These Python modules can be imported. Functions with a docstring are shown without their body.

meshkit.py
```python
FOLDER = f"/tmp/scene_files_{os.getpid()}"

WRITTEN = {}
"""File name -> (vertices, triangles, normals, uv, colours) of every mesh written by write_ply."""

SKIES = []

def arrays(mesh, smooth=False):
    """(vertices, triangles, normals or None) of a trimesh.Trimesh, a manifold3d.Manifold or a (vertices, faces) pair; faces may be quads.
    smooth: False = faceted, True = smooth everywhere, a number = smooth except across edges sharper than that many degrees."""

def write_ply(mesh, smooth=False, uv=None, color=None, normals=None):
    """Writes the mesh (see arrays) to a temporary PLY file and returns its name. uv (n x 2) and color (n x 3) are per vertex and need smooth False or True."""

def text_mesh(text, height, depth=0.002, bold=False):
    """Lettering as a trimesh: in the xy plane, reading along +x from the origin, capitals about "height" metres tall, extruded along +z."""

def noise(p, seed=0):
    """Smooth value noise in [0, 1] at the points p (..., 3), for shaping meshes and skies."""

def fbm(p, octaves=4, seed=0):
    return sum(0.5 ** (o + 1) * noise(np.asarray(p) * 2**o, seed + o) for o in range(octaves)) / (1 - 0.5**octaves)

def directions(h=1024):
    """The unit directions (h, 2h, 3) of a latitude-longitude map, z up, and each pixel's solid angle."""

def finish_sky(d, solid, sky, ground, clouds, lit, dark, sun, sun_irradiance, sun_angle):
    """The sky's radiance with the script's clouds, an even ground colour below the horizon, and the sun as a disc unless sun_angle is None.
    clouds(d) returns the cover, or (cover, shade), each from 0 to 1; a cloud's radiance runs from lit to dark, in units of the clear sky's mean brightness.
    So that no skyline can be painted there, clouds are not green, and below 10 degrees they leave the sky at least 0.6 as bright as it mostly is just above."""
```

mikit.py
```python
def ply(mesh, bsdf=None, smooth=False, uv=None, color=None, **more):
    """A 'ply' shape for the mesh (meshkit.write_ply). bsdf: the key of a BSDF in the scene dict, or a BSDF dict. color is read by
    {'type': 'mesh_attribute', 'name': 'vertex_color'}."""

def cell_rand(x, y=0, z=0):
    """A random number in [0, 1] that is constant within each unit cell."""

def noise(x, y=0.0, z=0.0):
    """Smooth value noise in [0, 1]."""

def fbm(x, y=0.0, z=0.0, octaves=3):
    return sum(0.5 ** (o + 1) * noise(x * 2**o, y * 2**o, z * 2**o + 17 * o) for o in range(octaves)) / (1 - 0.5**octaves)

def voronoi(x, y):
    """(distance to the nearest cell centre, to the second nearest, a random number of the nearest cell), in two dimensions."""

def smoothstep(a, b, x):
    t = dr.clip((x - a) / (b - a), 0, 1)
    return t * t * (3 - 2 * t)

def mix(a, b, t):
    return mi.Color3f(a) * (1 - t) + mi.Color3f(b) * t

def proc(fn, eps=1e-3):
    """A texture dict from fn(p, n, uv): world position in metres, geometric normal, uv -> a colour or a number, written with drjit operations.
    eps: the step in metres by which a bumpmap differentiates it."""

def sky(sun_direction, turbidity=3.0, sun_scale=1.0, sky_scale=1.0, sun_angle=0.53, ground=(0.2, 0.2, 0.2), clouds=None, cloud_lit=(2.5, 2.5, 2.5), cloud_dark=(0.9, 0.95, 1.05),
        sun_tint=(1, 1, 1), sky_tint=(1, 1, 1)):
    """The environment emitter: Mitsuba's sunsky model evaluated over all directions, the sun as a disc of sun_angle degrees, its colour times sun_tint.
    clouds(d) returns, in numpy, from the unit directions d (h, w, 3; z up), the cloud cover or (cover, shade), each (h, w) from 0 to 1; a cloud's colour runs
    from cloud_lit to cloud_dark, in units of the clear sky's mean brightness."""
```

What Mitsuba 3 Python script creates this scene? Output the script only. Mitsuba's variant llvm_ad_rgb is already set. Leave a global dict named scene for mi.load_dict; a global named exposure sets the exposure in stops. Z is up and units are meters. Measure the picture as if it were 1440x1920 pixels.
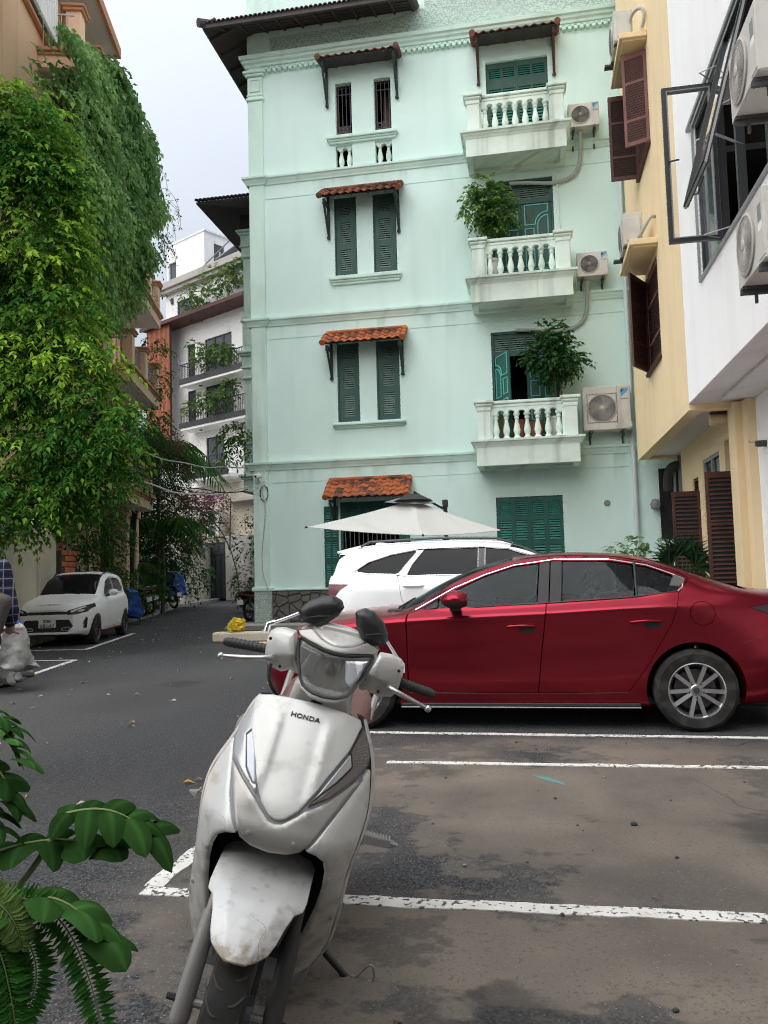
import math, random
import numpy as np
import trimesh, shapely, shapely.geometry as sg, shapely.affinity as sa
import manifold3d as m3
import mitsuba as mi
import drjit as dr
import mikit, meshkit
from mikit import proc, noise, fbm, voronoi, cell_rand, smoothstep, mix
from scipy.spatial import Delaunay, ConvexHull, Voronoi
from scipy.interpolate import PchipInterpolator

T = mi.ScalarTransform4f
scene, labels, place = {}, {}, {}
RS = np.random.RandomState

# ---------------------------------------------------------------- camera, sky, exposure
EYE = np.array([0.0, 0.0, 1.32])
YAW, PITCH, ROLL = math.radians(10.12), math.radians(4.22), math.radians(1.51)
Fw = np.array([-math.sin(YAW) * math.cos(PITCH), math.cos(YAW) * math.cos(PITCH), math.sin(PITCH)])
R0 = np.array([math.cos(YAW), math.sin(YAW), 0.0]); U0 = np.cross(R0, Fw)
UP = U0 * math.cos(ROLL) + R0 * math.sin(ROLL)
scene['camera'] = {'type': 'perspective', 'fov': math.degrees(2 * math.atan(720 / 1510.0)), 'fov_axis': 'x', 'near_clip': 0.05, 'far_clip': 500.0,
                   'to_world': T().look_at(origin=EYE.tolist(), target=(EYE + Fw).tolist(), up=UP.tolist())}


def cloud(d):
    # an overcast sky: brightest overhead, a third as bright at the horizon, with soft uneven cloud
    n = meshkit.fbm(np.stack([d[..., 0] / (d[..., 2] + .35), d[..., 1] / (d[..., 2] + .35), 0 * d[..., 0]], -1) * 1.6, 4, 3)
    b = .5 * np.clip(d[..., 2], 0, 1) + .25 * (1 + d @ np.array([-.36, -.62, .70]))      # brighter overhead and on the sun's side
    return np.ones(d.shape[:2]), np.clip(1 - b ** 1.6 + (n - .5) * .16, 0, 1)


scene['sky'] = mikit.sky((-0.36, -0.62, 0.70), turbidity=4, sun_scale=0.30, sun_angle=80, sun_tint=(.84, .97, 1.18), clouds=cloud, cloud_lit=(2.5, 2.7, 2.98), cloud_dark=(.40, .44, .52), ground=(.12, .12, .12))
exposure = 2.95

# ---------------------------------------------------------------- materials
def rgb(*c):
    return {'type': 'rgb', 'value': list(map(float, c))}


def mat(key, c, rough=.6, two=True, metallic=0.0, **kw):
    b = {'type': 'principled', 'base_color': rgb(*c) if isinstance(c, (tuple, list)) else c, 'roughness': float(rough), 'metallic': float(metallic), **kw}
    scene[key] = {'type': 'twosided', 'bsdf': b} if two else b
    return key


def matp(key, fn, rough=.8, bump=None, scale=.002, spec=.3, eps=1e-3, **kw):
    b = {'type': 'principled', 'base_color': proc(fn), 'roughness': rough if isinstance(rough, float) else proc(rough), 'specular': spec, **kw}
    if bump is not None:
        b = {'type': 'bumpmap', 'arbitrary': proc(bump, eps), 'scale': float(scale), 'bsdf': b}
    scene[key] = {'type': 'twosided', 'bsdf': b}
    return key


def stucco(base, dirt, amt=.5, sc=1.0, streak=.5, drips=()):
    def fn(p, n, uv):
        a = fbm(p.x * .5 * sc, p.y * .5 * sc, p.z * .35 * sc, 4)
        s = fbm((p.x + p.y) * 5.0, 0.0, p.z * .22, 3)
        g = fbm(p.x * 9, p.y * 9, p.z * 9, 2)
        k = smoothstep(.42, .8, a) * .55 + smoothstep(.55, .85, s) * streak + (g - .5) * .18
        for zb in drips:
            d = zb - p.z
            k = k + dr.select(d > 0, dr.exp(-d * 2.4), 0.0) * smoothstep(.48, .8, fbm((p.x + p.y) * 3.3 + zb, 0.0, p.z * .5, 3)) * 1.5
        return mix(base, dirt, dr.clip(k * amt, 0, 1))
    return fn


def fine(f, z=1.0):
    return lambda p, n, uv: fbm(p.x * f, p.y * f, p.z * f * z, 2)


MINT = (.64, .81, .765)
matp('m_mint', stucco(MINT, (.42, .56, .50), .5, 1.0, .22, (3.96, 7.70, 11.49)), .85, fine(45), .004, .25)
matp('m_mint_trim', stucco((.62, .79, .72), (.36, .45, .40), .65, 2.0, .5), .8, fine(60), .003, .25)
matp('m_pebble', lambda p, n, uv: mix((.56, .70, .63), (.22, .29, .26), smoothstep(.35, .7, fbm(p.x * 40, p.y * 40, p.z * 40, 2)) * .8), .9, fine(38), .03, .2)
matp('m_balcony', stucco((.68, .79, .725), (.26, .29, .25), .6, 2.5, .7), .8, fine(50), .003, .25)
matp('m_yellow', stucco((.78, .62, .39), (.58, .44, .27), .5, 1.2, .35), .85, fine(50), .003, .25)
matp('m_whitewall', stucco((.86, .86, .86), (.68, .68, .68), .45, 1.5, .4), .85, fine(40), .005, .25)
matp('m_soffit', stucco((.62, .58, .57), (.48, .45, .45), .6), .9)
matp('m_peach', stucco((.80, .55, .37), (.50, .36, .25), .7, 1.2, .8), .85, fine(40), .004, .25)
matp('m_peach_trim', stucco((.50, .24, .14), (.33, .18, .12), .7, 2.0, .6), .85)
matp('m_render', stucco((.78, .77, .76), (.52, .52, .52), .6, 1.0, .8), .85)
matp('m_cream', stucco((.50, .455, .37), (.28, .27, .21), .9, 1.5, .9), .9, fine(40), .004)
matp('m_concrete', stucco((.40, .38, .35), (.24, .23, .21), .9, 2.5, .4), .9, fine(60), .003)


def asphalt(p, n, uv):
    x, y = p.x, p.y
    grit = fbm(x * 130, y * 130, 0.0, 2)
    speck = cell_rand(dr.floor(x * 170), dr.floor(y * 170), 3)
    base = mix((.021, .022, .024), (.066, .066, .068), smoothstep(.25, .8, grit))
    base = mix(base, (.19, .19, .19), smoothstep(.972, .99, speck) * .8)
    base = mix(base, (.085, .082, .08), smoothstep(.5, .75, fbm(x * .35, y * .12, 5.0, 3)) * .35)
    # dried mud in the parking bays and on the verge near the pots
    m = fbm(x * 1.3 + 3.1, y * 1.7 + 8.0, 2.0, 4)
    e = fbm(x * 7.5, y * 10.0, 7.0, 5)
    g2 = fbm(x * 30, y * 40, 4.0, 3)
    inside = smoothstep(-2.1, -1.2, x + .5 * (e - .5)) * smoothstep(6.9, 6.0, y + .5 * (e - .5)) + smoothstep(2.6, 2.1, y + .5 * (e - .5)) * .7
    wear = smoothstep(1.2, 2.4, x + 1.4 * (m - .5)) * smoothstep(3.7, 5.0, y) * .85 + smoothstep(6.3, 6.7, y)
    live = dr.clip(inside, 0, 1) * (1 - dr.clip(wear, 0, 1))
    k = smoothstep(.45, .535, m * .55 + e * .35 + g2 * .12 + smoothstep(3.2, 4.2, y) * .06)
    film = smoothstep(.25, .75, fbm(x * 1.7, y * 1.7, 9.0, 4))
    dust = mix((.140, .113, .090), (.212, .174, .138), fbm(x * 3, y * 3, 1.0, 4))
    dust = mix(dust, (.085, .08, .074), smoothstep(.55, .85, grit) * .75)
    base = mix(base, dust, dr.clip((k * .45 + film * .46), 0, .92) * live)
    damp = smoothstep(.5, .72, fbm(x * .9 + 20, y * .9, 3.0, 3))
    base = mix(base, (.035, .034, .034), damp * .3)
    crack = smoothstep(.006, .0015, dr.abs(fbm(x * .55 + 4, y * .55, 11.0, 5) - .5)) * smoothstep(.5, .6, fbm(x * .3, y * .3 + 9, 2.0, 2))
    oil = smoothstep(.30, .12, dr.sqrt(dr.square(x - 1.15) + dr.square(y - 4.35)) + .35 * (e - .5)) + smoothstep(.22, .08, dr.sqrt(dr.square(x + .1) + dr.square(y - 2.55)) + .3 * (e - .5)) + smoothstep(.35, .1, dr.sqrt(dr.square(x + 4.3) + dr.square(y - 9.5)) + .4 * (e - .5))
    return mix(base, (.022, .021, .021), dr.clip(crack * .8 + oil * .55, 0, .85))


def asphalt_bump(p, n, uv):
    return fbm(p.x * 120, p.y * 120, 0.0, 2) + .6 * fbm(p.x * 45, p.y * 45, 2.0, 1)


matp('m_asphalt', asphalt, .82, asphalt_bump, .006, .3)


def line_paint(p, n, uv):
    k = fbm(p.x * 60, p.y * 60, 0.0, 3)
    w = smoothstep(.58, .72, k + .22 * (fbm(p.x * 5, p.y * 5, 4.0, 2) - .5))
    return mix(mix((.66, .65, .62), (.50, .48, .44), fbm(p.x * 12, p.y * 12, 3.0, 3)), (.08, .078, .075), w)


matp('m_linepaint', line_paint, .8, asphalt_bump, .004, .3)
matp('m_kerb', stucco((.25, .24, .225), (.15, .145, .14), .9, 3.0, 0.0), .9, fine(50), .004)
matp('m_stone', lambda p, n, uv: mix((.10, .095, .09), (.19, .175, .155), fbm(p.x * 6, p.y * 6, p.z * 6, 4)), .9, fine(25), .015)
mat('m_mortar', (.05, .047, .043), .95)
matp('m_tile', lambda p, n, uv: mix(mix((.46, .145, .055), (.30, .085, .04), fbm(p.x * 5, p.y * 5, p.z * 5, 2)), (.06, .05, .042), smoothstep(.53, .72, fbm(p.x * 3.1 + 9, p.y * 6, p.z * 6, 4)) * .8), .85, fine(60), .003)
matp('m_tile_old', lambda p, n, uv: mix((.060, .056, .062), (.115, .095, .09), fbm(p.x * 5, p.y * 5, p.z * 5, 3)), .9)
matp('m_soffit_wood', lambda p, n, uv: mix((.042, .036, .040), (.085, .070, .068), fbm(p.x * 3, p.y * 16, p.z * 16, 3)), .8)
matp('m_green_wood', lambda p, n, uv: mix((.008, .068, .054), (.018, .098, .080), fbm(p.x * 6, p.y * 6, p.z * 2, 3)), .5, None, 0, .4)
matp('m_green_fade', lambda p, n, uv: mix((.028, .072, .060), (.052, .108, .092), fbm(p.x * 6, p.y * 6, p.z * 2, 3)), .6, None, 0, .35)
mat('m_teal_trim', (.10, .42, .38), .5)
matp('m_green_dark', lambda p, n, uv: mix((.015, .030, .028), (.04, .06, .055), fbm(p.x * 5, p.y * 5, p.z * 5, 3)), .7)
matp('m_brown_wood', lambda p, n, uv: mix((.052, .018, .015), (.10, .038, .03), fbm(p.x * 14, p.y * 14, p.z * 2.5, 3)), .55, None, 0, .4)
matp('m_brown_fade', lambda p, n, uv: mix((.13, .055, .052), (.21, .10, .09), fbm(p.x * 14, p.y * 14, p.z * 2.5, 3)), .7, None, 0, .3)
mat('m_black_metal', (.015, .016, .018), .4)
mat('m_grey_metal', (.35, .36, .37), .45, metallic=.6)
mat('m_grey_plastic', (.20, .20, .21), .5)
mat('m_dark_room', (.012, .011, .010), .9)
mat('m_curtain', (.30, .20, .18), .9)
matp('m_ac', stucco((.56, .54, .50), (.34, .31, .27), .8, 4.0, .8), .55, None, 0, .4)
mat('m_ac_grille', (.20, .195, .19), .5)
mat('m_ac_dark', (.05, .05, .052), .6)
mat('m_ac_beige', (.46, .44, .41), .5)
mat('m_blue_print', (.05, .34, .66), .5)
mat('m_dark_print', (.02, .022, .03), .6)
mat('m_pipe', (.55, .62, .62), .5)
mat('m_hose', (.36, .38, .35), .7)
mat('m_cable', (.012, .012, .012), .6)
mat('m_cable_grey', (.42, .42, .42), .6)
scene['m_pane'] = {'type': 'thindielectric', 'int_ior': 1.5}
mat('m_glass_dark', (.010, .012, .013), .04, specular=.2)
mat('m_glass_apart', (.05, .055, .06), .06, specular=.6)
mat('m_red_paint', (.27, .004, .019), .20, metallic=.8, clearcoat=.8, clearcoat_gloss=.98, specular=.3)
mat('m_white_paint', (.80, .80, .80), .35, clearcoat=1.0, clearcoat_gloss=.97)
mat('m_black_gloss', (.012, .012, .013), .12, clearcoat=.6)
mat('m_black_plastic', (.022, .022, .023), .55)
mat('m_chrome', (.78, .78, .80), .12, metallic=1.0)
mat('m_alloy', (.62, .62, .63), .25, metallic=.9)
mat('m_alloy_dark', (.10, .10, .11), .4, metallic=.7)
matp('m_rubber', lambda p, n, uv: mix((.022, .021, .020), (.085, .08, .072), smoothstep(.4, .75, fbm(p.x * 14, p.y * 14, p.z * 14, 4)) * .4), .85, None, 0, .25)
mat('m_tail_red', (.10, .004, .008), .15, clearcoat=1.0)
mat('m_tail_dark', (.03, .003, .006), .12, clearcoat=1.0)
mat('m_lamp_clear', (.45, .46, .47), .12, metallic=.7, clearcoat=1.0)
mat('m_plate', (.78, .78, .76), .5)


def pearl(p, n, uv):
    d = fbm(p.x * 22, p.y * 22, p.z * 22, 4)
    v = fbm(p.x * 5, p.y * 5, p.z * 3, 3)
    low = smoothstep(.75, .25, p.z)
    k = smoothstep(.52, .78, d + .14 * low) * .4 + low * .42 + smoothstep(.5, .8, v) * .18
    sc = dr.abs(fbm(p.x * 9 + 2, p.y * 9, p.z * 9, 2) - .5)
    scr = smoothstep(.0035, .001, sc) * smoothstep(.5, .62, fbm(p.x * 4, p.y * 4 + 7, p.z * 4, 2)) * .35
    return mix(mix((.53, .525, .50), (.24, .22, .175), dr.clip(k, 0, 1)), (.16, .14, .12), scr)


matp('m_pearl', pearl, .27, None, 0, .5, clearcoat=1.0, clearcoat_gloss=.94, metallic=.15)


def fender_dirt(p, n, uv):
    d = fbm(p.x * 45, p.y * 45, p.z * 45, 4)
    low = smoothstep(.50, .41, p.z + .07 * (fbm(p.x * 18, p.y * 18, p.z * 18, 3) - .5))
    k = low * (.45 + .6 * smoothstep(.4, .65, d)) + smoothstep(.55, .8, d) * .3
    sc = dr.abs(fbm(p.x * 11, p.y * 11, p.z * 7, 2) - .5)
    scr = smoothstep(.006, .002, sc) * smoothstep(.46, .6, fbm(p.x * 6, p.y * 6 + 7, p.z * 6, 2)) * .65
    return mix(mix((.48, .48, .465), (.17, .125, .085), dr.clip(k, 0, .92)), (.10, .08, .07), scr)


matp('m_pearl_fender', fender_dirt, .28, None, 0, .5, clearcoat=1.0, clearcoat_gloss=.92, metallic=.12)
mat('m_silver_paint', (.34, .325, .30), .36, metallic=.6, clearcoat=.4)
mat('m_lens_grey', (.36, .36, .355), .2, metallic=.7, clearcoat=1.0)
mat('m_reflector', (.50, .49, .46), .25, metallic=.85)
mat('m_lens_smoke', (.13, .11, .10), .22, metallic=.6, clearcoat=1.0)
mat('m_lens_led', (.62, .64, .70), .3, clearcoat=1.0)
mat('m_fork', (.25, .24, .225), .5, metallic=.45)
matp('m_canvas', stucco((.50, .50, .475), (.36, .355, .32), .7, 2.0, .6), .9)
mat('m_canvas_dark', (.20, .205, .21), .85)
scene['m_tarp_blue'] = {'type': 'twosided', 'bsdf': {'type': 'principled', 'base_color': rgb(.012, .075, .30), 'roughness': .45}}
matp('m_tarp_silver', lambda p, n, uv: mix((.42, .42, .40), (.25, .245, .23), fbm(p.x * 8, p.y * 8, p.z * 8, 4)), .42, fine(25), .01, .5, metallic=.3)
matp('m_cardboard', lambda p, n, uv: mix((.56, .45, .31), (.45, .34, .22), fbm(p.x * 6, p.y * 6, p.z * 6, 3)), .8)
mat('m_yellow_bag', (.68, .50, .035), .35)
mat('m_skin', (.42, .25, .17), .55)
mat('m_bag', (.075, .065, .06), .7)


def plaid(p, n, uv):
    a = dr.abs(p.z * 17 + .5 * fbm(p.x * 5, p.y * 5, p.z * 5, 2) - dr.floor(p.z * 17 + .5 * fbm(p.x * 5, p.y * 5, p.z * 5, 2)) - .5)
    u = (p.x * 15 + p.y * 9)
    b = dr.abs(u - dr.floor(u) - .5)
    k = smoothstep(.43, .48, a) + smoothstep(.43, .48, b)
    return mix(mix((.010, .014, .035), (.022, .028, .06), smoothstep(.2, .3, a)), (.32, .34, .40), dr.clip(k, 0, 1) * .7)


matp('m_plaid', plaid, .85)


def leafmat(key, trans=.9, rough=.5):
    scene[key] = {'type': 'principledthin', 'base_color': {'type': 'mesh_attribute', 'name': 'vertex_color'}, 'roughness': rough, 'diff_trans': trans, 'spec_trans': 0.0, 'eta': 1.4}
    return key


leafmat('m_leaf', .75)
leafmat('m_leaf_gloss', .35, .28)
matp('m_bark', lambda p, n, uv: mix((.10, .08, .06), (.18, .15, .115), fbm(p.x * 20, p.y * 20, p.z * 5, 3)), .9, fine(30), .01)
mat('m_stem', (.09, .12, .04), .6)
mat('m_pot_white', (.62, .60, .57), .6)
mat('m_pot_red', (.28, .10, .06), .7)
matp('m_brick', lambda p, n, uv: mix((.42, .15, .07), (.30, .10, .05), fbm(p.x * 9, p.y * 9, p.z * 9, 3)), .9)
matp('m_wood_slat', lambda p, n, uv: mix((.26, .085, .045), (.35, .125, .065), fbm(p.x * 8, p.y * 8, p.z * 1.2, 3)), .6)
mat('m_zinc', (.32, .34, .37), .5, metallic=.3)
mat('m_moto_red', (.14, .008, .012), .3, clearcoat=.8)
mat('m_teal_chalk', (.09, .26, .24), .9)

# ---------------------------------------------------------------- mesh helpers: every mesh is (V, F)
def cat(ms):
    ms = [m for m in ms if m is not None]
    at = np.cumsum([0] + [len(m[0]) for m in ms])
    return np.vstack([m[0] for m in ms]), np.vstack([np.asarray(m[1], int) + a for m, a in zip(ms, at)])


def tri(f):
    f = np.asarray(f, int)
    return np.vstack([f[:, [0, 1, 2]], f[:, [0, 2, 3]]]) if f.shape[1] == 4 else f


_BC = np.array([[sx, sy, sz] for sx in (-1, 1) for sy in (-1, 1) for sz in (-1, 1)], float)
_BF = np.array([[0, 1, 3], [0, 3, 2], [4, 6, 7], [4, 7, 5], [0, 4, 5], [0, 5, 1], [2, 3, 7], [2, 7, 6], [0, 2, 6], [0, 6, 4], [1, 5, 7], [1, 7, 3]])


def _chamfer():
    p = np.array([c * np.where(np.arange(3) == k, 1, .8) for c in _BC for k in range(3)])
    h = ConvexHull(p)
    f = h.simplices.copy()
    n = np.cross(p[f[:, 1]] - p[f[:, 0]], p[f[:, 2]] - p[f[:, 0]])
    fl = (n * p[f].mean(1)).sum(1) < 0
    f[fl] = f[fl][:, ::-1]
    return f


_CF = _chamfer()


def box(x0, x1, y0, y1, z0, z1, c=0.0):
    mid, half = np.array([x0 + x1, y0 + y1, z0 + z1]) / 2, np.abs(np.array([x1 - x0, y1 - y0, z1 - z0])) / 2
    if c <= 0:
        return mid + _BC * half, _BF
    c = min(c, .9 * half.min())
    return mid + np.array([s * (half - np.where(np.arange(3) == k, 0, c)) for s in _BC for k in range(3)]), _CF


def mv(m, M):
    M = np.asarray(M, float)
    return m[0] @ M[:3, :3].T + M[:3, 3], (m[1] if np.linalg.det(M[:3, :3]) > 0 else np.asarray(m[1])[:, ::-1])


def TR(x=0, y=0, z=0):
    M = np.eye(4); M[:3, 3] = x, y, z
    return M


def RO(axis, deg):
    return trimesh.transformations.rotation_matrix(math.radians(deg), axis)


def SC(x, y=None, z=None):
    return np.diag([x, x if y is None else y, x if z is None else z, 1.0])


def tube(points, r, n=8, cap=True):
    p = np.asarray(points, float)
    r = np.broadcast_to(np.asarray(r, float), (len(p),))
    t = np.gradient(p, axis=0); t /= np.linalg.norm(t, axis=1, keepdims=True) + 1e-12
    a = np.cross(t[0], [0, 0, 1] if abs(t[0][2]) < .9 else [1, 0, 0]); a /= np.linalg.norm(a)
    A = []
    for k in range(len(p)):
        a = a - t[k] * (a @ t[k]); a /= np.linalg.norm(a) + 1e-12
        A.append(a)
    A = np.array(A); B = np.cross(t, A)
    ang = np.arange(n) * 2 * np.pi / n
    v = (p[:, None] + r[:, None, None] * (np.cos(ang)[None, :, None] * A[:, None] + np.sin(ang)[None, :, None] * B[:, None])).reshape(-1, 3)
    i, j = np.meshgrid(np.arange(len(p) - 1), np.arange(n), indexing='ij')
    q = np.stack([i * n + j, i * n + (j + 1) % n, (i + 1) * n + (j + 1) % n, (i + 1) * n + j], -1).reshape(-1, 4)
    f = tri(q)
    if cap:
        v = np.vstack([v, p[0], p[-1]])
        k, e, jj = len(v) - 2, (len(p) - 1) * n, np.arange(n)
        f = np.vstack([f, np.stack([jj * 0 + k, (jj + 1) % n, jj], 1), np.stack([jj * 0 + k + 1, e + jj, e + (jj + 1) % n], 1)])
    return v, f


def spline(pts, n=24):
    p = np.asarray(pts, float)
    s = np.r_[0, np.cumsum(np.linalg.norm(np.diff(p, axis=0), axis=1))]
    from scipy.interpolate import CubicSpline
    return CubicSpline(s, p)(np.linspace(0, s[-1], n)) if len(p) > 2 else p


def lathe(prof, n=16, axis='z'):
    """prof: (radius, height) pairs from one end to the other; closed at both ends where the radius is 0."""
    pr = np.asarray(prof, float)
    ang = np.arange(n) * 2 * np.pi / n
    v = np.stack([pr[:, :1] * np.cos(ang), pr[:, :1] * np.sin(ang), np.repeat(pr[:, 1:], n, 1)], -1).reshape(-1, 3)
    i, j = np.meshgrid(np.arange(len(pr) - 1), np.arange(n), indexing='ij')
    f = tri(np.stack([i * n + j, i * n + (j + 1) % n, (i + 1) * n + (j + 1) % n, (i + 1) * n + j], -1).reshape(-1, 4))
    if axis == 'y':
        v = v[:, [0, 2, 1]]; f = f[:, ::-1]
    if axis == 'x':
        v = v[:, [2, 0, 1]]
    return v, f


def extr(poly, d0, d1, axis='y'):
    """A shapely polygon drawn in (x, z) extruded along y (or in (y, z) along x, or in (x, y) along z)."""
    if not isinstance(poly, (sg.Polygon, sg.MultiPolygon)):
        poly = sg.Polygon(poly)
    out = []
    for g in getattr(poly, 'geoms', [poly]):
        if g.area < 1e-9:
            continue
        m = trimesh.creation.extrude_polygon(g, abs(d1 - d0), engine='earcut')
        v, f = np.array(m.vertices), np.array(m.faces)
        v[:, 2] += min(d0, d1)
        if axis == 'y':
            v, f = v[:, [0, 2, 1]], f[:, ::-1]
        elif axis == 'x':
            v = v[:, [2, 0, 1]]
        out.append((v, f))
    return cat(out)


def sweep_rect(path2, prof):
    """Open mitred sweep: path2 (n x 2, plan), prof (m x 2: outward offset to the right of travel, z), a closed profile, ends capped."""
    p = np.asarray(path2, float); pr = np.asarray(prof, float)
    d = np.diff(p, axis=0); d /= np.linalg.norm(d, axis=1, keepdims=True)
    nrm = np.stack([d[:, 1], -d[:, 0]], 1)
    N = [nrm[0]] + [(a + b) / (1 + a @ b) for a, b in zip(nrm[:-1], nrm[1:])] + [nrm[-1]]
    v = np.array([[*(q + n * o), z] for q, n in zip(p, N) for o, z in pr])
    m = len(pr)
    i, j = np.meshgrid(np.arange(len(p) - 1), np.arange(m), indexing='ij')
    f = tri(np.stack([i * m + j, i * m + (j + 1) % m, (i + 1) * m + (j + 1) % m, (i + 1) * m + j], -1).reshape(-1, 4))
    c = np.array([trimesh.creation.triangulate_polygon(sg.Polygon(pr), engine='earcut')[1]]).reshape(-1, 3)
    ok = trimesh.creation.triangulate_polygon(sg.Polygon(pr), engine='earcut')
    tv = np.asarray(ok[0]); remap = np.array([np.argmin(((pr - t) ** 2).sum(1)) for t in tv]); c = remap[np.asarray(ok[1])]
    m_ = trimesh.Trimesh(v, np.vstack([f, c, c[:, ::-1] + (len(p) - 1) * m]), process=False)
    m_.fix_normals()
    return np.array(m_.vertices), np.array(m_.faces)


def to_man(m):
    return m3.Manifold(m3.Mesh(np.ascontiguousarray(m[0], np.float32), np.ascontiguousarray(m[1], np.uint32)))


def from_man(M):
    q = M.to_mesh()
    return np.array(q.vert_properties[:, :3], float), np.array(q.tri_verts, int)


def fold(poly, r, seg=6):
    return poly.buffer(-r).buffer(r, quad_segs=seg) if r > 0 else poly


def rpoly(pts, r=0.0):
    """Polygon with its corners rounded by r."""
    g = sg.Polygon(pts).buffer(0)
    return g.buffer(-r).buffer(2 * r, quad_segs=6).buffer(-r, quad_segs=6) if r else g


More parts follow.
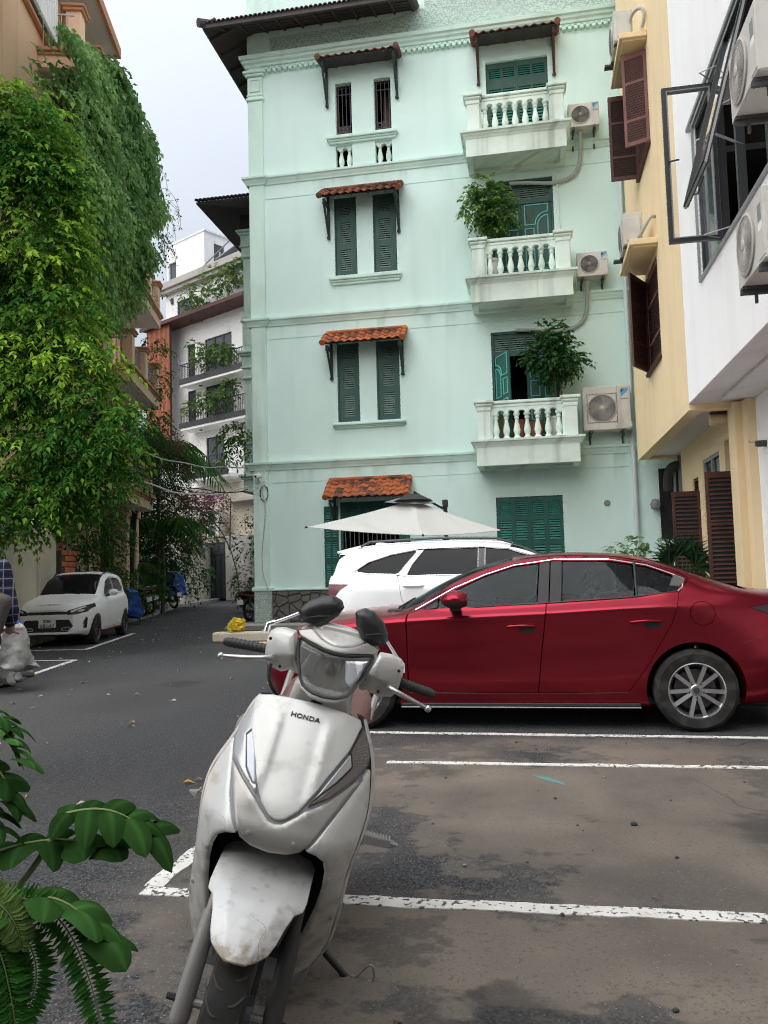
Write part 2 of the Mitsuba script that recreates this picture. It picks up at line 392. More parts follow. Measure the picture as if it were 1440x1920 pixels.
def panel(poly, fn, step=.02, thick=.01, r=.006, flip=False):
    """A sheet over the plane polygon: fn(u, v, off) -> xyz, with rounded edges and a back side 'thick' behind."""
    poly = (poly if hasattr(poly, 'geom_type') else sg.Polygon(poly)).buffer(0)
    if isinstance(poly, sg.MultiPolygon):
        return cat([panel(g, fn, step, thick, r, flip) for g in poly.geoms if g.area > 4 * r * r])
    poly = sg.polygon.orient(poly)
    holes = [np.array(h.segmentize(step * .5).coords)[:-1] for h in poly.interiors]
    ring = np.array(poly.exterior.segmentize(step * .5).coords)[:-1]
    pts, dist = [ring] + holes, [np.zeros(len(ring))] + [np.zeros(len(h)) for h in holes]
    for dd in (r * .3, r):
        inn = poly.buffer(-dd)
        for g in getattr(inn, 'geoms', [inn]):
            if not g.is_empty and g.length > 4 * step * .3:
                q = np.array(g.exterior.segmentize(step * .5).coords)[:-1]
                pts.append(q); dist.append(np.full(len(q), dd))
    core = poly.buffer(-r - step * .35)
    if not core.is_empty:
        x0, y0, x1, y1 = core.bounds
        gx, gy = np.meshgrid(np.arange(x0, x1, step), np.arange(y0, y1, step))
        g = np.stack([gx.ravel(), gy.ravel()], 1)
        g = g[shapely.contains_xy(core, g[:, 0], g[:, 1])]
        pts.append(g); dist.append(np.full(len(g), 1.0))
    P, D = np.vstack(pts), np.concatenate(dist)
    P, idx = np.unique(P.round(7), axis=0, return_index=True); D = D[idx]
    tr = Delaunay(P).simplices
    cen = P[tr].mean(1)
    tr = tr[shapely.contains_xy(poly.buffer(1e-6), cen[:, 0], cen[:, 1])]
    a = P[tr]; area = (a[:, 1, 0] - a[:, 0, 0]) * (a[:, 2, 1] - a[:, 0, 1]) - (a[:, 1, 1] - a[:, 0, 1]) * (a[:, 2, 0] - a[:, 0, 0])
    tr = tr[np.abs(area) > 1e-12]; area = area[np.abs(area) > 1e-12]
    tr[area < 0] = tr[area < 0][:, ::-1]
    k = np.clip(1 - D / max(r, 1e-9), 0, 1)
    off = -r * (1 - np.sqrt(np.maximum(1 - k * k, 0)))
    front, back = fn(P[:, 0], P[:, 1], off), fn(P[:, 0], P[:, 1], np.full(len(P), -thick))
    e = np.vstack([tr[:, [0, 1]], tr[:, [1, 2]], tr[:, [2, 0]]])
    es = {tuple(x) for x in e}
    b = np.array([x for x in es if (x[1], x[0]) not in es])
    n = len(P)
    side = np.vstack([np.stack([b[:, 1], b[:, 0], b[:, 0] + n], 1), np.stack([b[:, 1], b[:, 0] + n, b[:, 1] + n], 1)])
    f = np.vstack([tr, tr[:, ::-1] + n, side])
    return np.vstack([front, back]), f[:, ::-1] if flip else f


def grid_mesh(P):
    """P: (n, m, 3) points -> sheet."""
    n, m = P.shape[:2]
    i, j = np.meshgrid(np.arange(n - 1), np.arange(m - 1), indexing='ij')
    return P.reshape(-1, 3), tri(np.stack([i * m + j, i * m + j + 1, (i + 1) * m + j + 1, (i + 1) * m + j], -1).reshape(-1, 4))


hull = lambda pts: from_man(m3.Manifold.hull_points([tuple(map(float, p)) for p in pts]))


def rhull(boxes, r=.02, n=10):
    """Hull of spheres: list of (x, y, z) or (x, y, z, r), mirrored in y."""
    ms = []
    for b in boxes:
        q = b[3] if len(b) > 3 else r
        for s in (1, -1):
            ms.append(m3.Manifold.sphere(q, n).translate([b[0], s * b[1], b[2]]))
    return from_man(m3.Manifold.batch_hull(ms))


# ---------------------------------------------------------------- scene keys
_count = {}


def numbered(base):
    k = _count.get(base, 0)
    _count[base] = k + 1
    return base if k == 0 else f'{base}_{k:03d}'


def thing(name, label, cat_, M=None, group=None):
    key = numbered(name)
    place[key] = np.eye(4) if M is None else np.asarray(M, float)
    labels[key] = {'label': label, 'category': cat_}
    if group:
        labels[key]['group'] = group
    return key


def part(parent, name, mesh, m, M=None, smooth=False, label=None, color=None, kind=None, **kw):
    """One entry under parent (a thing, or a part of one). mesh: (V, F) or a ply dict that is used again under another matrix."""
    key = numbered(parent + '__' + name)
    root = parent.split('__')[0]
    W = place.get(root, np.eye(4)) @ (np.eye(4) if M is None else np.asarray(M, float))
    d = dict(mesh) if isinstance(mesh, dict) else mikit.ply(mesh, None, smooth, color=color)
    d['bsdf'] = {'type': 'ref', 'id': m}
    if not np.allclose(W, np.eye(4)):
        d['to_world'] = T(W.tolist()) if True else None
    d.update(kw)
    scene[key] = d
    if label or kind:
        labels[key] = {}
        if label:
            labels[key]['label'] = label
        if kind:
            labels[key]['kind'] = kind
    return key


def solo(name, label, cat_, mesh, m, M=None, smooth=False, group=None, color=None, kind=None):
    """A thing that is one mesh."""
    key = numbered(name)
    d = dict(mesh) if isinstance(mesh, dict) else mikit.ply(mesh, None, smooth, color=color)
    d['bsdf'] = {'type': 'ref', 'id': m}
    if M is not None:
        d['to_world'] = T(np.asarray(M).tolist())
    scene[key] = d
    labels[key] = {'label': label}
    if cat_:
        labels[key]['category'] = cat_
    if group:
        labels[key]['group'] = group
    if kind:
        labels[key]['kind'] = kind
    place[key] = np.eye(4) if M is None else np.asarray(M, float)
    return key


def pm(mesh, smooth=False, color=None):
    """A mesh written once, for use under many matrices."""
    return mikit.ply(mesh, None, smooth, color=color)


UNITBOX = pm(box(-.5, .5, -.5, .5, -.5, .5, .06))


def ubox(parent, name, m, x0, x1, y0, y1, z0, z1, **kw):
    return part(parent, name, UNITBOX, m, TR((x0 + x1) / 2, (y0 + y1) / 2, (z0 + z1) / 2) @ SC(abs(x1 - x0), abs(y1 - y0), abs(z1 - z0)), **kw)
mat('m_seat', (.11, .045, .04), .4)
scene['m_headlens'] = {'type': 'blendbsdf', 'weight': .07, 'a': {'type': 'thindielectric', 'int_ior': 1.5}, 'b': {'type': 'twosided', 'bsdf': {'type': 'principled', 'base_color': rgb(.40, .40, .38), 'roughness': .3}}}
mat('m_lever', (.50, .49, .47), .32, metallic=.85)
mat('m_black_mirror', (.014, .014, .015), .38, clearcoat=.2)
mat('m_gate', (.035, .038, .045), .5)
mat('m_backwall', (.20, .19, .175), .9)
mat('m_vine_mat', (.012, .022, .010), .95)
mat('m_trouser', (.012, .013, .018), .85)
mat('m_parcel', (.56, .50, .40), .6)
mat('m_midrib', (.16, .22, .07), .5)
mat('m_stalk', (.10, .16, .05), .5)
mat('m_chalk', (.10, .20, .18), .95)
mat('m_fork_dark', (.05, .048, .045), .6, metallic=.2)
TILE_OLD = lambda a, b, lo: (lambda p, n, uv: mix(mix(a, b, fbm(p.x * 5, p.y * 5, p.z * 5, 2)), (.05, .042, .038), smoothstep(lo, lo + .2, fbm(p.x * 3.1 + 9, p.y * 6, p.z * 6, 4)) * .85))
matp('m_tile_worn', TILE_OLD((.22, .085, .055), (.12, .055, .042), .42), .9, fine(60), .003)
matp('m_tile_mid', TILE_OLD((.28, .10, .052), (.17, .065, .042), .45), .88, fine(60), .003)
scene['m_car_glass'] = {'type': 'thindielectric', 'int_ior': 1.5, 'specular_transmittance': rgb(.15, .175, .17), 'specular_reflectance': rgb(.28, .30, .31)}
mat('m_cabin', (.02, .02, .022), .8)
matp('m_slat_fade', lambda p, n, uv: mix((.12, .19, .165), (.20, .29, .26), fbm(p.x * 6, p.y * 6, p.z * 30, 3)), .6, None, 0, .35)
matp('m_slat_green', lambda p, n, uv: mix((.025, .16, .13), (.05, .24, .20), fbm(p.x * 6, p.y * 6, p.z * 30, 3)), .5, None, 0, .4)
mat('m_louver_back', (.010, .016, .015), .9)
mat('m_grille', (.09, .075, .085), .6)
# ================================================================ ground
def ground_poly():
    return [(-90, -30), (60, -30), (60, 140), (-90, 140)]


scene['ground'] = {**pm(extr(sg.Polygon(ground_poly()), -.2, 0, 'z')), 'bsdf': {'type': 'ref', 'id': 'm_asphalt'}}
labels['ground'] = {'label': 'dark asphalt of the lane and the parking court with dried mud', 'kind': 'structure'}
rr = RS(5)


def wobble_strip(p, q, w, seed, amp=.012):
    p, q = np.array(p, float), np.array(q, float)
    L = np.linalg.norm(q - p); n = max(8, int(L / .035)); d = (q - p) / L; nn = np.array([-d[1], d[0]])
    t = np.linspace(0, L, n)
    r = RS(seed)
    def wob():
        a = meshkit.fbm(np.stack([t * 7, t * 0 + seed * 3.7 + r.rand() * 50, t * 0], 1), 3) - .5
        return a * amp * 2 + (r.rand(n) - .5) * amp * .5
    a = p + d * t[:, None] + nn * (w / 2 + wob())[:, None]
    b = p + d * t[:, None] - nn * (w / 2 + wob())[:, None]
    return extr(sg.Polygon(np.vstack([a, b[::-1]])).buffer(0), 0, .004, 'z')


def stripe(p, q, w, seed, label):
    k = solo('parking_line', label, 'parking line', wobble_strip(p, q, w, seed), 'm_linepaint')
    labels[k]['kind'] = 'structure'; labels[k].pop('category')


stripe((-1.66, 3.27), (3.2, 3.29), .088, 1, 'white painted bay line nearest the scooter, running right')
stripe((-1.025, 5.60), (3.2, 5.62), .07, 2, 'middle white bay line with a free left end')
stripe((-1.35, 6.62), (3.4, 6.50), .07, 3, 'white bay line under the near side of the red car')
stripe((-1.64, 3.32), (-1.62, 4.05), .085, 4, 'short white line closing the bay left of the scooter')
stripe((-1.9, 6.15), (-1.66, 6.63), .05, 44, 'worn white line end left of the scooter shield')
stripe((-6.35, 7.9), (-7.42, 12.28), .10, 5, 'white line closing the bay beside the covered motorbike')
stripe((-7.42, 12.25), (-9.6, 12.1), .09, 6, 'white end line behind the covered motorbike')
stripe((-8.28, 14.05), (-9.36, 18.0), .10, 7, 'white line along the street side of the hatchback')
stripe((-8.28, 14.08), (-10.6, 13.85), .09, 8, 'white end line in front of the hatchback')

# left pavement with a kerb, along the lane
KL = [(-10.3, 8.0), (-10.9, 12.5), (-11.0, 16.2), (-11.15, 19.5), (-12.3, 24.5), (-14.9, 32.4), (-16.4, 41.5), (-14.0, 43.2)]
pav = sg.Polygon(KL + [(-11, 60), (-60, 60), (-60, 8)])
scene['pavement'] = {**pm(extr(pav, -.1, .12, 'z')), 'bsdf': {'type': 'ref', 'id': 'm_kerb'}}
labels['pavement'] = {'label': 'raised grey pavement along the left side of the lane', 'kind': 'structure'}
kl = sg.LineString(KL)
for i in range(34):
    s = 6 + i * .98
    if s > kl.length - 1: break
    a, b = kl.interpolate(s), kl.interpolate(s + .965)
    ang = math.degrees(math.atan2(b.y - a.y, b.x - a.x))
    part('pavement', 'kerb_stone', pm(box(-.48, .48, -.02, .16, -.05, .128, .015)) if i == 0 else KB, 'm_kerb', TR((a.x + b.x) / 2, (a.y + b.y) / 2, 0) @ RO([0, 0, 1], ang))
    if i == 0: KB = {k: v for k, v in scene['pavement__kerb_stone'].items() if k in ('type', 'filename', 'face_normals')}
# pavement in front of the green house
scene['pavement_001'] = {**pm(extr([(-7.3, 18.6), (6, 18.6), (6, 19.9), (-7.3, 19.9)], -.1, .10, 'z')), 'bsdf': {'type': 'ref', 'id': 'm_kerb'}}
labels['pavement_001'] = {'label': 'narrow grey pavement at the foot of the green house', 'kind': 'structure'}

# ================================================================ green house
GM = TR(0, 19.6, 0)
gh = thing('green_house', 'tall mint green house with tiled awnings and three stone balconies', 'house', GM)


def rect(x0, z0, x1, z1):
    return sg.box(x0, z0, x1, z1)


opens = [rect(-4.61, 5.10, -4.04, 7.12), rect(-3.6, 5.10, -3.01, 7.12), rect(-4.6, 8.88, -4.02, 10.94), rect(-3.59, 8.88, -2.99, 10.94),
         rect(-4.5, 12.62, -4.07, 14.0), rect(-3.48, 12.62, -3.04, 14.0), rect(-4.52, 11.73, -4.08, 12.34), rect(-3.48, 11.73, -3.04, 12.34),
         rect(-.61, 11.75, .92, 14.02), rect(-.67, 8.2, .92, 10.9), rect(-.72, 4.4, .94, 7.1), rect(-4.62, .95, -2.9, 3.08), rect(-.74, .92, .84, 3.03)]
OP = shapely.union_all(opens)
joints = [.94, 3.62, 3.625, 7.37, 7.375, 11.10, 11.105, 15.0]
walls = []
for z0, z1 in ((.0, 3.615), (3.64, 7.345), (7.37, 11.085), (11.11, 15.02)):
    walls.append(extr(rect(-6.88, z0, 7.0, z1).difference(OP), 0, .24))
walls.append(extr(rect(-6.88, 0, 7.0, 15.0).difference(OP), .02, .25))
walls.append(box(-6.88, -6.6, .25, 9, 0, 15.6)); walls.append(box(6.7, 7.0, .25, 9, 0, 15.6)); walls.append(box(-6.6, 6.7, 8.7, 9, 0, 15.6))
part(gh, 'wall', cat(walls), 'm_mint')
part(gh, 'frieze', cat([extr([(-6.25, 15.02), (7, 15.02), (7, 17.6), (-1.6, 17.6), (-1.6, 16.15), (-2.1, 16.15), (-2.1, 15.72), (-3.0, 15.55), (-6.25, 15.52)], 0, .25)]), 'm_pebble', label='rough pebble dashed band under the roof')
part(gh, 'wall', cat([extr(sg.Polygon([(-6.88, 15.0), (7, 15.0), (7, 17.6), (-6.88, 17.6)]).difference(sg.Polygon([(-6.25, 15.02), (7, 15.02), (7, 17.6), (-1.6, 17.6), (-1.6, 16.15), (-2.1, 16.15), (-2.1, 15.72), (-3.0, 15.55), (-6.25, 15.52)])), .0, .25)]), 'm_mint_trim')
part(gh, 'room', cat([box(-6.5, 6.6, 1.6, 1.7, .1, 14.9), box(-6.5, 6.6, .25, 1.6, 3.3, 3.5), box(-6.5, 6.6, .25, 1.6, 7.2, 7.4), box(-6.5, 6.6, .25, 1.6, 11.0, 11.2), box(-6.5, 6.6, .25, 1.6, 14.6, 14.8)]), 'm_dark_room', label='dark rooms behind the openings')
for x in (-6.86, ):
    pil = part(gh, 'pilaster', cat([box(x, x + .4, -.06, .0, 1.0, 3.5, .008), box(x, x + .4, -.06, 0, 3.5, 4.0, .008), box(x, x + .4, -.06, 0, 4.0, 7.74, .008), box(x, x + .4, -.06, 0, 7.9, 11.5, .008), box(x, x + .4, -.06, 0, 11.7, 13.8, .008), box(x, x + .4, -.06, 0, 13.88, 14.45, .008), box(x + .02, x + .38, -.05, 0, 14.6, 14.72, .004)]), 'm_mint_trim')
    cap = [(-.0, 0), (.09, 0), (.09, .05), (.06, .09), (.0, .09)]
    part(gh, 'capital', cat([box(x - .1, x + .5, -.16, 0, 14.53, 14.60, .01), box(x - .06, x + .46, -.12, 0, 14.46, 14.53, .02), box(x - .02, x + .42, -.085, 0, 13.93, 13.97, .008), box(x - .04, x + .44, -.10, 0, 13.80, 13.88, .012)]), 'm_mint_trim')
    fr = sg.box(x + .1, 14.07, x + .3, 14.36)
    part(gh, 'capital_panel', extr(fr.buffer(.03, join_style=2).difference(fr), -.085, -.06), 'm_mint_trim')
    part(gh, 'camera_panel', extr(sg.box(x + .07, 3.66, x + .33, 4.0).difference(sg.box(x + .1, 3.69, x + .3, 3.97)), -.085, -.06), 'm_mint_trim')
    part(gh, 'pilaster_base', box(x - .06, x + .50, -.13, 0, .90, 1.0, .02), 'm_mint_trim')
    part(gh, 'pilaster_plinth', box(x - .0, x + .46, -.1, 0, .05, .9, .01), 'm_pebble')


def band_prof(z, s=1.0):
    # (outward, z) of a string course: lip over a hollow
    return [(0, z - .20 * s), (.03, z - .20 * s), (.035, z - .17 * s), (.07, z - .11 * s), (.085, z - .06 * s), (.12, z - .055 * s), (.125, z), (0, z + .01)]


for z in (4.165, 7.905, 11.69):
    part(gh, 'string_course', sweep_rect([(-6.9, 9.0), (-6.9, -.06), (-6.46, -.06), (-6.46, 0.0), (6.9, 0.0)][::1], band_prof(z)), 'm_mint_trim')
part(gh, 'cornice', cat([sweep_rect([(-6.9, 9), (-6.9, -.05), (7, -.05)], [(-.05, 14.72), (.02, 14.72), (.03, 14.78), (.08, 14.82), (.09, 14.88), (.14, 14.9), (.16, 14.99), (-.05, 15.02)]), box(-6.46, 7, -.03, 0, 14.68, 14.72, .003)]), 'm_mint_trim')
DN = pm(box(-.045, .045, -.10, 0, 14.54, 14.62, .005)); DU = pm(box(-.03, .03, -.08, 0, 14.615, 14.675, .004))
for i in range(62):
    x = -6.40 + i * .1435
    if x < 2.6:
        part(gh, 'dentil', DN, 'm_mint_trim', TR(x, 0, 0)); part(gh, 'dentil', DU, 'm_mint_trim', TR(x + .0717, 0, 0))

# roof over the left half
RZ = lambda y: 15.34 + .36 * (y + 1.0)
RL = lambda x: 15.34 + .36 * (x + 7.66)


def slab3(pts, t):
    P = np.array(pts, float); n = len(P)
    v = np.vstack([P, P + [0, 0, t]])
    f = [[0, i + 1, i] for i in range(1, n - 1)] + [[n, n + i, n + i + 1] for i in range(1, n - 1)]
    for i in range(n):
        j = (i + 1) % n
        f += [[i, j, j + n], [i, j + n, i + n]]
    m = trimesh.Trimesh(v, f, process=False); m.fix_normals()
    return np.array(m.vertices), np.array(m.faces)


part(gh, 'roof', cat([slab3([(-7.66, -1, RZ(-1)), (-2.35, -1, RZ(-1)), (-2.35, 3.0, RZ(3)), (-3.66, 3, RZ(3))], .05), slab3([(-7.66, -1, RZ(-1)), (-3.66, 3, RZ(3)), (-3.66, 9, RZ(3)), (-7.66, 9, RZ(-1))], .05)]), 'm_soffit_wood', label='dark timber roof underside')
rf = gh + '__roof'
part(rf, 'fascia', cat([box(-7.70, -2.33, -1.05, -1.0, 15.28, 15.41), box(-7.71, -7.66, -1.0, 9, 15.28, 15.41)]), 'm_tile_old')
for i in range(11):
    x = -7.3 + i * .49
    part(rf, 'rafter', slab3([(x, -.98, RZ(-1) - .05), (x + .05, -.98, RZ(-1) - .05), (x + .05, .0, RZ(0) - .05), (x, .0, RZ(0) - .05)], .048), 'm_soffit_wood')
for i in range(9):
    y = -.6 + i * .7
    part(rf, 'rafter', slab3([(-7.64, y, RL(-7.64) - .09), (-7.64, y + .07, RL(-7.64) - .09), (-6.88, y + .07, RL(-6.88) - .09), (-6.88, y, RL(-6.88) - .09)], .088), 'm_soffit_wood')
part(rf, 'batten', cat([slab3([(-7.6 + .36 * k, -1 + .2 * k + .1, RZ(-1 + .2 * k + .1) - .02), (-2.36, -1 + .2 * k + .1, RZ(-1 + .2 * k + .1) - .02), (-2.36, -1 + .2 * k + .13, RZ(-1 + .2 * k + .13) - .02), (-7.6 + .36 * k, -1 + .2 * k + .13, RZ(-1 + .2 * k + .13) - .02)], .018) for k in range(5)]), 'm_soffit_wood')
ht = np.linspace(0, np.pi, 7)
half_tile = extr(sg.Polygon(np.vstack([np.stack([.062 * np.cos(ht), .062 * np.sin(ht)], 1), np.stack([.045 * np.cos(ht[::-1]), .045 * np.sin(ht[::-1])], 1)])), 0, .42)
HT = pm(half_tile)
for i in range(44):
    x = -7.60 + i * .121
    part(rf, 'roof_tile', HT, 'm_tile_old', TR(x, -1.09, 15.375) @ RO([1, 0, 0], 19.8))
for i in range(56):
    part(rf, 'roof_tile', HT, 'm_tile_old', TR(-7.75, -.98 + i * .125, 15.37) @ RO([0, 0, 1], -90) @ RO([1, 0, 0], 19.8))
part(rf, 'hip_tile', tube([(-7.78, -1.12, 15.40), (-6.2, .46, RZ(.46) + .1)], .11, 10), 'm_tile_old')
part(rf, 'verge_tile', tube([(-2.33, -1.1, 15.40), (-2.33, 1.5, RZ(1.5) + .08)], .10, 10), 'm_tile_old')

# awnings: pan tiles on a slope, on two timber brackets
t_ = np.linspace(0, 1, 9)
prof_t = np.stack([t_ * .2, .022 * np.sin(t_ * 2 * np.pi - .6) + .01 * (t_ > .85)], 1)
AT = pm(extr(sg.Polygon(np.vstack([prof_t, (prof_t + [0, -.014])[::-1]])), 0, .26), 40)


def awning(x0, x1, zw, zf, pr, rows, wood, footz, stem='window_awning', lab=None, tile='m_tile'):
    a = part(gh, stem, slab3([(x0, -pr + .03, zf - .02), (x1, -pr + .03, zf - .02), (x1, -.005, zw - .05), (x0, -.005, zw - .05)], .02), 'm_soffit_wood', label=lab)
    sl = math.degrees(math.atan2(zw - zf, pr)); L = math.hypot(pr, zw - zf)
    cols = int(round((x1 - x0) / .2)); w = (x1 - x0) / cols
    r = RS(int(abs(x0 * 100) + zw * 10))
    for j in range(rows):
        for i in range(cols):
            s = L * j / rows
            y, z = -pr - .03 + s * math.cos(math.radians(sl)), zf + .005 + s * math.sin(math.radians(sl))
            part(a, 'roof_tile', AT, tile if r.rand() < .8 else 'm_tile_mid', TR(x0 + i * w + r.uniform(-.004, .004), y + r.uniform(-.008, .008), z + .018) @ RO([1, 0, 0], sl - 5.5) @ RO([0, 0, 1], r.uniform(-1.2, 1.2)) @ SC(w / .2, (L / rows + .05) / .26, 1.0))
    for x in (x0, x1):
        for j in range(rows):
            s0, s1 = L * j / rows - .05, L * (j + 1) / rows
            c, sn = math.cos(math.radians(sl)), math.sin(math.radians(sl))
            part(a, 'edge_tile', tube([(x, -pr + s0 * c, zf + s0 * sn + .035), (x, -pr + s1 * c, zf + s1 * sn + .02)], [.078, .062], 10), tile, smooth=40)
    part(a, 'ridge_tile', tube([(x0 - .02, -.04, zw + .02), (x1 + .02, -.04, zw + .02)], .055, 8), tile)
    for x in (x0 + .09, x1 - .09):
        b = part(a, 'bracket', cat([box(x - .03, x + .03, -pr + .06, 0, zf - .10, zf - .03, .006), box(x - .03, x + .03, -.075, -.001, footz, zw - .08, .006),
                                    mv(box(-.025, .025, -.03, .03, 0, math.hypot(pr - .1, zf - .07 - footz - .1), .005), TR(x, -.06, footz + .08) @ RO([1, 0, 0], math.degrees(math.atan2(pr - .14, zf - .07 - footz - .1)))),
                                    mv(lathe([(0, -.04), (.045, -.03), (.05, 0), (.04, .04), (0, .06)], 8), TR(x, -.05, footz + .02)), mv(lathe([(0, -.04), (.04, -.03), (.045, 0), (.03, .04), (0, .05)], 8), TR(x, -pr + .1, zf - .13))]), wood)
    part(a, 'rafter', cat([slab3([(x, -pr + .03, zf - .05), (x + .03, -pr + .03, zf - .05), (x + .03, -.01, zw - .08), (x, -.01, zw - .08)], .03) for x in np.linspace(x0 + .35, x1 - .35, 4)]), 'm_soffit_wood')
    return a


awning(-4.83, -2.83, 3.62, 3.14, .62, 4, 'm_green_dark', 2.55, lab='orange tiled awning over the ground floor window')
awning(-4.83, -2.83, 7.38, 6.98, .60, 3, 'm_green_dark', 6.2, lab='orange tiled awning over the first floor windows')
awning(-4.83, -2.83, 11.14, 10.74, .60, 3, 'm_green_dark', 9.86, tile='m_tile_mid', lab='orange tiled awning over the second floor windows')
awning(-4.80, -2.78, 14.50, 14.36, .60, 3, 'm_green_dark', 13.38, tile='m_tile_worn', lab='weathered tiled awning over the top floor windows')
awning(-.88, 1.16, 14.52, 14.33, .70, 3, 'm_brown_wood', 13.44, tile='m_tile_worn', lab='weathered tiled awning over the top balcony door')

SLAT = pm(mv(box(-.5, .5, -.004, .004, -.02, .02, .002), RO([1, 0, 0], -38)))


def slats(holder, x0, x1, z0, z1, y, n, m, name='slat'):
    for i in range(n):
        part(holder, name, SLAT, m, TR((x0 + x1) / 2, y, z0 + (z1 - z0) * (i + .5) / n) @ SC(x1 - x0, 1.0, (z1 - z0) / n / .050))


def louver(parent, name, x0, x1, z0, z1, cols, m, y=.06, slat_m=None, th=.045, label=None, st=.07, M=None):
    """A shutter: a board with openings, slats in them. cols: list of (x0, x1, z0, z1, n) openings."""
    body = rect(x0, z0, x1, z1)
    for c in cols:
        body = body.difference(rect(*[c[0], c[2], c[1], c[3]]))
    s = part(parent, name, extr(body, y, y + th), m, label=label)
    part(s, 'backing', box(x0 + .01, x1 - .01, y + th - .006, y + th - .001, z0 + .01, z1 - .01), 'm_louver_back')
    for c in cols:
        slats(s, c[0], c[1], c[2], c[3], y + th * .45, c[4], slat_m or m)
    return s


for z0, tag_ in ((5.10, 'first'), (8.88, 'second')):
    for x0, x1 in ((-4.61, -4.04), (-3.6, -3.01)):
        H = 2.02
        part(gh, 'window_frame', extr(rect(x0, z0, x1, z0 + H + .03).difference(rect(x0 + .035, z0 + .03, x1 - .035, z0 + H)), .03, .12), 'm_green_fade')
        a, b = x0 + .04, x1 - .04
        louver(gh, 'window_shutter', a, b, z0 + .03, z0 + H, [(a + .11, b - .11, z0 + 1.60, z0 + 1.84, 6), (a + .11, b - .11, z0 + .86, z0 + 1.42, 10), (a + .11, b - .11, z0 + .14, z0 + .70, 10)], 'm_green_fade', .07, 'm_slat_fade')
for z, h in ((5.05, .12), (8.84, .21), (12.55, .19)):
    part(gh, 'window_sill', cat([box(-4.74, -2.87, -.14, 0, z - h * .45, z, .012), box(-4.70, -2.91, -.10, 0, z - h * .72, z - h * .45, .02), box(-4.67, -2.94, -.06, 0, z - h, z - h * .72, .01)]), 'm_mint_trim')
BAL = [(0, 0), (.085, 0), (.085, .05), (.06, .07), (.05, .10), (.075, .17), (.08, .22), (.065, .30), (.042, .40), (.036, .47), (.055, .49), (.055, .52), (.04, .53), (.06, .56), (.075, .58), (.075, .62), (0, .62)]
BM = pm(lathe(BAL, 14), 40)
for x0, x1 in ((-4.5, -4.07), (-3.48, -3.04)):
    g = part(gh, 'window_grille', cat([tube([(x, .12, 12.6), (x, .12, 14.02)], .011, 6) for x in np.linspace(x0 + .06, x1 - .06, 4)] + [tube([(x0, .12, z), (x1, .12, z)], .012, 6) for z in (12.72, 12.88, 13.75)] + [tube([(x0 + .12 + .06 * k + .05 * math.cos(a), .11, 12.8 + .05 * math.sin(a)) for a in np.linspace(0, 2 * math.pi, 12)], .008, 5) for k in (0, 2)]), 'm_grille')
    part(gh, 'window_frame', extr(rect(x0 - .0, 12.6, x1, 14.02).difference(rect(x0 + .03, 12.65, x1 - .03, 13.98)), .15, .2), 'm_brown_wood')
    part(gh, 'curtain', grid_mesh(np.array([[[x, .55 + .04 * math.sin(x * 40) + .2 * (z - 12.5), z] for x in np.linspace(x0 - (.1 if x0 < -4 else -.12), x1 + .05 - (.25 if x0 < -4 else 0), 24)] for z in np.linspace(12.5, 14.1 if x0 > -4 else 13.2, 6)])), 'm_curtain')
    for x in (x0 + .11, x1 - .11):
        part(gh, 'baluster', BM, 'm_balcony', TR(x, .12, 11.73) @ SC(.95, .95, .98))
    xm = (x0 + x1) / 2
    part(gh, 'baluster_head', extr(rect(x0, 12.2, x1, 12.36).difference(shapely.union_all([sg.Point(xm, 12.2).buffer(.075), sg.Point(xm - .215, 12.2).buffer(.06), sg.Point(xm + .215, 12.2).buffer(.06)])), .06, .18), 'm_balcony')


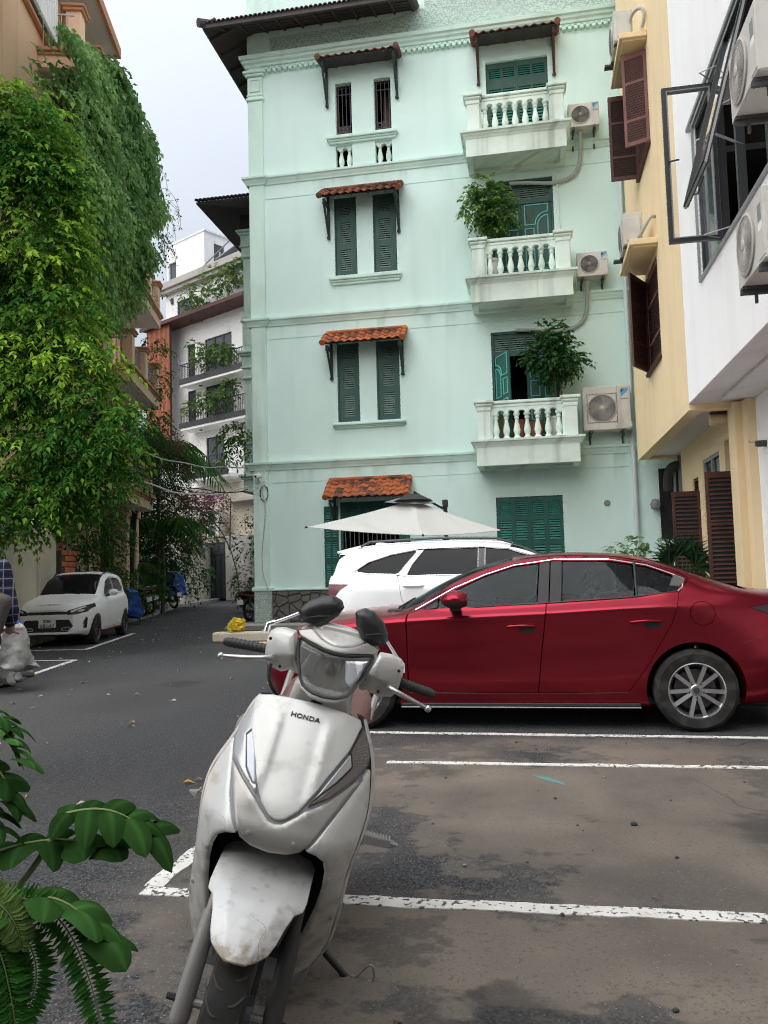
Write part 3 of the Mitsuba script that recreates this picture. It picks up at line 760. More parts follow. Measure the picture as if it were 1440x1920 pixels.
def balcony(zs, lab):
    """zs: height of the top of the slab's rim."""
    x0, x1, pr = -1.11, 1.24, .93
    b = part(gh, 'balcony', cat([box(x0, x1, -pr, 0, zs - .12 - .0, zs - .06), extr(rect(x0, zs - .60, x1, zs - .12), -pr, -pr + .12), box(x0, x0 + .14, -pr + .12, 0, zs - .60, zs - .12), box(x1 - .14, x1, -pr + .12, 0, zs - .60, zs - .12), box(x0 + .14, x1 - .14, -pr + .12, 0, zs - .52, zs - .12), box(x0 + .14, x1 - .14, -.14, 0, zs - .60, zs - .52)]), 'm_balcony', label=lab)
    part(b, 'slab_rim', sweep_rect([(x0, 0), (x0, -pr), (x1, -pr), (x1, 0)], [(-.25, zs - .17), (.01, zs - .17), (.03, zs - .13), (.06, zs - .10), (.08, zs - .06), (.12, zs - .05), (.125, zs), (-.25, zs + .002)]), 'm_balcony')
    part(b, 'soffit_rose', mv(lathe([(0, -.02), (.1, -.02), (.12, -.008), (.12, 0), (0, 0)], 20), TR(.08, -.45, zs - .52)), 'm_balcony')
    for x in (-.91, 1.06):
        part(b, 'post', box(x - .15, x + .15, -pr - .02, -pr + .27, zs, zs + .68, .01), 'm_balcony')
        part(b, 'post_cap', cat([box(x - .23, x + .23, -pr - .10, -pr + .35, zs + .86, zs + .93, .012), box(x - .20, x + .20, -pr - .07, -pr + .32, zs + .78, zs + .86, .03), box(x - .17, x + .17, -pr - .04, -pr + .29, zs + .67, zs + .78, .02)]), 'm_balcony')
    part(b, 'rail', cat([box(-.76, .91, -pr + .02, -pr + .24, zs + .84, zs + .91, .012), box(-.76, .91, -pr + .05, -pr + .21, zs + .74, zs + .84, .03)] + [box(xx - .09, xx + .09, -pr + .27, 0, zs + .76, zs + .90, .015) for xx in (-.95, 1.10)]), 'm_balcony')
    xs = np.linspace(-.64, .79, 7)
    gaps = shapely.union_all([sg.Point(x, zs + .60).buffer(.085).union(rect(x - .085, zs + .5, x + .085, zs + .60)) for x in (xs[:-1] + xs[1:]) / 2])
    part(b, 'arch_strip', extr(rect(-.76, zs + .58, .91, zs + .75).difference(gaps), -pr + .06, -pr + .19), 'm_balcony')
    part(b, 'side_panel', box(-.76, -.72, -pr + .05, -pr + .2, zs, zs + .75), 'm_balcony'); part(b, 'side_panel', box(.87, .91, -pr + .05, -pr + .2, zs, zs + .75), 'm_balcony')
    for x in xs:
        part(b, 'baluster', BM, 'm_balcony', TR(x, -pr + .125, zs))
    for x in (-.95, 1.10):
        for y in (-.5, -.22):
            part(b, 'baluster', BM, 'm_balcony', TR(x, y, zs) @ SC(1, 1, 1.24))
    return b


balcony(4.30, 'lowest stone balcony with turned balusters'); balcony(8.18, 'middle stone balcony with turned balusters'); balcony(11.74, 'top stone balcony with dark drip streaks')

# balcony doors
def frame_rect(x0, z0, x1, z1, w):
    return rect(x0, z0, x1, z1).difference(rect(x0 + w, z0 + w, x1 - w, z1 - w))


d3 = louver(gh, 'balcony_door', -.61, .92, 11.75, 14.02, [(x, x + .29, z0, z1, n) for x in (-.53, -.19, .20, .55) for z0, z1, n in ((13.60, 13.88, 5), (12.95, 13.34, 6), (11.95, 12.75, 10))], 'm_green_fade', .08, 'm_slat_green', label='dark green louvred door of the top balcony')
part(d3, 'meeting_stile', box(.13, .175, .06, .08, 11.75, 14.02, .006), 'm_green_fade')


def ring(pts, w=.022):
    return sg.Polygon(pts).buffer(w / 2, join_style=2).difference(sg.Polygon(pts).buffer(-w / 2, join_style=2))


def arc(cx, cy, r, a0, a1, n=8):
    return [(cx + r * math.cos(math.radians(a)), cy + r * math.sin(math.radians(a))) for a in np.linspace(a0, a1, n)]


def leaf_trim(mirror, w=.74):
    rings = [ring([(.09, 2.05), (w - .09, 2.05), (w - .09, 1.55), (w - .27, 1.55)] + arc(.09, 1.55, .31, 0, 90) [0:]), ring([(.09, 1.05)] + [(.34, 1.05)] + arc(.09, 1.52, .25, 0, 90)), ring([(w - .30, 1.45), (w - .09, 1.45), (w - .09, 1.08), (w - .30, 1.08)]),
             ring([(.09, .92), (.34, .92), (.34, .55), (.09, .55)]), ring([(w - .30, .95), (w - .09, .95), (w - .09, .5), (w - .30, .5)]), ring([(.09, .42), (w - .09, .42), (w - .09, .12), (.09, .12)])]
    g = shapely.union_all(rings)
    return extr(sa.scale(g, -1, 1, origin=(0, 0)) if mirror else g, -.016, 0)


def balcony_door(zb, zt, x0, x1, open_left, lab):
    d = part(gh, 'balcony_door', extr(frame_rect(x0, zb, x1, zt, .055), .03, .14), 'm_green_fade', label=lab)
    zt2 = zt - .62
    cols = [(x0 + .09 + k * (x1 - x0 - .16) / 4, x0 + .05 + (k + 1) * (x1 - x0 - .16) / 4, zt2 + .14, zt - .16, 6) for k in range(4)]
    louver(d, 'transom', x0 + .055, x1 - .055, zt2 + .02, zt - .055, cols, 'm_green_fade', .07, 'm_slat_fade')
    xm = (x0 + x1) / 2; w = xm - x0 - .06
    for k, s in enumerate((0, 1)):
        ang = -62 if (s == 0 and open_left) else 0
        M = TR(x0 + .058, .07, zb) @ RO([0, 0, 1], ang) if s == 0 else TR(x1 - .058, .07, zb)
        body = box(0, w, 0, .045, 0, zt2 - zb, .006)
        if s: body = mv(body, SC(-1, 1, 1))
        lf = part(d, 'door_leaf', body, 'm_green_wood' if open_left and s == 0 else 'm_green_fade', M)
        part(d, 'door_moulding', leaf_trim(s == 1, w), 'm_teal_trim', M)
    return d


balcony_door(8.2, 10.9, -.67, .92, False, 'green panelled door behind the middle balcony')
balcony_door(4.4, 7.1, -.72, .94, True, 'green panelled door of the lowest balcony with one leaf open')

# ground floor windows
louver(gh, 'ground_window', -.74, .84, .92, 3.03, [(x, x + .27, z0, z1, n) for x in (-.66, -.29, .12, .49) for z0, z1, n in ((2.58, 2.92, 7), (1.98, 2.46, 8), (1.10, 1.86, 11))], 'm_green_wood', .03, 'm_slat_green', label='dark green louvred window right of the parasol')
part(gh + '__ground_window', 'meeting_stile', box(.025, .075, .008, .03, .92, 3.03, .006), 'm_green_wood')
gw = part(gh, 'ground_window', extr(rect(-4.62, .95, -2.9, 3.08).difference(rect(-4.56, 1.0, -2.96, 3.02)), .05, .16), 'm_green_wood', label='barred ground floor window behind the parasol')
louver(gw, 'transom', -4.56, -2.96, 2.62, 3.02, [(x, x + .3, 2.7, 2.94, 5) for x in (-4.48, -4.1, -3.72, -3.34)], 'm_green_wood', .10, 'm_slat_green')
part(gw, 'grille', cat([tube([(x, .07, 1.0), (x, .07, 2.62)], .009, 6) for x in np.linspace(-4.5, -3.02, 14)] + [tube([(-4.56, .07, z), (-2.96, .07, z)], .01, 6) for z in (2.5, 2.36, 1.2)] + [tube([(x + .05 * math.cos(a), .07, 2.43 + .05 * math.sin(a)) for a in np.linspace(0, 2 * math.pi, 12)], .007, 5) for x in np.linspace(-4.44, -3.08, 13)]), 'm_grey_metal')
for x0, x1 in ((-5.02, -4.66), (-3.12, -2.86)):
    louver(gw, 'window_shutter', x0, x1, .95, 2.98, [(a, b, z0, z1, n) for a, b in (((x0 + .04, x0 + .155), (x0 + .20, x1 - .04)) if x1 - x0 > .3 else ((x0 + .05, x1 - .05),)) for z0, z1, n in ((2.2, 2.85, 10), (1.68, 2.1, 8), (1.1, 1.55, 8))], 'm_green_wood', -.05, 'm_slat_green')

# stone foot: irregular stones
rs = RS(11)
pts = np.array([(x + rs.uniform(-.10, .10), z + rs.uniform(-.07, .07)) for i, x in enumerate(np.arange(-6.9, -3.2, .27)) for z in np.arange(-.2, 1.2, .19) + (.09 if i % 2 else 0)])
vor = Voronoi(pts)
clip = rect(-6.40, .02, -3.6, .90)
foot = part(gh, 'stone_foot', box(-6.42, -3.6, -.05, .0, .0, .91), 'm_mortar')
for reg in vor.point_region:
    idx = vor.regions[reg]
    if -1 in idx or not idx: continue
    g = sg.Polygon(vor.vertices[idx]).intersection(clip).buffer(-.012).buffer(-.02).buffer(.02, quad_segs=2)
    if g.geom_type != 'Polygon' or g.area < .004: continue
    g = g.simplify(.006)
    t = rs.uniform(.02, .05); ry = rs.uniform(-4, 4)
    bot, top = extr(g, -.05 - t * .6, -.049), extr(g.buffer(-.012, join_style=2), -.05 - t, -.05 - t * .6 + .001) if g.buffer(-.012).geom_type == 'Polygon' and g.buffer(-.012).area > .001 else None
    part(foot, 'stone', cat([bot, top]), 'm_stone', TR(0, 0, 0))
part(gh, 'foot_cap', box(-6.42, -3.6, -.09, 0, .905, .955, .012), 'm_mint_trim')

# left side porch: stacked columns with entablatures, on the house's far corner
pc = part(gh, 'porch', cat([box(-8.30, -6.9, 3.2, 7, z - .5, z - .06) for z in (4.3, 8.05, 11.8)]), 'm_mint_trim', label='columned porch on the left side of the house')
for z in (4.3, 8.05, 11.8):
    part(pc, 'entablature', cat([box(-8.42, -6.9, 3.06, 7, z - .07, z, .015), box(-8.36, -6.9, 3.12, 7, z - .14, z - .07, .02), box(-8.34, -6.9, 3.15, 7, z - .52, z - .47, .01)]), 'm_mint_trim')
for z in (4.3, 8.05):
    part(pc, 'pedestal', cat([box(-8.28, -7.88, 3.2, 3.6, z, z + .95, .01), box(-8.34, -7.82, 3.14, 3.66, z + .9, z + 1.0, .03), extr(sg.box(-8.2, z + .2, -7.96, z + .75).difference(sg.box(-8.17, z + .23, -7.99, z + .72)), 3.18, 3.2)]), 'm_mint_trim')
    part(pc, 'column', cat([box(-8.24, -7.92, 3.24, 3.56, z + 1.0, z + 3.0, .02), box(-8.30, -7.86, 3.18, 3.62, z + 1.0, z + 1.1, .02), box(-8.32, -7.84, 3.16, 3.64, z + 2.9, z + 2.97, .02), box(-8.28, -7.88, 3.2, 3.6, z + 2.97, z + 3.26, .01)]), 'm_mint_trim')
    part(pc, 'parapet', cat([box(-7.85, -6.9, 3.3, 3.42, z + .8, z + .9, .02), box(-8.2, -8.1, 3.6, 7, z + .8, z + .9, .02)] + [tube([(x, 3.36, z), (x, 3.36, z + .8)], .012, 6) for x in np.linspace(-7.8, -7, 8)]), 'm_green_dark')
part(pc, 'roof', cat([slab3([(-9.25, 2.1, 12.25), (-6.9, 2.1, 12.25), (-6.9, 4.2, 12.95), (-8.2, 4.2, 12.95)], .06), slab3([(-9.25, 2.1, 12.25), (-8.2, 4.2, 12.95), (-8.2, 7, 12.95), (-9.25, 7.2, 12.25)], .06), box(-8.30, -6.9, 3.2, 7, 11.8, 12.3)]), 'm_soffit_wood')
for i in range(20):
    part(pc + '__roof', 'roof_tile', HT, 'm_tile_old', TR(-9.2 + i * .121, 2.0, 12.31) @ RO([1, 0, 0], 18))
part(gh, 'lantern', cat([mv(lathe([(0, 0), (.05, .02), (.09, .22), (.11, .24), (.0, .36)], 8), TR(-7.05, .7, 2.95)), tube([(-6.9, .7, 3.3), (-7.05, .7, 3.38), (-7.05, .7, 3.3)], .012, 6)]), 'm_black_metal')
# ================================================================ right side: yellow house and white building, walls facing the court (-X)
def acunit(name, label, M, w=.80, h=.58, d=.30, group=None, style=0, m='m_ac', hang=True):
    """An outdoor air conditioner; local: front (fan) faces -y, body from y 0 to d, x 0..w, z 0..h."""
    a = thing(name, label, 'air conditioner', M, group)
    part(a, 'case', box(0, w, 0, d, 0, h, .012), m)
    cx, cz, r = w * .40, h * .5, min(h * .43, w * .3)
    part(a, 'fan_ring', mv(lathe([(r, 0), (r + .012, -.018), (r - .006, -.026), (r - .012, -.004), (r - .012, .0), (r, 0)], 36, 'y'), TR(cx, 0, cz)), 'm_ac_beige' if style else 'm_ac', smooth=40)
    part(a, 'fan_recess', mv(lathe([(0, -.003), (r - .01, -.003), (r - .01, .0), (0, 0)], 32, 'y'), TR(cx, 0, cz)), 'm_ac_dark')
    bl = []
    for k in range(3):
        t = np.linspace(0, 1.0, 7)
        P = np.array([[[cx + rr_ * math.cos(k * 2.094 + tt * 1.25 + rr_ * 1.5), -.006 - .006 * tt, cz + rr_ * math.sin(k * 2.094 + tt * 1.25 + rr_ * 1.5)] for rr_ in np.linspace(.06, r * .88, 4)] for tt in t])
        bl.append(grid_mesh(P))
    part(a, 'fan_blade', cat(bl), 'm_ac_grille')
    g = []
    nsp = 44 if style else 30
    for k in range(nsp):
        an = k * 2 * math.pi / nsp
        sw = .55 if style else .0
        P = [(cx + q * math.cos(an + sw * (q / r)), -.022 - .010 * (1 - q / r), cz + q * math.sin(an + sw * (q / r))) for q in np.linspace(.05, r - .004, 4)]
        g.append(tube(P, .0034 if style else .0026, 4, False))
    for q in np.linspace(.09, r - .02, 7 if style else 9):
        g.append(tube([(cx + q * math.cos(t), -.024 - .01 * (1 - q / r), cz + q * math.sin(t)) for t in np.linspace(0, 2 * math.pi, 29)], .002, 4, False))
    part(a, 'fan_grille', cat(g), 'm_ac_beige' if style else 'm_ac_grille')
    part(a, 'fan_hub', mv(lathe([(0, -.045), (.035, -.042), (.05, -.03), (.05, -.02), (0, -.02)], 16, 'y'), TR(cx, 0, cz)), 'm_ac_beige' if style else 'm_ac_grille')
    part(a, 'service_cover', box(w * .80, w * .995, -.006, .05, .03, h * .45, .006), m)
    for q in (.12, .8): part(a, 'base_foot', box(w * q, w * q + w * .08, -.01, d + .01, -.03, 0), 'm_ac_dark')
    return a


def logo(a, w, h, s, y=-.002):
    part(a, 'logo_mark', extr(sg.Polygon([(w * .80, h * .90), (w * .80 + s, h * .90), (w * .80 + s * .1, h * .90 - s * .85), (w * .80, h * .90 - s * .85)]), y - .002, y), 'm_blue_print')
    part(a, 'logo_mark', extr(sg.Polygon([(w * .80, h * .90), (w * .80 + s * .42, h * .90), (w * .80 + s * .0, h * .90 - s * .45)]), y - .004, y - .0025), 'm_dark_print')
    part(a, 'lettering', mv(meshkit_text('DAIKIN', s * .18), TR(w * .80, y, h * .905) @ RO([1, 0, 0], 90)), 'm_dark_print')
    part(a, 'lettering', mv(meshkit_text('INVERTER', s * .13), TR(w * .80, y, h * .90 - s * 1.2) @ RO([1, 0, 0], 90)), 'm_dark_print')


def meshkit_text(t, h):
    m = meshkit.text_mesh(t, h, .002, True)
    return np.array(m.vertices), np.array(m.faces)


def wallbrackets(a, w, d, z=-.03):
    for x in (w * .15, w * .85):
        part(a, 'bracket', cat([box(x - .02, x + .02, -.02, d + .12, z - .04, z), box(x - .02, x + .02, d + .08, d + .12, z - .32, z - .04), box(x - .02, x + .02, d * .3, d * .3 + .02, z - .12, z - .04)]), 'm_ac_dark')


for i, (x, z, w, h, lab) in enumerate([(1.33, 11.80, .72, .58, 'topmost air conditioner beside the top stone balcony'), (1.38, 8.13, .70, .58, 'air conditioner partly behind the middle stone balcony'), (1.37, 4.46, 1.07, 1.02, 'large air conditioner beside the lowest stone balcony')]):
    M = TR(x, 19.6 - .5, z)
    a = acunit('air_conditioner', lab, M, w, h, .36, 'air conditioners on the green wall', 1 if i == 2 else 0)
    logo(a, w, h, .13 if i < 2 else .19)
    if i == 2:
        part(a, 'fan_guard', extr(frame_rect(w * .40 - .34, h * .5 - .34, w * .40 + .34, h * .5 + .34, .018), -.012, 0), 'm_ac_grille')
        part(a, 'panel_seam', box(w * .72, w * .724, -.003, 0, .02, h - .02), 'm_ac_dark')
        part(a, 'pipe_cover', box(w * .93, w * 1.02, -.02, .2, .03, .16, .01), 'm_ac')
    wallbrackets(a, w, .36)
for z, lab in ((11.72, 'upper'), (8.02, 'lower')):
    P = spline([(1.62, 19.25, z + .05), (1.60, 19.45, z - .35), (1.45, 19.53, z - .85), (1.15, 19.55, z - 1.0), (.6, 19.55, z - .99), (.05, 19.55, z - .93), (-.12, 19.56, z - .92)], 30)
    solo('refrigerant_hose', f'{lab} of the two grey wrapped hoses curving under the stone balconies', 'hose', tube(P, .045, 10), 'm_hose', smooth=40, group='hoses of the air conditioners')
P = [(1.03, 19.56, 9.2), (1.03, 19.56, 10.9)]
solo('conduit', 'thin pale conduit right of the middle balcony door', 'conduit', tube(P, .018, 8), 'm_balcony')
P = np.array([(2.50, 19.50, .1), (2.50, 19.50, 4.0), (2.50, 19.50, 12.0)])
dp = solo('drainpipe', 'pale blue drainpipe at the right edge of the green wall', 'drainpipe', tube(P, .055, 12), 'm_pipe', smooth=40)
for z in (1.0, 2.6, 4.6, 6.6, 8.6, 10.6):
    part(dp, 'clamp', mv(lathe([(.058, -.03), (.066, -.03), (.066, .03), (.058, .03)], 12), TR(2.5, 19.5, z)), 'm_pipe')
solo('vent_cap', 'small round grey vent on the green wall', 'vent', mv(lathe([(0, -.03), (.06, -.03), (.075, 0), (0, 0)], 16, 'y'), TR(1.86, 19.59, 2.79)), 'm_grey_plastic')
wl = thing('wall_lamp', 'small grey wall lamp on the green wall behind the shutters', 'lamp', TR(2.93, 19.55, 2.72))
part(wl, 'base', box(-.06, .06, -.02, .05, -.05, .12, .01), 'm_grey_plastic'); part(wl, 'shade', mv(lathe([(0, .12), (.07, .10), (.12, 0), (.10, -.1), (.05, -.13), (0, -.13)], 14), TR(0, -.10, 0)), 'm_grey_plastic', smooth=40)

# local frame of walls that face -X:  x = -Y + c, y into the wall (+X), z up
def right_frame(X, Y):
    return TR(X, Y, 0) @ np.array([[0, 1, 0, 0], [-1, 0, 0, 0], [0, 0, 1, 0], [0, 0, 0, 1.0]])


XP = 2.53
# --- yellow house: overhanging upper floors (Y 13..19), ground floor set back to X 3.3
yh = thing('yellow_house', 'yellow house with brown shutters and an overhanging upper floor', 'house', right_frame(XP, 19.0))
# local x = 19 - Y (0 far .. 6 near)
WO = [rect(2.30, 9.2, 3.82, 11.03), rect(2.30, 5.13, 3.82, 7.04)]
part(yh, 'wall', cat([extr(rect(0, 3.80, 6.0, 18).difference(shapely.union_all(WO)), 0, .25), box(0, .25, .25, 5, 3.80, 18), box(.25, 6, .25, 5, 17.7, 18)]), 'm_yellow')
part(yh, 'overhang_beam', cat([box(0, 6, 0, .22, 3.69, 3.80, .004), box(0, .22, .22, .8, 3.69, 3.80), box(5.78, 6, .22, .85, 3.69, 3.80)]), 'm_yellow')
part(yh, 'overhang_soffit', box(.22, 5.78, .22, .8, 3.76, 3.80), 'm_soffit')
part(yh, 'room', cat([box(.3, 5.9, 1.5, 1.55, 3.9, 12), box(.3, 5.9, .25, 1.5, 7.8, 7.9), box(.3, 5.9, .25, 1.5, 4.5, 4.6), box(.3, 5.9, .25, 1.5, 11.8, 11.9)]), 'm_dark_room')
for z in (11.12, 7.16):
    part(yh, 'window_hood', cat([box(2.42, 4.06, -.50, 0, z, z + .11, .01), box(2.48, 4.0, -.44, 0, z - .03, z)]), 'm_yellow', label='yellow concrete slab over a shuttered window')
for z0, z1 in ((9.2, 11.03), (5.13, 7.04)):
    part(yh, 'window_frame', cat([extr(frame_rect(2.30, z0, 3.82, z1, .06), .02, .2)]), 'm_brown_wood')
    part(yh, 'window_sill', box(2.26, 3.86, -.07, .02, z0 - .05, z0 + .02, .008), 'm_brown_wood')


def r_shutter(parent, hinge_x, w, z0, z1, ang, mirror, m, n=34, lab=None, name='window_shutter', y=0.0, splits=(.0, .26, .70, 1.0)):
    """A louvred leaf hinged at local (hinge_x, y); ang: degrees it swings out from the wall line."""
    M = TR(hinge_x, y, 0) @ RO([0, 0, 1], ang)
    sx = -1 if mirror else 1
    H = z1 - z0
    cols = [(.055, w - .055, z0 + .08 + a * (H - .13), z0 + .03 + b * (H - .13), max(3, int(n * (b - a)))) for a, b in zip(splits[:-1], splits[1:])]
    body = rect(0, z0, w, z1)
    for c in cols:
        body = body.difference(rect(c[0], c[2], c[1], c[3]))
    g = extr(body, -.02, .02)
    s = part(parent, name, mv(g, SC(sx, 1, 1)), m, M, label=lab)
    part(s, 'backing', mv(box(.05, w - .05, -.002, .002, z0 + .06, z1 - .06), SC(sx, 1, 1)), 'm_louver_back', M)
    for c in cols:
        for i in range(c[4]):
            part(s, 'slat', SLAT, m, M @ TR(sx * (c[0] + c[1]) / 2, 0, c[2] + (c[3] - c[2]) * (i + .5) / c[4]) @ SC(c[1] - c[0], 1.2, (c[3] - c[2]) / c[4] / .046))
    return s


r_shutter(yh, 3.80, .46, 9.22, 11.02, 248, False, 'm_brown_fade', 34, 'faded mauve brown leaf of the upper window')
r_shutter(yh, 2.32, .56, 9.22, 11.02, -92, False, 'm_brown_wood', 34, 'dark brown leaf of the upper window')
r_shutter(yh, 2.36, 1.42, 5.16, 7.0, 0, False, 'm_brown_fade', 30, 'closed louvred leaf of the lower window', y=.03)
r_shutter(yh, 2.32, .80, 5.16, 7.02, -30, False, 'm_brown_wood', 30, 'dark leaf of the lower window standing ajar')

for z, lab, x in ((11.26, 'upper of two weathered air conditioners on yellow window slabs', 3.0), (7.30, 'lower of two weathered air conditioners on yellow window slabs', 2.95)):
    M = right_frame(XP - .55, 19.0) @ TR(x, 0, z)
    a = acunit('weathered_air_conditioner', lab, M, .80, .60, .34, 'air conditioners on yellow slabs', 0, 'm_ac')
    part(a, 'side_cover', box(.80, .83, .05, .30, .06, .5, .01), 'm_ac')
    part(a, 'hose', tube(spline([(.82, .25, .12), (1.0, .34, .20), (1.06, .45, .36), (.98, .54, .40)] if z < 9 else [(.80, .3, .12), (.95, .36, .42), (1.05, .42, .40), (1.08, .46, .0)], 16), .03, 8), 'm_hose', smooth=40)
    part(a, 'support_bar', box(-.05, .1, -.12, .4, -.05, -.015), 'm_ac_dark')

# ground floor of the yellow house, set back
yg = yh
XG = .77   # local depth of the set-back wall
GO = [rect(2.0, 0.1, 2.55, 3.0), rect(3.0, .1, 4.35, 3.25), rect(4.75, .1, 5.55, 3.35)]
part(yg, 'wall', extr(rect(.9, 0, 6.2, 3.76).difference(shapely.union_all(GO)), XG, XG + .22), 'm_yellow')
part(yg, 'wall', cat([box(5.75, 6.15, XG - .16, XG, 0, 3.76, .01), box(6.15, 6.4, XG - .04, XG + .3, 0, 3.76, .006)]), 'm_yellow', label='yellow corner pier')
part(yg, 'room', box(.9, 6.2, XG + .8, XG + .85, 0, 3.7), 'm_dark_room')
part(yg, 'door_frame', cat([extr(frame_rect(3.0, 0, 4.35, 3.25, .06), XG + .02, XG + .12), box(3.0, 4.35, XG + .02, XG + .12, 2.55, 2.62), box(3.64, 3.70, XG + .02, XG + .12, 0, 3.2)]), 'm_zinc')
part(yg, 'door_pane', cat([box(3.06, 3.64, XG + .06, XG + .07, .1, 3.19), box(3.70, 4.29, XG + .06, XG + .07, .1, 3.19)]), 'm_glass_dark')
part(yg, 'window_frame', cat([extr(frame_rect(2.0, .1, 2.55, 3.0, .05), XG + .03, XG + .13), extr(frame_rect(4.75, .1, 5.55, 3.35, .06), XG + .1, XG + .2)]), 'm_brown_wood')
louver(yg, 'door_shutter', 4.81, 5.49, .2, 3.29, [(4.88, 5.42, .4, 1.4, 14), (4.88, 5.42, 1.6, 2.4, 11), (4.88, 5.42, 2.5, 3.2, 10)], 'm_brown_wood', XG + .12, label='closed brown louvred door leaf')
# two leaves standing straight out from the wall
def out_leaf(x, y0, y1, z0, z1, lab, m='m_brown_wood', n=36):
    s_ = r_shutter(yh, x, y1 - y0, z0, z1, 90, False, m, n, lab, 'door_shutter', y0)
    return s_
out_leaf(5.28, XG - .45, XG, .08, 2.79, 'open brown louvred door leaf nearest the red car')
out_leaf(2.6, XG - .52, XG, .08, 2.72, 'open dark brown door leaf behind the fan palm', n=32)
bl_ = thing('roller_blind', 'rolled yellow blind box under the overhang', 'blind', right_frame(XP, 19.0))
part(bl_, 'roll', mv(lathe([(0, 0), (.09, 0), (.09, .36), (0, .36)], 14, 'y'), TR(5.50, .40, 3.60)), 'm_yellow', smooth=40); part(bl_, 'bracket', box(5.40, 5.60, .42, .77, 3.70, 3.74), 'm_brown_wood')
gp = thing('grey_downpipe', 'thick grey pipe in the corner beside the yellow house', 'pipe', TR(3.45, 18.9, 0))
part(gp, 'pipe', tube([(0, 0, .1), (0, 0, 3.75)], .085, 12), 'm_grey_plastic', smooth=40); part(gp, 'elbow', tube(spline([(-.28, .2, 3.0), (-.28, .1, 3.35), (-.2, .05, 3.5), (-.05, 0, 3.52)], 12), .10, 12), 'm_ac_dark', smooth=40); part(gp, 'side_pipe', tube([(-.14, .15, .1), (-.14, .15, 3.4)], .03, 8), 'm_hose')
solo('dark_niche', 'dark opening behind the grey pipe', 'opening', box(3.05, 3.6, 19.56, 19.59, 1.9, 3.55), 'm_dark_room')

# --- white building: nearer the camera
wb = thing('white_building', 'white rendered building with dark framed windows and an overhanging upper floor', 'building', right_frame(XP, 13.0))
# local x = 13 - Y:  window opening Y 11.65 .. 7.9 -> x 1.35 .. 5.1
part(wb, 'wall', cat([extr(rect(.003, 3.80, 14, 18).difference(rect(1.35, 5.30, 5.6, 7.50)), .0, .25), box(13.75, 14, .25, 6, 3.8, 18)]), 'm_whitewall')
part(wb, 'overhang_soffit', cat([box(.003, 14, .25, 1.0, 3.79, 3.95), box(.003, 14, .0, .25, 3.788, 3.80)]), 'm_soffit')
part(wb, 'soffit_panel', box(.45, 4.2, .38, .92, 3.745, 3.79, .01), 'm_soffit')
part(wb, 'wall', cat([box(.4, 14, .86, 1.1, 0, 3.79)]), 'm_whitewall')
part(wb, 'window_trim', cat([extr(frame_rect(1.30, 5.25, 5.65, 7.55, .05), -.03, .0)]), 'm_grey_metal')
part(wb, 'drip_rail', box(1.05, 5.9, -.05, 0, 7.57, 7.64, .01), 'm_grey_metal')
part(wb, 'window_frame', cat([extr(frame_rect(1.35, 5.30, 5.6, 7.5, .06), .02, .12)] + [box(x - .035, x + .035, .02, .12, 5.36, 7.44) for x in (2.50, 3.35, 4.5)]), 'm_black_metal')
for x0, x1 in ((1.41, 2.46), (4.54, 5.54)): part(wb, 'window_pane', box(x0, x1, .06, .07, 5.36, 7.44), 'm_glass_apart')
part(wb, 'room', cat([box(1.3, 5.7, 2.0, 2.05, 5.0, 7.9), box(1.3, 5.7, .25, 2.0, 7.8, 7.9), box(1.3, 5.7, .25, 2.0, 5.0, 5.1)]), 'm_soffit')
# open casement: swings out square to the wall at Y 10.43
Mc = TR(2.57, .0, 0) @ RO([0, 0, 1], -90)
cs = part(wb, 'casement', extr(frame_rect(0, 5.36, .63, 7.40, .055), -.03, .03), 'm_black_metal', Mc, label='open black framed casement')
part(cs, 'casement_edge', extr(frame_rect(.05, 5.41, .58, 7.35, .014), -.04, .04), 'm_grey_plastic', Mc)
part(cs, 'pane', (np.array([[.055, 0, 5.41], [.575, 0, 5.41], [.575, 0, 7.35], [.055, 0, 7.35]]), np.array([[0, 1, 2], [0, 2, 3]])), 'm_pane', Mc)
part(cs, 'handle', tube([(.585, .045, 6.40), (.585, .075, 6.40), (.47, .08, 6.41)], .011, 8), 'm_black_metal', Mc)
part(cs, 'stay', tube([(.02, .02, 7.43), (.2, .2, 7.44), (-.02, .33, 7.44)], .008, 6), 'm_grey_metal', Mc); part(cs, 'stay', tube([(.02, .02, 5.37), (.25, .2, 5.36), (-.02, .38, 5.36)], .008, 6), 'm_grey_metal', Mc)
# top-hung sash pushed out
Ms = TR(0, -.02, 7.46) @ RO([1, 0, 0], -15.5)
ts = part(wb, 'awning_sash', extr(frame_rect(3.36, -2.06, 4.46, 0, .055), -.03, .03), 'm_black_metal', Ms, label='top hung sash pushed outwards')
part(ts, 'sash_edge', extr(frame_rect(3.345, -2.075, 4.475, .015, .02), -.012, .012), 'm_grey_metal', Ms)
part(ts, 'pane', (np.array([[3.41, 0, -2.0], [4.41, 0, -2.0], [4.41, 0, -.05], [3.41, 0, -.05]]), np.array([[0, 1, 2], [0, 2, 3]])), 'm_pane', Ms)
part(ts, 'stay', tube([(3.37, .1, 6.75), (3.38, -.25, 6.60)], .016, 6), 'm_grey_metal'); part(ts, 'stay', tube([(3.37, .1, 6.15), (3.38, -.22, 6.32), (3.38, -.42, 6.25)], .016, 6), 'm_grey_metal')
part(ts, 'handle', tube([(3.44, .04, -1.93), (3.44, .09, -1.92), (3.52, .1, -1.74)], .012, 8), 'm_black_metal', Ms)
part(wb, 'blank_plate', box(1.18, 1.24, -.006, 0, 6.93, 7.08), 'm_grey_metal')
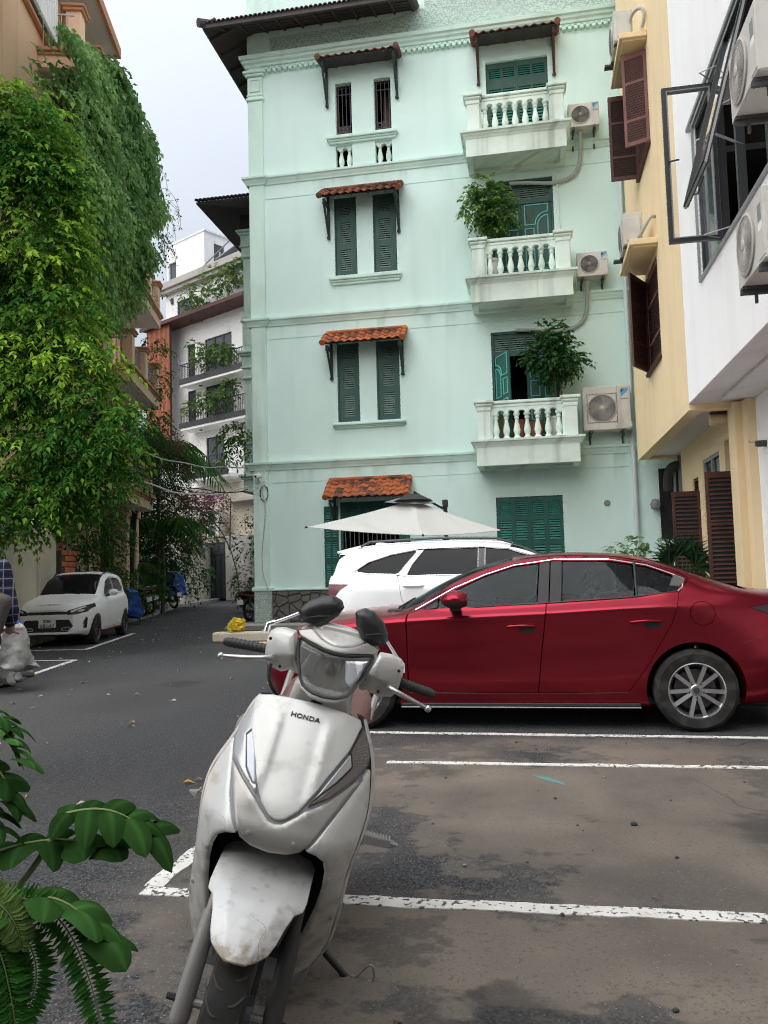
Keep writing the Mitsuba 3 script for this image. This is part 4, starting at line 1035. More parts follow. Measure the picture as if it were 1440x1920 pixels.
for z, x, lab in ((5.34, 5.36, 'upper of two white air conditioners at the right edge'), (3.80, 5.26, 'lower of two white air conditioners at the right edge')):
    M = right_frame(2.0, 13.0) @ TR(x, 0, z)
    a = acunit('white_air_conditioner', lab, M, .86, .62, .34, 'air conditioners on the white wall', 1, 'm_ac')
    wallbrackets(a, .86, .34)
    part(a, 'rating_label', box(.70, .80, -.003, 0, .36, .5), 'm_grey_metal'); part(a, 'rating_label', box(.70, .80, -.003, 0, .18, .34), 'm_plate')
tp = thing('wall_tap', 'small dark pipe stub on the white wall at the right', 'pipe stub', right_frame(3.39, 12.3))
part(tp, 'stub', mv(lathe([(0, -.14), (.045, -.14), (.05, 0), (0, 0)], 12, 'y'), TR(.12, 0, 3.0)), 'm_ac_dark'); part(tp, 'hook', tube([(.1, 0, 3.03), (.05, -.2, 3.03), (.05, -.22, 3.06)], .008, 6), 'm_grey_metal')
# ================================================================ cars
def keyed(tab):
    t = np.array(sorted(tab), float)
    f = PchipInterpolator(t[:, 0], t[:, 1])
    return lambda x: f(np.clip(x, t[0, 0], t[-1, 0]))


class CarBody:
    """A closed body lofted through cross sections; curves: list of (y table, z table), from the underside to the roof's centre line."""
    def __init__(s, curves, x0, x1, n=120, sub=6):
        s.c = [(keyed(a), keyed(b)) for a, b in curves]
        u = np.linspace(0, 1, n)
        s.xs = x0 + (x1 - x0) * (u - .035 * np.sin(2 * np.pi * u))
        s.sub = sub
        rings = []
        for x in s.xs:
            h = s.half(x)
            full = np.vstack([h, (h[1:-1] * [-1, 1])[::-1]])
            rings.append(np.column_stack([np.full(len(full), x), full]))
        P = np.array(rings); m = P.shape[1]
        i, j = np.meshgrid(np.arange(n - 1), np.arange(m), indexing='ij')
        f = tri(np.stack([i * m + j, i * m + (j + 1) % m, (i + 1) * m + (j + 1) % m, (i + 1) * m + j], -1).reshape(-1, 4))
        v = np.vstack([P.reshape(-1, 3), P[0].mean(0), P[-1].mean(0)])
        jj = np.arange(m); a, b, e = len(v) - 2, len(v) - 1, (n - 1) * m
        f = np.vstack([f, np.stack([jj * 0 + a, (jj + 1) % m, jj], 1), np.stack([jj * 0 + b, e + jj, e + (jj + 1) % m], 1)])
        M = to_man((v, f))
        if M.volume() < 0:
            M = to_man((v, f[:, ::-1]))
        s.man = M

    def half(s, x):
        p = np.array([[float(a(x)), float(b(x))] for a, b in s.c])
        t = np.arange(len(p)); tt = np.linspace(0, len(p) - 1, (len(p) - 1) * s.sub + 1)
        out = np.column_stack([PchipInterpolator(t, p[:, 0])(tt), PchipInterpolator(t, p[:, 1])(tt)])
        out[0, 0] = out[-1, 0] = 0
        return out

    def y(s, x, z):
        h = s.half(x); k = np.argmax(h[:, 0])
        # outermost y at this height
        best = 0
        for a, b in zip(h[:-1], h[1:]):
            if min(a[1], b[1]) - 1e-9 <= z <= max(a[1], b[1]) + 1e-9:
                t = 0 if a[1] == b[1] else (z - a[1]) / (b[1] - a[1])
                best = max(best, a[0] + t * (b[0] - a[0]))
        return best


def prism_y(poly, y0, y1):
    return to_man(extr(poly, y0, y1, 'y'))


def prism_x(poly, x0, x1):
    return to_man(extr(poly, x0, x1, 'x'))


def smooth_poly(pts, r=.02):
    return rpoly(pts, r)


def wheel(car, name, x, y, R, w, rimR, M0, spokes, m_rim, side, twin=True, steer=0):
    """Tyre with a rim of spokes; side +1: outer face towards +y."""
    W = TR(x, y, R) @ RO([0, 0, 1], steer)
    wh = part(car, name, cat([mv(lathe([(rimR - .01, -w / 2), (rimR + .012, -w / 2 - .004), (R - .035, -w / 2 - .012), (R - .012, -w * .46), (R, -w * .36), (R, w * .36), (R - .012, w * .46), (R - .035, w / 2 + .012), (rimR + .012, w / 2 + .004), (rimR - .01, w / 2), (rimR - .03, w / 2 - .02), (rimR - .03, -w / 2 + .02)], 56, 'y'), np.eye(4))]), 'm_rubber', W, smooth=35)
    o = side * (w / 2 - .012)
    g = [lathe([(rimR, w / 2 * 1.0), (rimR - .012, w / 2 + .004), (rimR - .022, w / 2 - .01), (rimR - .03, -w / 2)], 48, 'y')]
    part(wh, 'rim', mv(g[0], SC(1, side, 1)), m_rim, W, smooth=35)
    part(wh, 'brake_disc', lathe([(0, side * .02), (rimR * .72, side * .02), (rimR * .72, side * .0), (0, 0)], 32, 'y'), 'm_alloy_dark', W)
    part(wh, 'wheel_well_back', lathe([(0, -side * .03), (rimR - .03, -side * .03), (rimR - .03, -side * .05), (0, -side * .05)], 32, 'y'), 'm_black_plastic', W)
    for k in range(spokes):
        a = 90 + 360 * k / spokes
        for d in ((-1, 1) if twin else (0,)):
            rot = RO([0, 1, 0], a + (d * 180 / spokes * .42))
            L0, L1 = rimR * .16, rimR - .012
            prof = np.array([(L0, -.015), (L1, -.016 if twin else -.035), (L1, .016 if twin else .035), (L0, .015)])
            sp = extr(prof, 0, .022, 'y')
            v = sp[0].copy(); v[:, 1] = side * (v[:, 1] + w / 2 - .05 + .022 * np.clip((v[:, 0] - L0) / (L1 - L0), 0, 1) ** .6)
            part(wh, 'spoke', (v, sp[1] if side > 0 else sp[1][:, ::-1]), m_rim, W @ rot)
    part(wh, 'hub', mv(lathe([(0, 0), (rimR * .24, 0), (rimR * .24, w / 2 - .035), (rimR * .17, w / 2 - .02), (rimR * .15, w / 2 - .024), (0, w / 2 - .02)], 20, 'y'), SC(1, side, 1)), m_rim, W, smooth=30)
    part(wh, 'hub_cap', mv(lathe([(0, w / 2 - .02), (rimR * .12, w / 2 - .02), (rimR * .11, w / 2 - .012), (0, w / 2 - .01)], 16, 'y'), SC(1, side, 1)), 'm_alloy_dark', W)
    for k in range(5):
        a = math.radians(126 + 72 * k)
        part(wh, 'wheel_nut', mv(lathe([(0, 0), (.011, 0), (.010, .02), (0, .022)], 6, 'y'), TR(rimR * .26 * math.cos(a), side * (w / 2 - .045), rimR * .26 * math.sin(a)) @ SC(1, side, 1)), 'm_alloy_dark', W)
    return wh


def shut(body, poly, y0, y1, gap=.0035):
    """Cut a panel out of the body: (piece, the rest with a gap round it)."""
    piece = body ^ prism_y(poly, y0, y1)
    return piece, body - prism_y(poly.buffer(gap, join_style=2), min(y0, y1) + 0, y1)


def line_on(body, pts, side, off=.003):
    return [(x, side * (body.y(x, z) + off), z) for x, z in pts]


SM = 32

# ---------------------------------------------------------------- red saloon, left side to the camera
def red_car():
    cv = [
        ([(-1.03, 0), (3.66, 0)], [(-1.03, .30), (-.7, .22), (0, .19), (2.7, .18), (3.4, .20), (3.66, .28)]),
        ([(-1.03, .52), (-.8, .68), (-.4, .76), (.4, .80), (2.3, .80), (3.0, .78), (3.4, .66), (3.66, .36)], [(-1.03, .30), (-.7, .22), (0, .19), (2.7, .18), (3.4, .20), (3.66, .28)]),
        ([(-1.03, .60), (-.8, .77), (-.4, .85), (.4, .845), (2.3, .85), (3.0, .86), (3.4, .76), (3.66, .42)], [(-1.03, .42), (-.5, .33), (0, .30), (2.7, .29), (3.4, .32), (3.66, .36)]),
        ([(-1.03, .66), (-.8, .82), (-.4, .89), (.2, .885), (.8, .868), (2.0, .868), (2.7, .892), (3.1, .88), (3.4, .78), (3.6, .60), (3.66, .46)], [(-1.03, .60), (0, .55), (1.0, .50), (2.0, .48), (3.0, .52), (3.66, .45)]),
        ([(-1.03, .67), (-.8, .825), (-.4, .892), (.2, .885), (.8, .862), (2.0, .862), (2.7, .89), (3.1, .87), (3.4, .76), (3.6, .58), (3.66, .45)], [(-1.03, .76), (0, .76), (1.0, .70), (2.0, .68), (3.0, .70), (3.66, .52)]),
        ([(-1.03, .64), (-.8, .79), (-.4, .865), (.3, .885), (1.5, .885), (2.4, .885), (3.0, .855), (3.4, .73), (3.6, .55), (3.66, .43)], [(-1.03, .90), (-.5, .955), (.3, .965), (1.2, .925), (2.3, .885), (3.0, .83), (3.4, .74), (3.66, .56)]),
        ([(-1.03, .58), (-.8, .72), (-.4, .78), (.3, .795), (1.5, .815), (2.4, .81), (3.0, .77), (3.4, .64), (3.6, .47), (3.66, .38)], [(-1.03, .955), (-.6, 1.04), (-.2, 1.085), (.1, 1.085), (.44, 1.05), (1.13, 1.012), (1.7, .99), (2.2, .96), (2.45, .94), (2.9, .90), (3.3, .82), (3.55, .69), (3.66, .57)]),
        ([(-1.03, .52), (-.7, .64), (-.2, .60), (.3, .575), (1.0, .57), (1.6, .60), (2.0, .655), (2.3, .69), (2.8, .66), (3.3, .54), (3.66, .32)], [(-1.03, .97), (-.9, 1.045), (-.7, 1.062), (-.45, 1.10), (-.2, 1.175), (0, 1.25), (.3, 1.352), (.6, 1.402), (1.0, 1.41), (1.4, 1.37), (1.65, 1.30), (1.9, 1.19), (2.2, 1.02), (2.4, .965), (2.7, .945), (3.1, .89), (3.4, .80), (3.58, .69), (3.66, .585)]),
        ([(-1.03, .3), (-.5, .36), (1, .34), (2.4, .42), (3.3, .3), (3.66, .18)], [(-1.03, .978), (-.95, 1.06), (-.73, 1.078), (-.5, 1.115), (-.2, 1.22), (.1, 1.335), (.5, 1.418), (.93, 1.44), (1.32, 1.42), (1.66, 1.35), (2.0, 1.215), (2.3, 1.06), (2.45, .99), (2.7, .975), (3.1, .92), (3.4, .83), (3.58, .71), (3.66, .59)]),
        ([(-1.03, 0), (3.66, 0)], [(-1.03, .98), (-.95, 1.065), (-.73, 1.082), (-.55, 1.11), (-.2, 1.24), (.1, 1.35), (.5, 1.43), (.93, 1.452), (1.32, 1.435), (1.66, 1.37), (2.0, 1.235), (2.3, 1.08), (2.45, 1.0), (2.7, .985), (3.1, .93), (3.4, .84), (3.58, .72), (3.66, .592)])]
    B = CarBody(cv, -1.03, 3.66, 130, 6)
    car = thing('red_car', 'dark red saloon car parked side on behind the scooter', 'car', TR(1.255, 7.62, 0) @ RO([0, 0, 1], 180))
    m = B.man
    for x in (0, 2.725):
        cyl = m3.Manifold.cylinder(2.4, .375, .375, 72, True).rotate([90, 0, 0]).translate([x, 0, .325])
        core = m3.Manifold.cube([1.2, .9, 1.2], True).translate([x, 0, .3])
        m = m - (cyl - core)
    # glazing outline (side window line), all above the belt
    dlo = smooth_poly([(2.20, .985), (1.88, 1.155), (1.63, 1.262), (1.39, 1.335), (1.05, 1.375), (.6, 1.362), (.30, 1.305), (.13, 1.235), (.03, 1.19), (.09, 1.105), (.44, 1.066), (1.13, 1.03), (1.7, 1.008)], .012)
    front = dlo & sg.box(1.215, .9, 2.05, 1.5).union(sg.Polygon([(1.24, .9), (1.14, 1.6), (2.05, 1.6), (2.05, .9)]))
    front = dlo.intersection(sg.Polygon([(1.225, .9), (1.165, 1.5), (2.03, 1.5), (2.03, .9)]))
    rear = dlo.intersection(sg.Polygon([(.432, .9), (.415, 1.5), (.965, 1.5), (1.01, .9)]))
    quarter = dlo.intersection(sg.Polygon([(-.2, .9), (-.2, 1.5), (.395, 1.5), (.412, .9)]))
    pillarF = dlo.intersection(sg.Polygon([(1.215, .9), (1.155, 1.5), (1.075, 1.5), (1.125, .9)]))
    pillarR = dlo.intersection(sg.Polygon([(1.02, .9), (.975, 1.5), (1.065, 1.5), (1.115, .9)]))
    sail = dlo.intersection(sg.box(2.04, .9, 2.4, 1.4))
    parts = []
    inner = B.man.translate([0, 0, -.5]).scale([1, .915, .93]).translate([0, 0, .5])
    skin = B.man.translate([0, 0, -.5]).scale([1, .975, .982]).translate([0, 0, .49])
    room = inner ^ prism_y(sg.Polygon([(-.30, .42), (2.05, .42), (2.15, .90), (1.72, 1.6), (-.1, 1.6), (-.32, 1.0)]), -.9, .9)
    for s in (1, -1):
        y0, y1 = (.30, 1.1) if s > 0 else (-1.1, -.30)
        for nm, pg, mt in (('window_glass', front, 'm_car_glass'), ('window_glass', rear, 'm_car_glass'), ('window_glass', quarter, 'm_car_glass'), ('pillar_trim', pillarF, 'm_black_plastic'), ('pillar_trim', pillarR, 'm_black_plastic'), ('mirror_sail', sail, 'm_black_plastic')):
            gl = 'glass' in nm
            parts.append((nm, ((m.translate([0, -s * (.012 if gl else .006), -.002])) ^ prism_y(pg, y0, y1)) - (skin if gl else inner), mt))
        m = m - prism_y(dlo, y0, y1)
    ws = sg.Polygon([(2.42, .97), (2.34, .80), (1.30, 1.20), (1.42, 1.5), (1.70, 1.5), (2.44, 1.1)])
    rw = sg.Polygon([(-.52, 1.06), (-.40, .95), (.28, 1.25), (.22, 1.45), (-.2, 1.4)])
    tap = to_man(extr(sg.Polygon([(2.5, -.68), (1.4, -.54), (1.4, .54), (2.5, .68)]), .7, 1.6, 'z'))
    tap2 = to_man(extr(sg.Polygon([(-.6, -.62), (.3, -.52), (.3, .52), (-.6, .62)]), .7, 1.6, 'z'))
    for nm, pg, tp_ in (('windscreen', ws, tap), ('rear_window', rw, tap2)):
        cutter = prism_y(pg, -.7, .7) ^ tp_
        parts.append((nm, (m.translate([0, 0, -.010]) ^ cutter) - skin.translate([0, 0, -.004]), 'm_car_glass')); m = m - cutter
    m = m - room
    part(car, 'cabin_floor', box(-.2, 2.0, -.70, .70, .40, .44), 'm_cabin'); part(car, 'dashboard', rhull([(2.0, .60, .86, .06), (1.75, .62, .84, .05), (2.0, .6, .6, .05)]), 'm_cabin', smooth=40)
    for yy in (.36, -.36):
        part(car, 'front_seat', cat([mv(rhull([(.95, .18, .55, .07), (1.4, .19, .56, .06)]), TR(0, yy, 0)), mv(rhull([(.92, .19, .6, .06), (.72, .17, 1.02, .05)]), TR(0, yy, 0)), mv(rhull([(.70, .09, 1.16, .05), (.69, .08, 1.23, .04)]), TR(0, yy, 0))]), 'm_cabin', smooth=40)
    part(car, 'rear_seat', cat([rhull([(.1, .60, .55, .07), (.5, .60, .55, .06)]), rhull([(.02, .60, .6, .06), (-.12, .52, .98, .05)])]), 'm_cabin', smooth=40)
    part(car, 'steering_wheel', mv(tube([(0, .18 * math.cos(a), .18 * math.sin(a)) for a in np.linspace(0, 2 * math.pi, 25)], .014, 6), TR(1.62, .36, .88) @ RO([0, 1, 0], -22)), 'm_black_plastic')
    # doors, with shut lines
    fd = sg.Polygon([(2.29, .30), (2.30, .93), (2.27, .99), (1.95, 1.19), (1.68, 1.31), (1.4, 1.39), (1.09, 1.415), (1.135, 1.0), (1.19, .60), (1.225, .30)])
    rd = sg.Polygon([(1.222, .30), (1.187, .60), (1.132, 1.0), (1.086, 1.415), (.6, 1.402), (.28, 1.345), (.05, 1.25), (-.02, 1.20), (.08, 1.09), (.155, .86), (.37, .50), (.52, .30)])
    for nm, pg in (('front_door', fd), ('rear_door', rd)):
        for s in (1, -1):
            y0, y1 = (.52, 1.1) if s > 0 else (-1.1, -.52)
            pc_ = m ^ prism_y(pg.buffer(-.0022, join_style=2), y0, y1)
            m = m - prism_y(pg.buffer(.0022, join_style=2), y0, y1)
            parts.append((nm, pc_, 'm_red_paint'))
    # fuel flap, tail lamp
    fl = sg.Point(-.075, .925).buffer(.093, 24)
    parts.append(('fuel_flap', m ^ prism_y(fl.buffer(-.002), .6, 1.1), 'm_red_paint')); m = m - prism_y(fl.buffer(.002), .6, 1.1)
    tl = sg.Polygon([(-.43, .965), (-.55, .985), (-1.1, .99), (-1.1, .87), (-.62, .885)])
    for s in (1, -1):
        y0, y1 = (.35, 1.1) if s > 0 else (-1.1, -.35)
        parts.append(('tail_lamp', m ^ prism_y(tl, y0, y1), 'm_tail_dark')); m = m - prism_y(tl.buffer(.003), y0, y1)
    hl = sg.Polygon([(3.28, .72), (3.7, .66), (3.7, .56), (3.40, .62)])
    for s in (1, -1):
        y0, y1 = (.3, 1.1) if s > 0 else (-1.1, -.3)
        parts.append(('headlight', m ^ prism_y(hl, y0, y1), 'm_lamp_clear')); m = m - prism_y(hl.buffer(.003), y0, y1)
    bl = sg.Polygon([(2.455, .5), (2.455, 1.1), (3.40, .95), (3.45, .5)])
    part(car, 'body', from_man(m), 'm_red_paint', smooth=SM)
    for nm, mm, mt in parts:
        v = from_man(mm)
        if len(v[1]): part(car, nm, v, mt, smooth=SM)
    part(car, 'floor_pan', box(-.95, 3.4, -.7, .7, .17, .24, .02), 'm_black_plastic')
    for x in (0, 2.725):
        part(car, 'wheel_arch_liner', from_man((m3.Manifold.cylinder(1.50, .385, .385, 48, True) - m3.Manifold.cylinder(1.6, .375, .375, 48, True)).rotate([90, 0, 0]).translate([x, 0, .325]) ^ m3.Manifold.cube([1, 3, .8], True).translate([x, 0, .68])), 'm_black_plastic')
    for s in (1, -1):
        part(car, 'window_trim', tube(line_on(B, [(2.25, .985), (1.7, 1.003), (1.13, 1.024), (.44, 1.06), (.09, 1.10)], s, .002), .006, 6), 'm_black_plastic')
        part(car, 'window_chrome', tube(line_on(B, [(2.23, .985), (1.9, 1.162), (1.63, 1.27), (1.39, 1.342), (1.05, 1.383), (.6, 1.372), (.30, 1.315), (.12, 1.243), (.02, 1.195), (.045, 1.13), (.09, 1.10)], s, .002), .007, 6), 'm_chrome')
        part(car, 'chrome_fillet', extr(sg.Polygon([(.02, 1.195), (.10, 1.235), (.16, 1.10), (.09, 1.10), (.05, 1.13)]), s * (B.y(.08, 1.16) + .003), s * (B.y(.08, 1.16) - .04), 'y'), 'm_alloy')
        part(car, 'division_bar', tube([(.405, s * (B.y(.4, 1.08) - .006), 1.065), (.40, s * (B.y(.4, 1.3) - .006), 1.345)], .011, 6), 'm_black_plastic')
        part(car, 'sill_strip', box(.42, 2.36, s * .78, s * .845, .185, .215, .006), 'm_black_plastic')
        part(car, 'sill_strip', box(.42, 2.36, s * .835, s * .85, .176, .186, .003), 'm_grey_metal')
        for x0, x1, z0, z1 in ((1.22, 1.47, .842, .838), (.235, .485, .868, .862)):
            y = B.y((x0 + x1) / 2, .86)
            hd = part(car, 'door_handle', tube([(x1, s * (y - .004), z1), (x1 - .03, s * (y + .022), z1 + .004), ((x0 + x1) / 2, s * (y + .030), (z0 + z1) / 2 + .008), (x0 + .03, s * (y + .022), z0 + .004), (x0, s * (y - .004), z0)], [.006, .012, .013, .012, .006], 8), 'm_red_paint', smooth=50)
            v, f = lathe([(0, -.004), (.05, -.003), (.062, .003), (0, .003)], 20, 'y')
            part(car, 'handle_recess', mv((v, f), TR((x0 + x1) / 2 - .05, s * (y + .0005), (z0 + z1) / 2 - .025) @ SC(1.1, 1, .45)), 'm_black_gloss')
    # door mirror
    for s in (1, -1):
        Mm = TR(1.86, s * 1.0, 1.075)
        g = m3.Manifold.sphere(1.0, 40).scale([.125, .125, .075]) - m3.Manifold.cube([.2, .4, .3], True).translate([-.19, 0, 0])
        part(car, 'mirror_shell', from_man(g ^ m3.Manifold.cube([1, 1, .3], True).translate([0, 0, .135])), 'm_red_paint', Mm, smooth=40)
        part(car, 'mirror_base', cat([from_man(g ^ m3.Manifold.cube([1, 1, .3], True).translate([0, 0, -.166])), mv(box(-.03, .05, -.16, .05, -.02, .012, .008), SC(1, s, 1) @ TR(0, -.02, -.075)), ]), 'm_black_plastic', Mm, smooth=40)
        part(car, 'mirror_stalk', tube([(1.90, s * .78, .985), (1.88, s * .9, 1.01), (1.86, s * .97, 1.03)], [.03, .025, .03], 8), 'm_black_plastic')
    part(car, 'wiper', tube([(2.40, .55, 1.0), (2.33, .1, 1.06), (2.36, -.2, 1.05)], .009, 6), 'm_black_plastic'); part(car, 'cowl', box(2.36, 2.5, -.6, .6, .955, .985, .01), 'm_black_plastic')
    for x in (0, 2.725):
        for s in (1, -1):
            wheel(car, 'wheel', x, s * .785, .322, .205, .222, None, 5, 'm_alloy', s)
    for nm, x, z, y0 in (('bumper_line', -.78, .60, 0),):
        part(car, nm, tube(line_on(B, [(-.37, .69), (-.5, .62 + .12), (-.62, .84), (-.66, .88)], 1, -.001), .003, 5), 'm_black_plastic')
    part(car, 'door_edge_crease', tube(line_on(B, [(2.30, .30), (1.2, .292), (.5, .30)], 1, -.002), .003, 5), 'm_black_plastic')
    return car


red_car()

# ---------------------------------------------------------------- white suv behind it, right side to the camera, facing +X
def suv():
    cv = [
        ([(-1.03, 0), (3.8, 0)], [(-1.03, .40), (-.6, .25), (3.3, .22), (3.8, .35)]),
        ([(-1.03, .6), (-.7, .78), (0, .84), (2.8, .84), (3.4, .74), (3.8, .40)], [(-1.03, .40), (-.6, .25), (3.3, .22), (3.8, .35)]),
        ([(-1.03, .72), (-.7, .88), (0, .93), (2.8, .93), (3.4, .84), (3.8, .5)], [(-1.03, .58), (-.6, .45), (3.3, .42), (3.8, .5)]),
        ([(-1.03, .76), (-.7, .91), (0, .945), (2.8, .95), (3.4, .85), (3.8, .5)], [(-1.03, .85), (0, .80), (3.3, .78), (3.8, .7)]),
        ([(-1.03, .75), (-.7, .89), (0, .935), (2.8, .935), (3.4, .82), (3.8, .5)], [(-1.03, 1.06), (0, 1.06), (2.0, 1.03), (3.3, .98), (3.8, .85)]),
        ([(-1.03, .70), (-.7, .83), (0, .87), (2.0, .88), (2.8, .86), (3.4, .74), (3.8, .45)], [(-1.03, 1.19), (-.6, 1.245), (0, 1.235), (1.2, 1.225), (2.0, 1.18), (2.8, 1.1), (3.4, 1.03), (3.8, .9)]),
        ([(-1.02, .66), (-.95, .66), (-.7, .67), (0, .665), (1.2, .66), (1.7, .70), (2.2, .76), (2.8, .74), (3.4, .6), (3.8, .35)], [(-1.03, 1.23), (-.97, 1.36), (-.88, 1.55), (-.6, 1.60), (-.25, 1.63), (.4, 1.64), (1.0, 1.62), (1.35, 1.565), (1.6, 1.47), (2.1, 1.24), (2.4, 1.15), (3.0, 1.09), (3.5, 1.02), (3.8, .92)]),
        ([(-1.03, .4), (0, .42), (1.5, .40), (2.6, .45), (3.8, .2)], [(-1.03, 1.25), (-.97, 1.40), (-.88, 1.585), (-.57, 1.655), (-.25, 1.685), (.4, 1.695), (1.0, 1.68), (1.38, 1.62), (1.62, 1.52), (2.15, 1.27), (2.4, 1.18), (3.0, 1.12), (3.5, 1.05), (3.8, .94)]),
        ([(-1.03, 0), (3.8, 0)], [(-1.03, 1.25), (-.97, 1.41), (-.88, 1.595), (-.57, 1.665), (-.25, 1.695), (.4, 1.705), (1.0, 1.69), (1.38, 1.635), (1.62, 1.54), (2.15, 1.29), (2.4, 1.19), (3.0, 1.13), (3.5, 1.06), (3.8, .95)])]
    B = CarBody(cv, -1.03, 3.8, 110, 6)
    car = thing('white_suv', 'white sport utility car parked between the red car and the parasol', 'car', TR(-1.5, 10.74, 0))
    m = B.man
    for x in (0, 2.81):
        m = m - (m3.Manifold.cylinder(2.4, .42, .42, 64, True).rotate([90, 0, 0]).translate([x, 0, .36]) - m3.Manifold.cube([1.3, 1.0, 1.4], True).translate([x, 0, .3]))
    q = smooth_poly([(-.66, 1.33), (-.48, 1.435), (-.2, 1.52), (.13, 1.575), (.00, 1.42), (-.10, 1.30), (-.14, 1.285), (-.5, 1.30)], .015)
    rdw = smooth_poly([(.215, 1.585), (.88, 1.585), (.875, 1.265), (.0, 1.265), (.06, 1.39)], .012)
    fdw = smooth_poly([(.97, 1.582), (1.25, 1.555), (1.5, 1.47), (1.86, 1.27), (.965, 1.265)], .012)
    bp = sg.Polygon([(.885, 1.59), (.965, 1.585), (.96, 1.262), (.88, 1.262)])
    cp = sg.Polygon([(.14, 1.58), (.205, 1.588), (.05, 1.39), (-.01, 1.262), (-.09, 1.265), (.01, 1.41)])
    ps = []
    for s in (1, -1):
        y0, y1 = (.4, 1.2) if s > 0 else (-1.2, -.4)
        for nm, pg, mt, o in (('window_glass', q, 'm_glass_dark', .012), ('window_glass', rdw, 'm_glass_dark', .012), ('window_glass', fdw, 'm_glass_dark', .012), ('pillar_trim', bp, 'm_black_gloss', .008), ('pillar_trim', cp.difference(sg.box(-1, 1, .02, 1.36)) if False else cp, 'm_white_paint', .004)):
            pr = prism_y(pg, y0, y1)
            ps.append((nm, m.translate([0, -s * o, -.002]) ^ pr, mt))
        m = m - prism_y(shapely.union_all([q, rdw, fdw, bp, cp.buffer(.003)]), y0, y1)
    rw = sg.Polygon([(-1.02, 1.27), (-.93, 1.52), (-.80, 1.52), (-.85, 1.27)])
    cutter = prism_y(sg.Polygon([(-1.2, 1.28), (-1.2, 1.545), (-.80, 1.545), (-.86, 1.28)]), -.70, .70)
    ps.append(('rear_window', m.translate([.012, 0, 0]) ^ cutter, 'm_glass_dark')); m = m - cutter
    wsc = prism_y(sg.Polygon([(2.18, 1.20), (2.1, 1.0), (1.2, 1.4), (1.36, 1.8), (2.3, 1.5)]), -.66, .66)
    ps.append(('windscreen', m.translate([0, 0, -.01]) ^ wsc, 'm_glass_dark')); m = m - wsc
    tl = sg.Polygon([(-1.1, 1.175), (-.75, 1.165), (-.86, 1.10), (-.92, 1.03), (-1.1, .97)])
    for s in (1, -1):
        y0, y1 = (.45, 1.2) if s > 0 else (-1.2, -.45)
        ps.append(('tail_lamp', m ^ prism_y(tl, y0, y1), 'm_tail_red')); m = m - prism_y(tl.buffer(.004), y0, y1)
    for nm, pg in (('rear_door', sg.Polygon([(-.12, 1.262), (-.09, 1.16), (-.06, .97), (.12, .7), (.42, .5), (.42, .34), (.905, .34), (.915, 1.26)])), ('front_door', sg.Polygon([(.92, 1.26), (.91, .34), (2.0, .34), (2.05, 1.1), (1.88, 1.255)]))):
        for s in (1, -1):
            y0, y1 = (.6, 1.2) if s > 0 else (-1.2, -.6)
            ps.append((nm, m ^ prism_y(pg.buffer(-.003), y0, y1), 'm_white_paint')); m = m - prism_y(pg.buffer(.003), y0, y1)
    part(car, 'body', from_man(m), 'm_white_paint', smooth=SM)
    for nm, mm, mt in ps:
        v = from_man(mm)
        if len(v[1]): part(car, nm, v, mt, smooth=SM)
    part(car, 'spoiler', from_man(m3.Manifold.hull_points([(-.62, y, z) for y in (-.62, .62) for z in (1.66, 1.63)] + [(-.94, y, 1.59) for y in (-.6, .6)] + [(-.93, y, 1.565) for y in (-.6, .6)] + [(-.7, y, 1.58) for y in (-.66, .66)])), 'm_white_paint', smooth=25)
    for s in (1, -1):
        part(car, 'window_chrome', tube(line_on(B, [(1.86, 1.262), (.9, 1.258), (-.02, 1.258), (-.14, 1.278), (-.5, 1.292), (-.67, 1.325), (-.48, 1.442), (-.2, 1.528), (.13, 1.583)], s, .002), .007, 6), 'm_chrome')
        part(car, 'window_chrome', tube(line_on(B, [(.13, 1.585), (.9, 1.592), (1.25, 1.562), (1.5, 1.478), (1.86, 1.268)], s, .002), .006, 6), 'm_black_plastic')
        part(car, 'roof_rail', tube([(-.62, s * .60, 1.645), (-.5, s * .60, 1.70), (.4, s * .60, 1.725), (1.1, s * .595, 1.70), (1.3, s * .59, 1.635)], .016, 8), 'm_alloy_dark')
        for x in (-.02, 1.0):
            y = B.y(x + .1, 1.13)
            part(car, 'door_handle', tube([(x - .02, s * (y - .004), 1.135), (x + .02, s * (y + .03), 1.135), (x + .2, s * (y + .03), 1.135), (x + .235, s * (y - .004), 1.135)], [.012, .016, .016, .012], 8), 'm_white_paint', smooth=50)
            part(car, 'handle_recess', mv(lathe([(0, -.004), (.05, -.003), (.062, .003), (0, .003)], 20, 'y'), TR(x + .1, s * (y + .001), 1.115) @ SC(1.5, 1, .6)), 'm_silver_paint')
        part(car, 'mirror_shell', from_man(m3.Manifold.sphere(1.0, 28).scale([.10, .13, .085]).translate([1.82, s * 1.02, 1.26])), 'm_white_paint', smooth=40)
        part(car, 'mirror_stalk', tube([(1.85, s * .85, 1.2), (1.83, s * .95, 1.21)], .03, 8), 'm_black_plastic')
        part(car, 'sill', box(.4, 2.4, s * .80, s * .93, .24, .40, .02), 'm_black_plastic')
        for x in (0, 2.81):
            wheel(car, 'wheel', x, s * .83, .37, .235, .245, None, 5, 'm_alloy', s)
    part(car, 'antenna_fin', from_man(m3.Manifold.hull_points([(-.55, -.02, 1.66), (-.55, .02, 1.66), (-.34, .02, 1.68), (-.34, -.02, 1.68), (-.53, 0, 1.725), (-.5, 0, 1.725)])), 'm_white_paint')
    return car


suv()

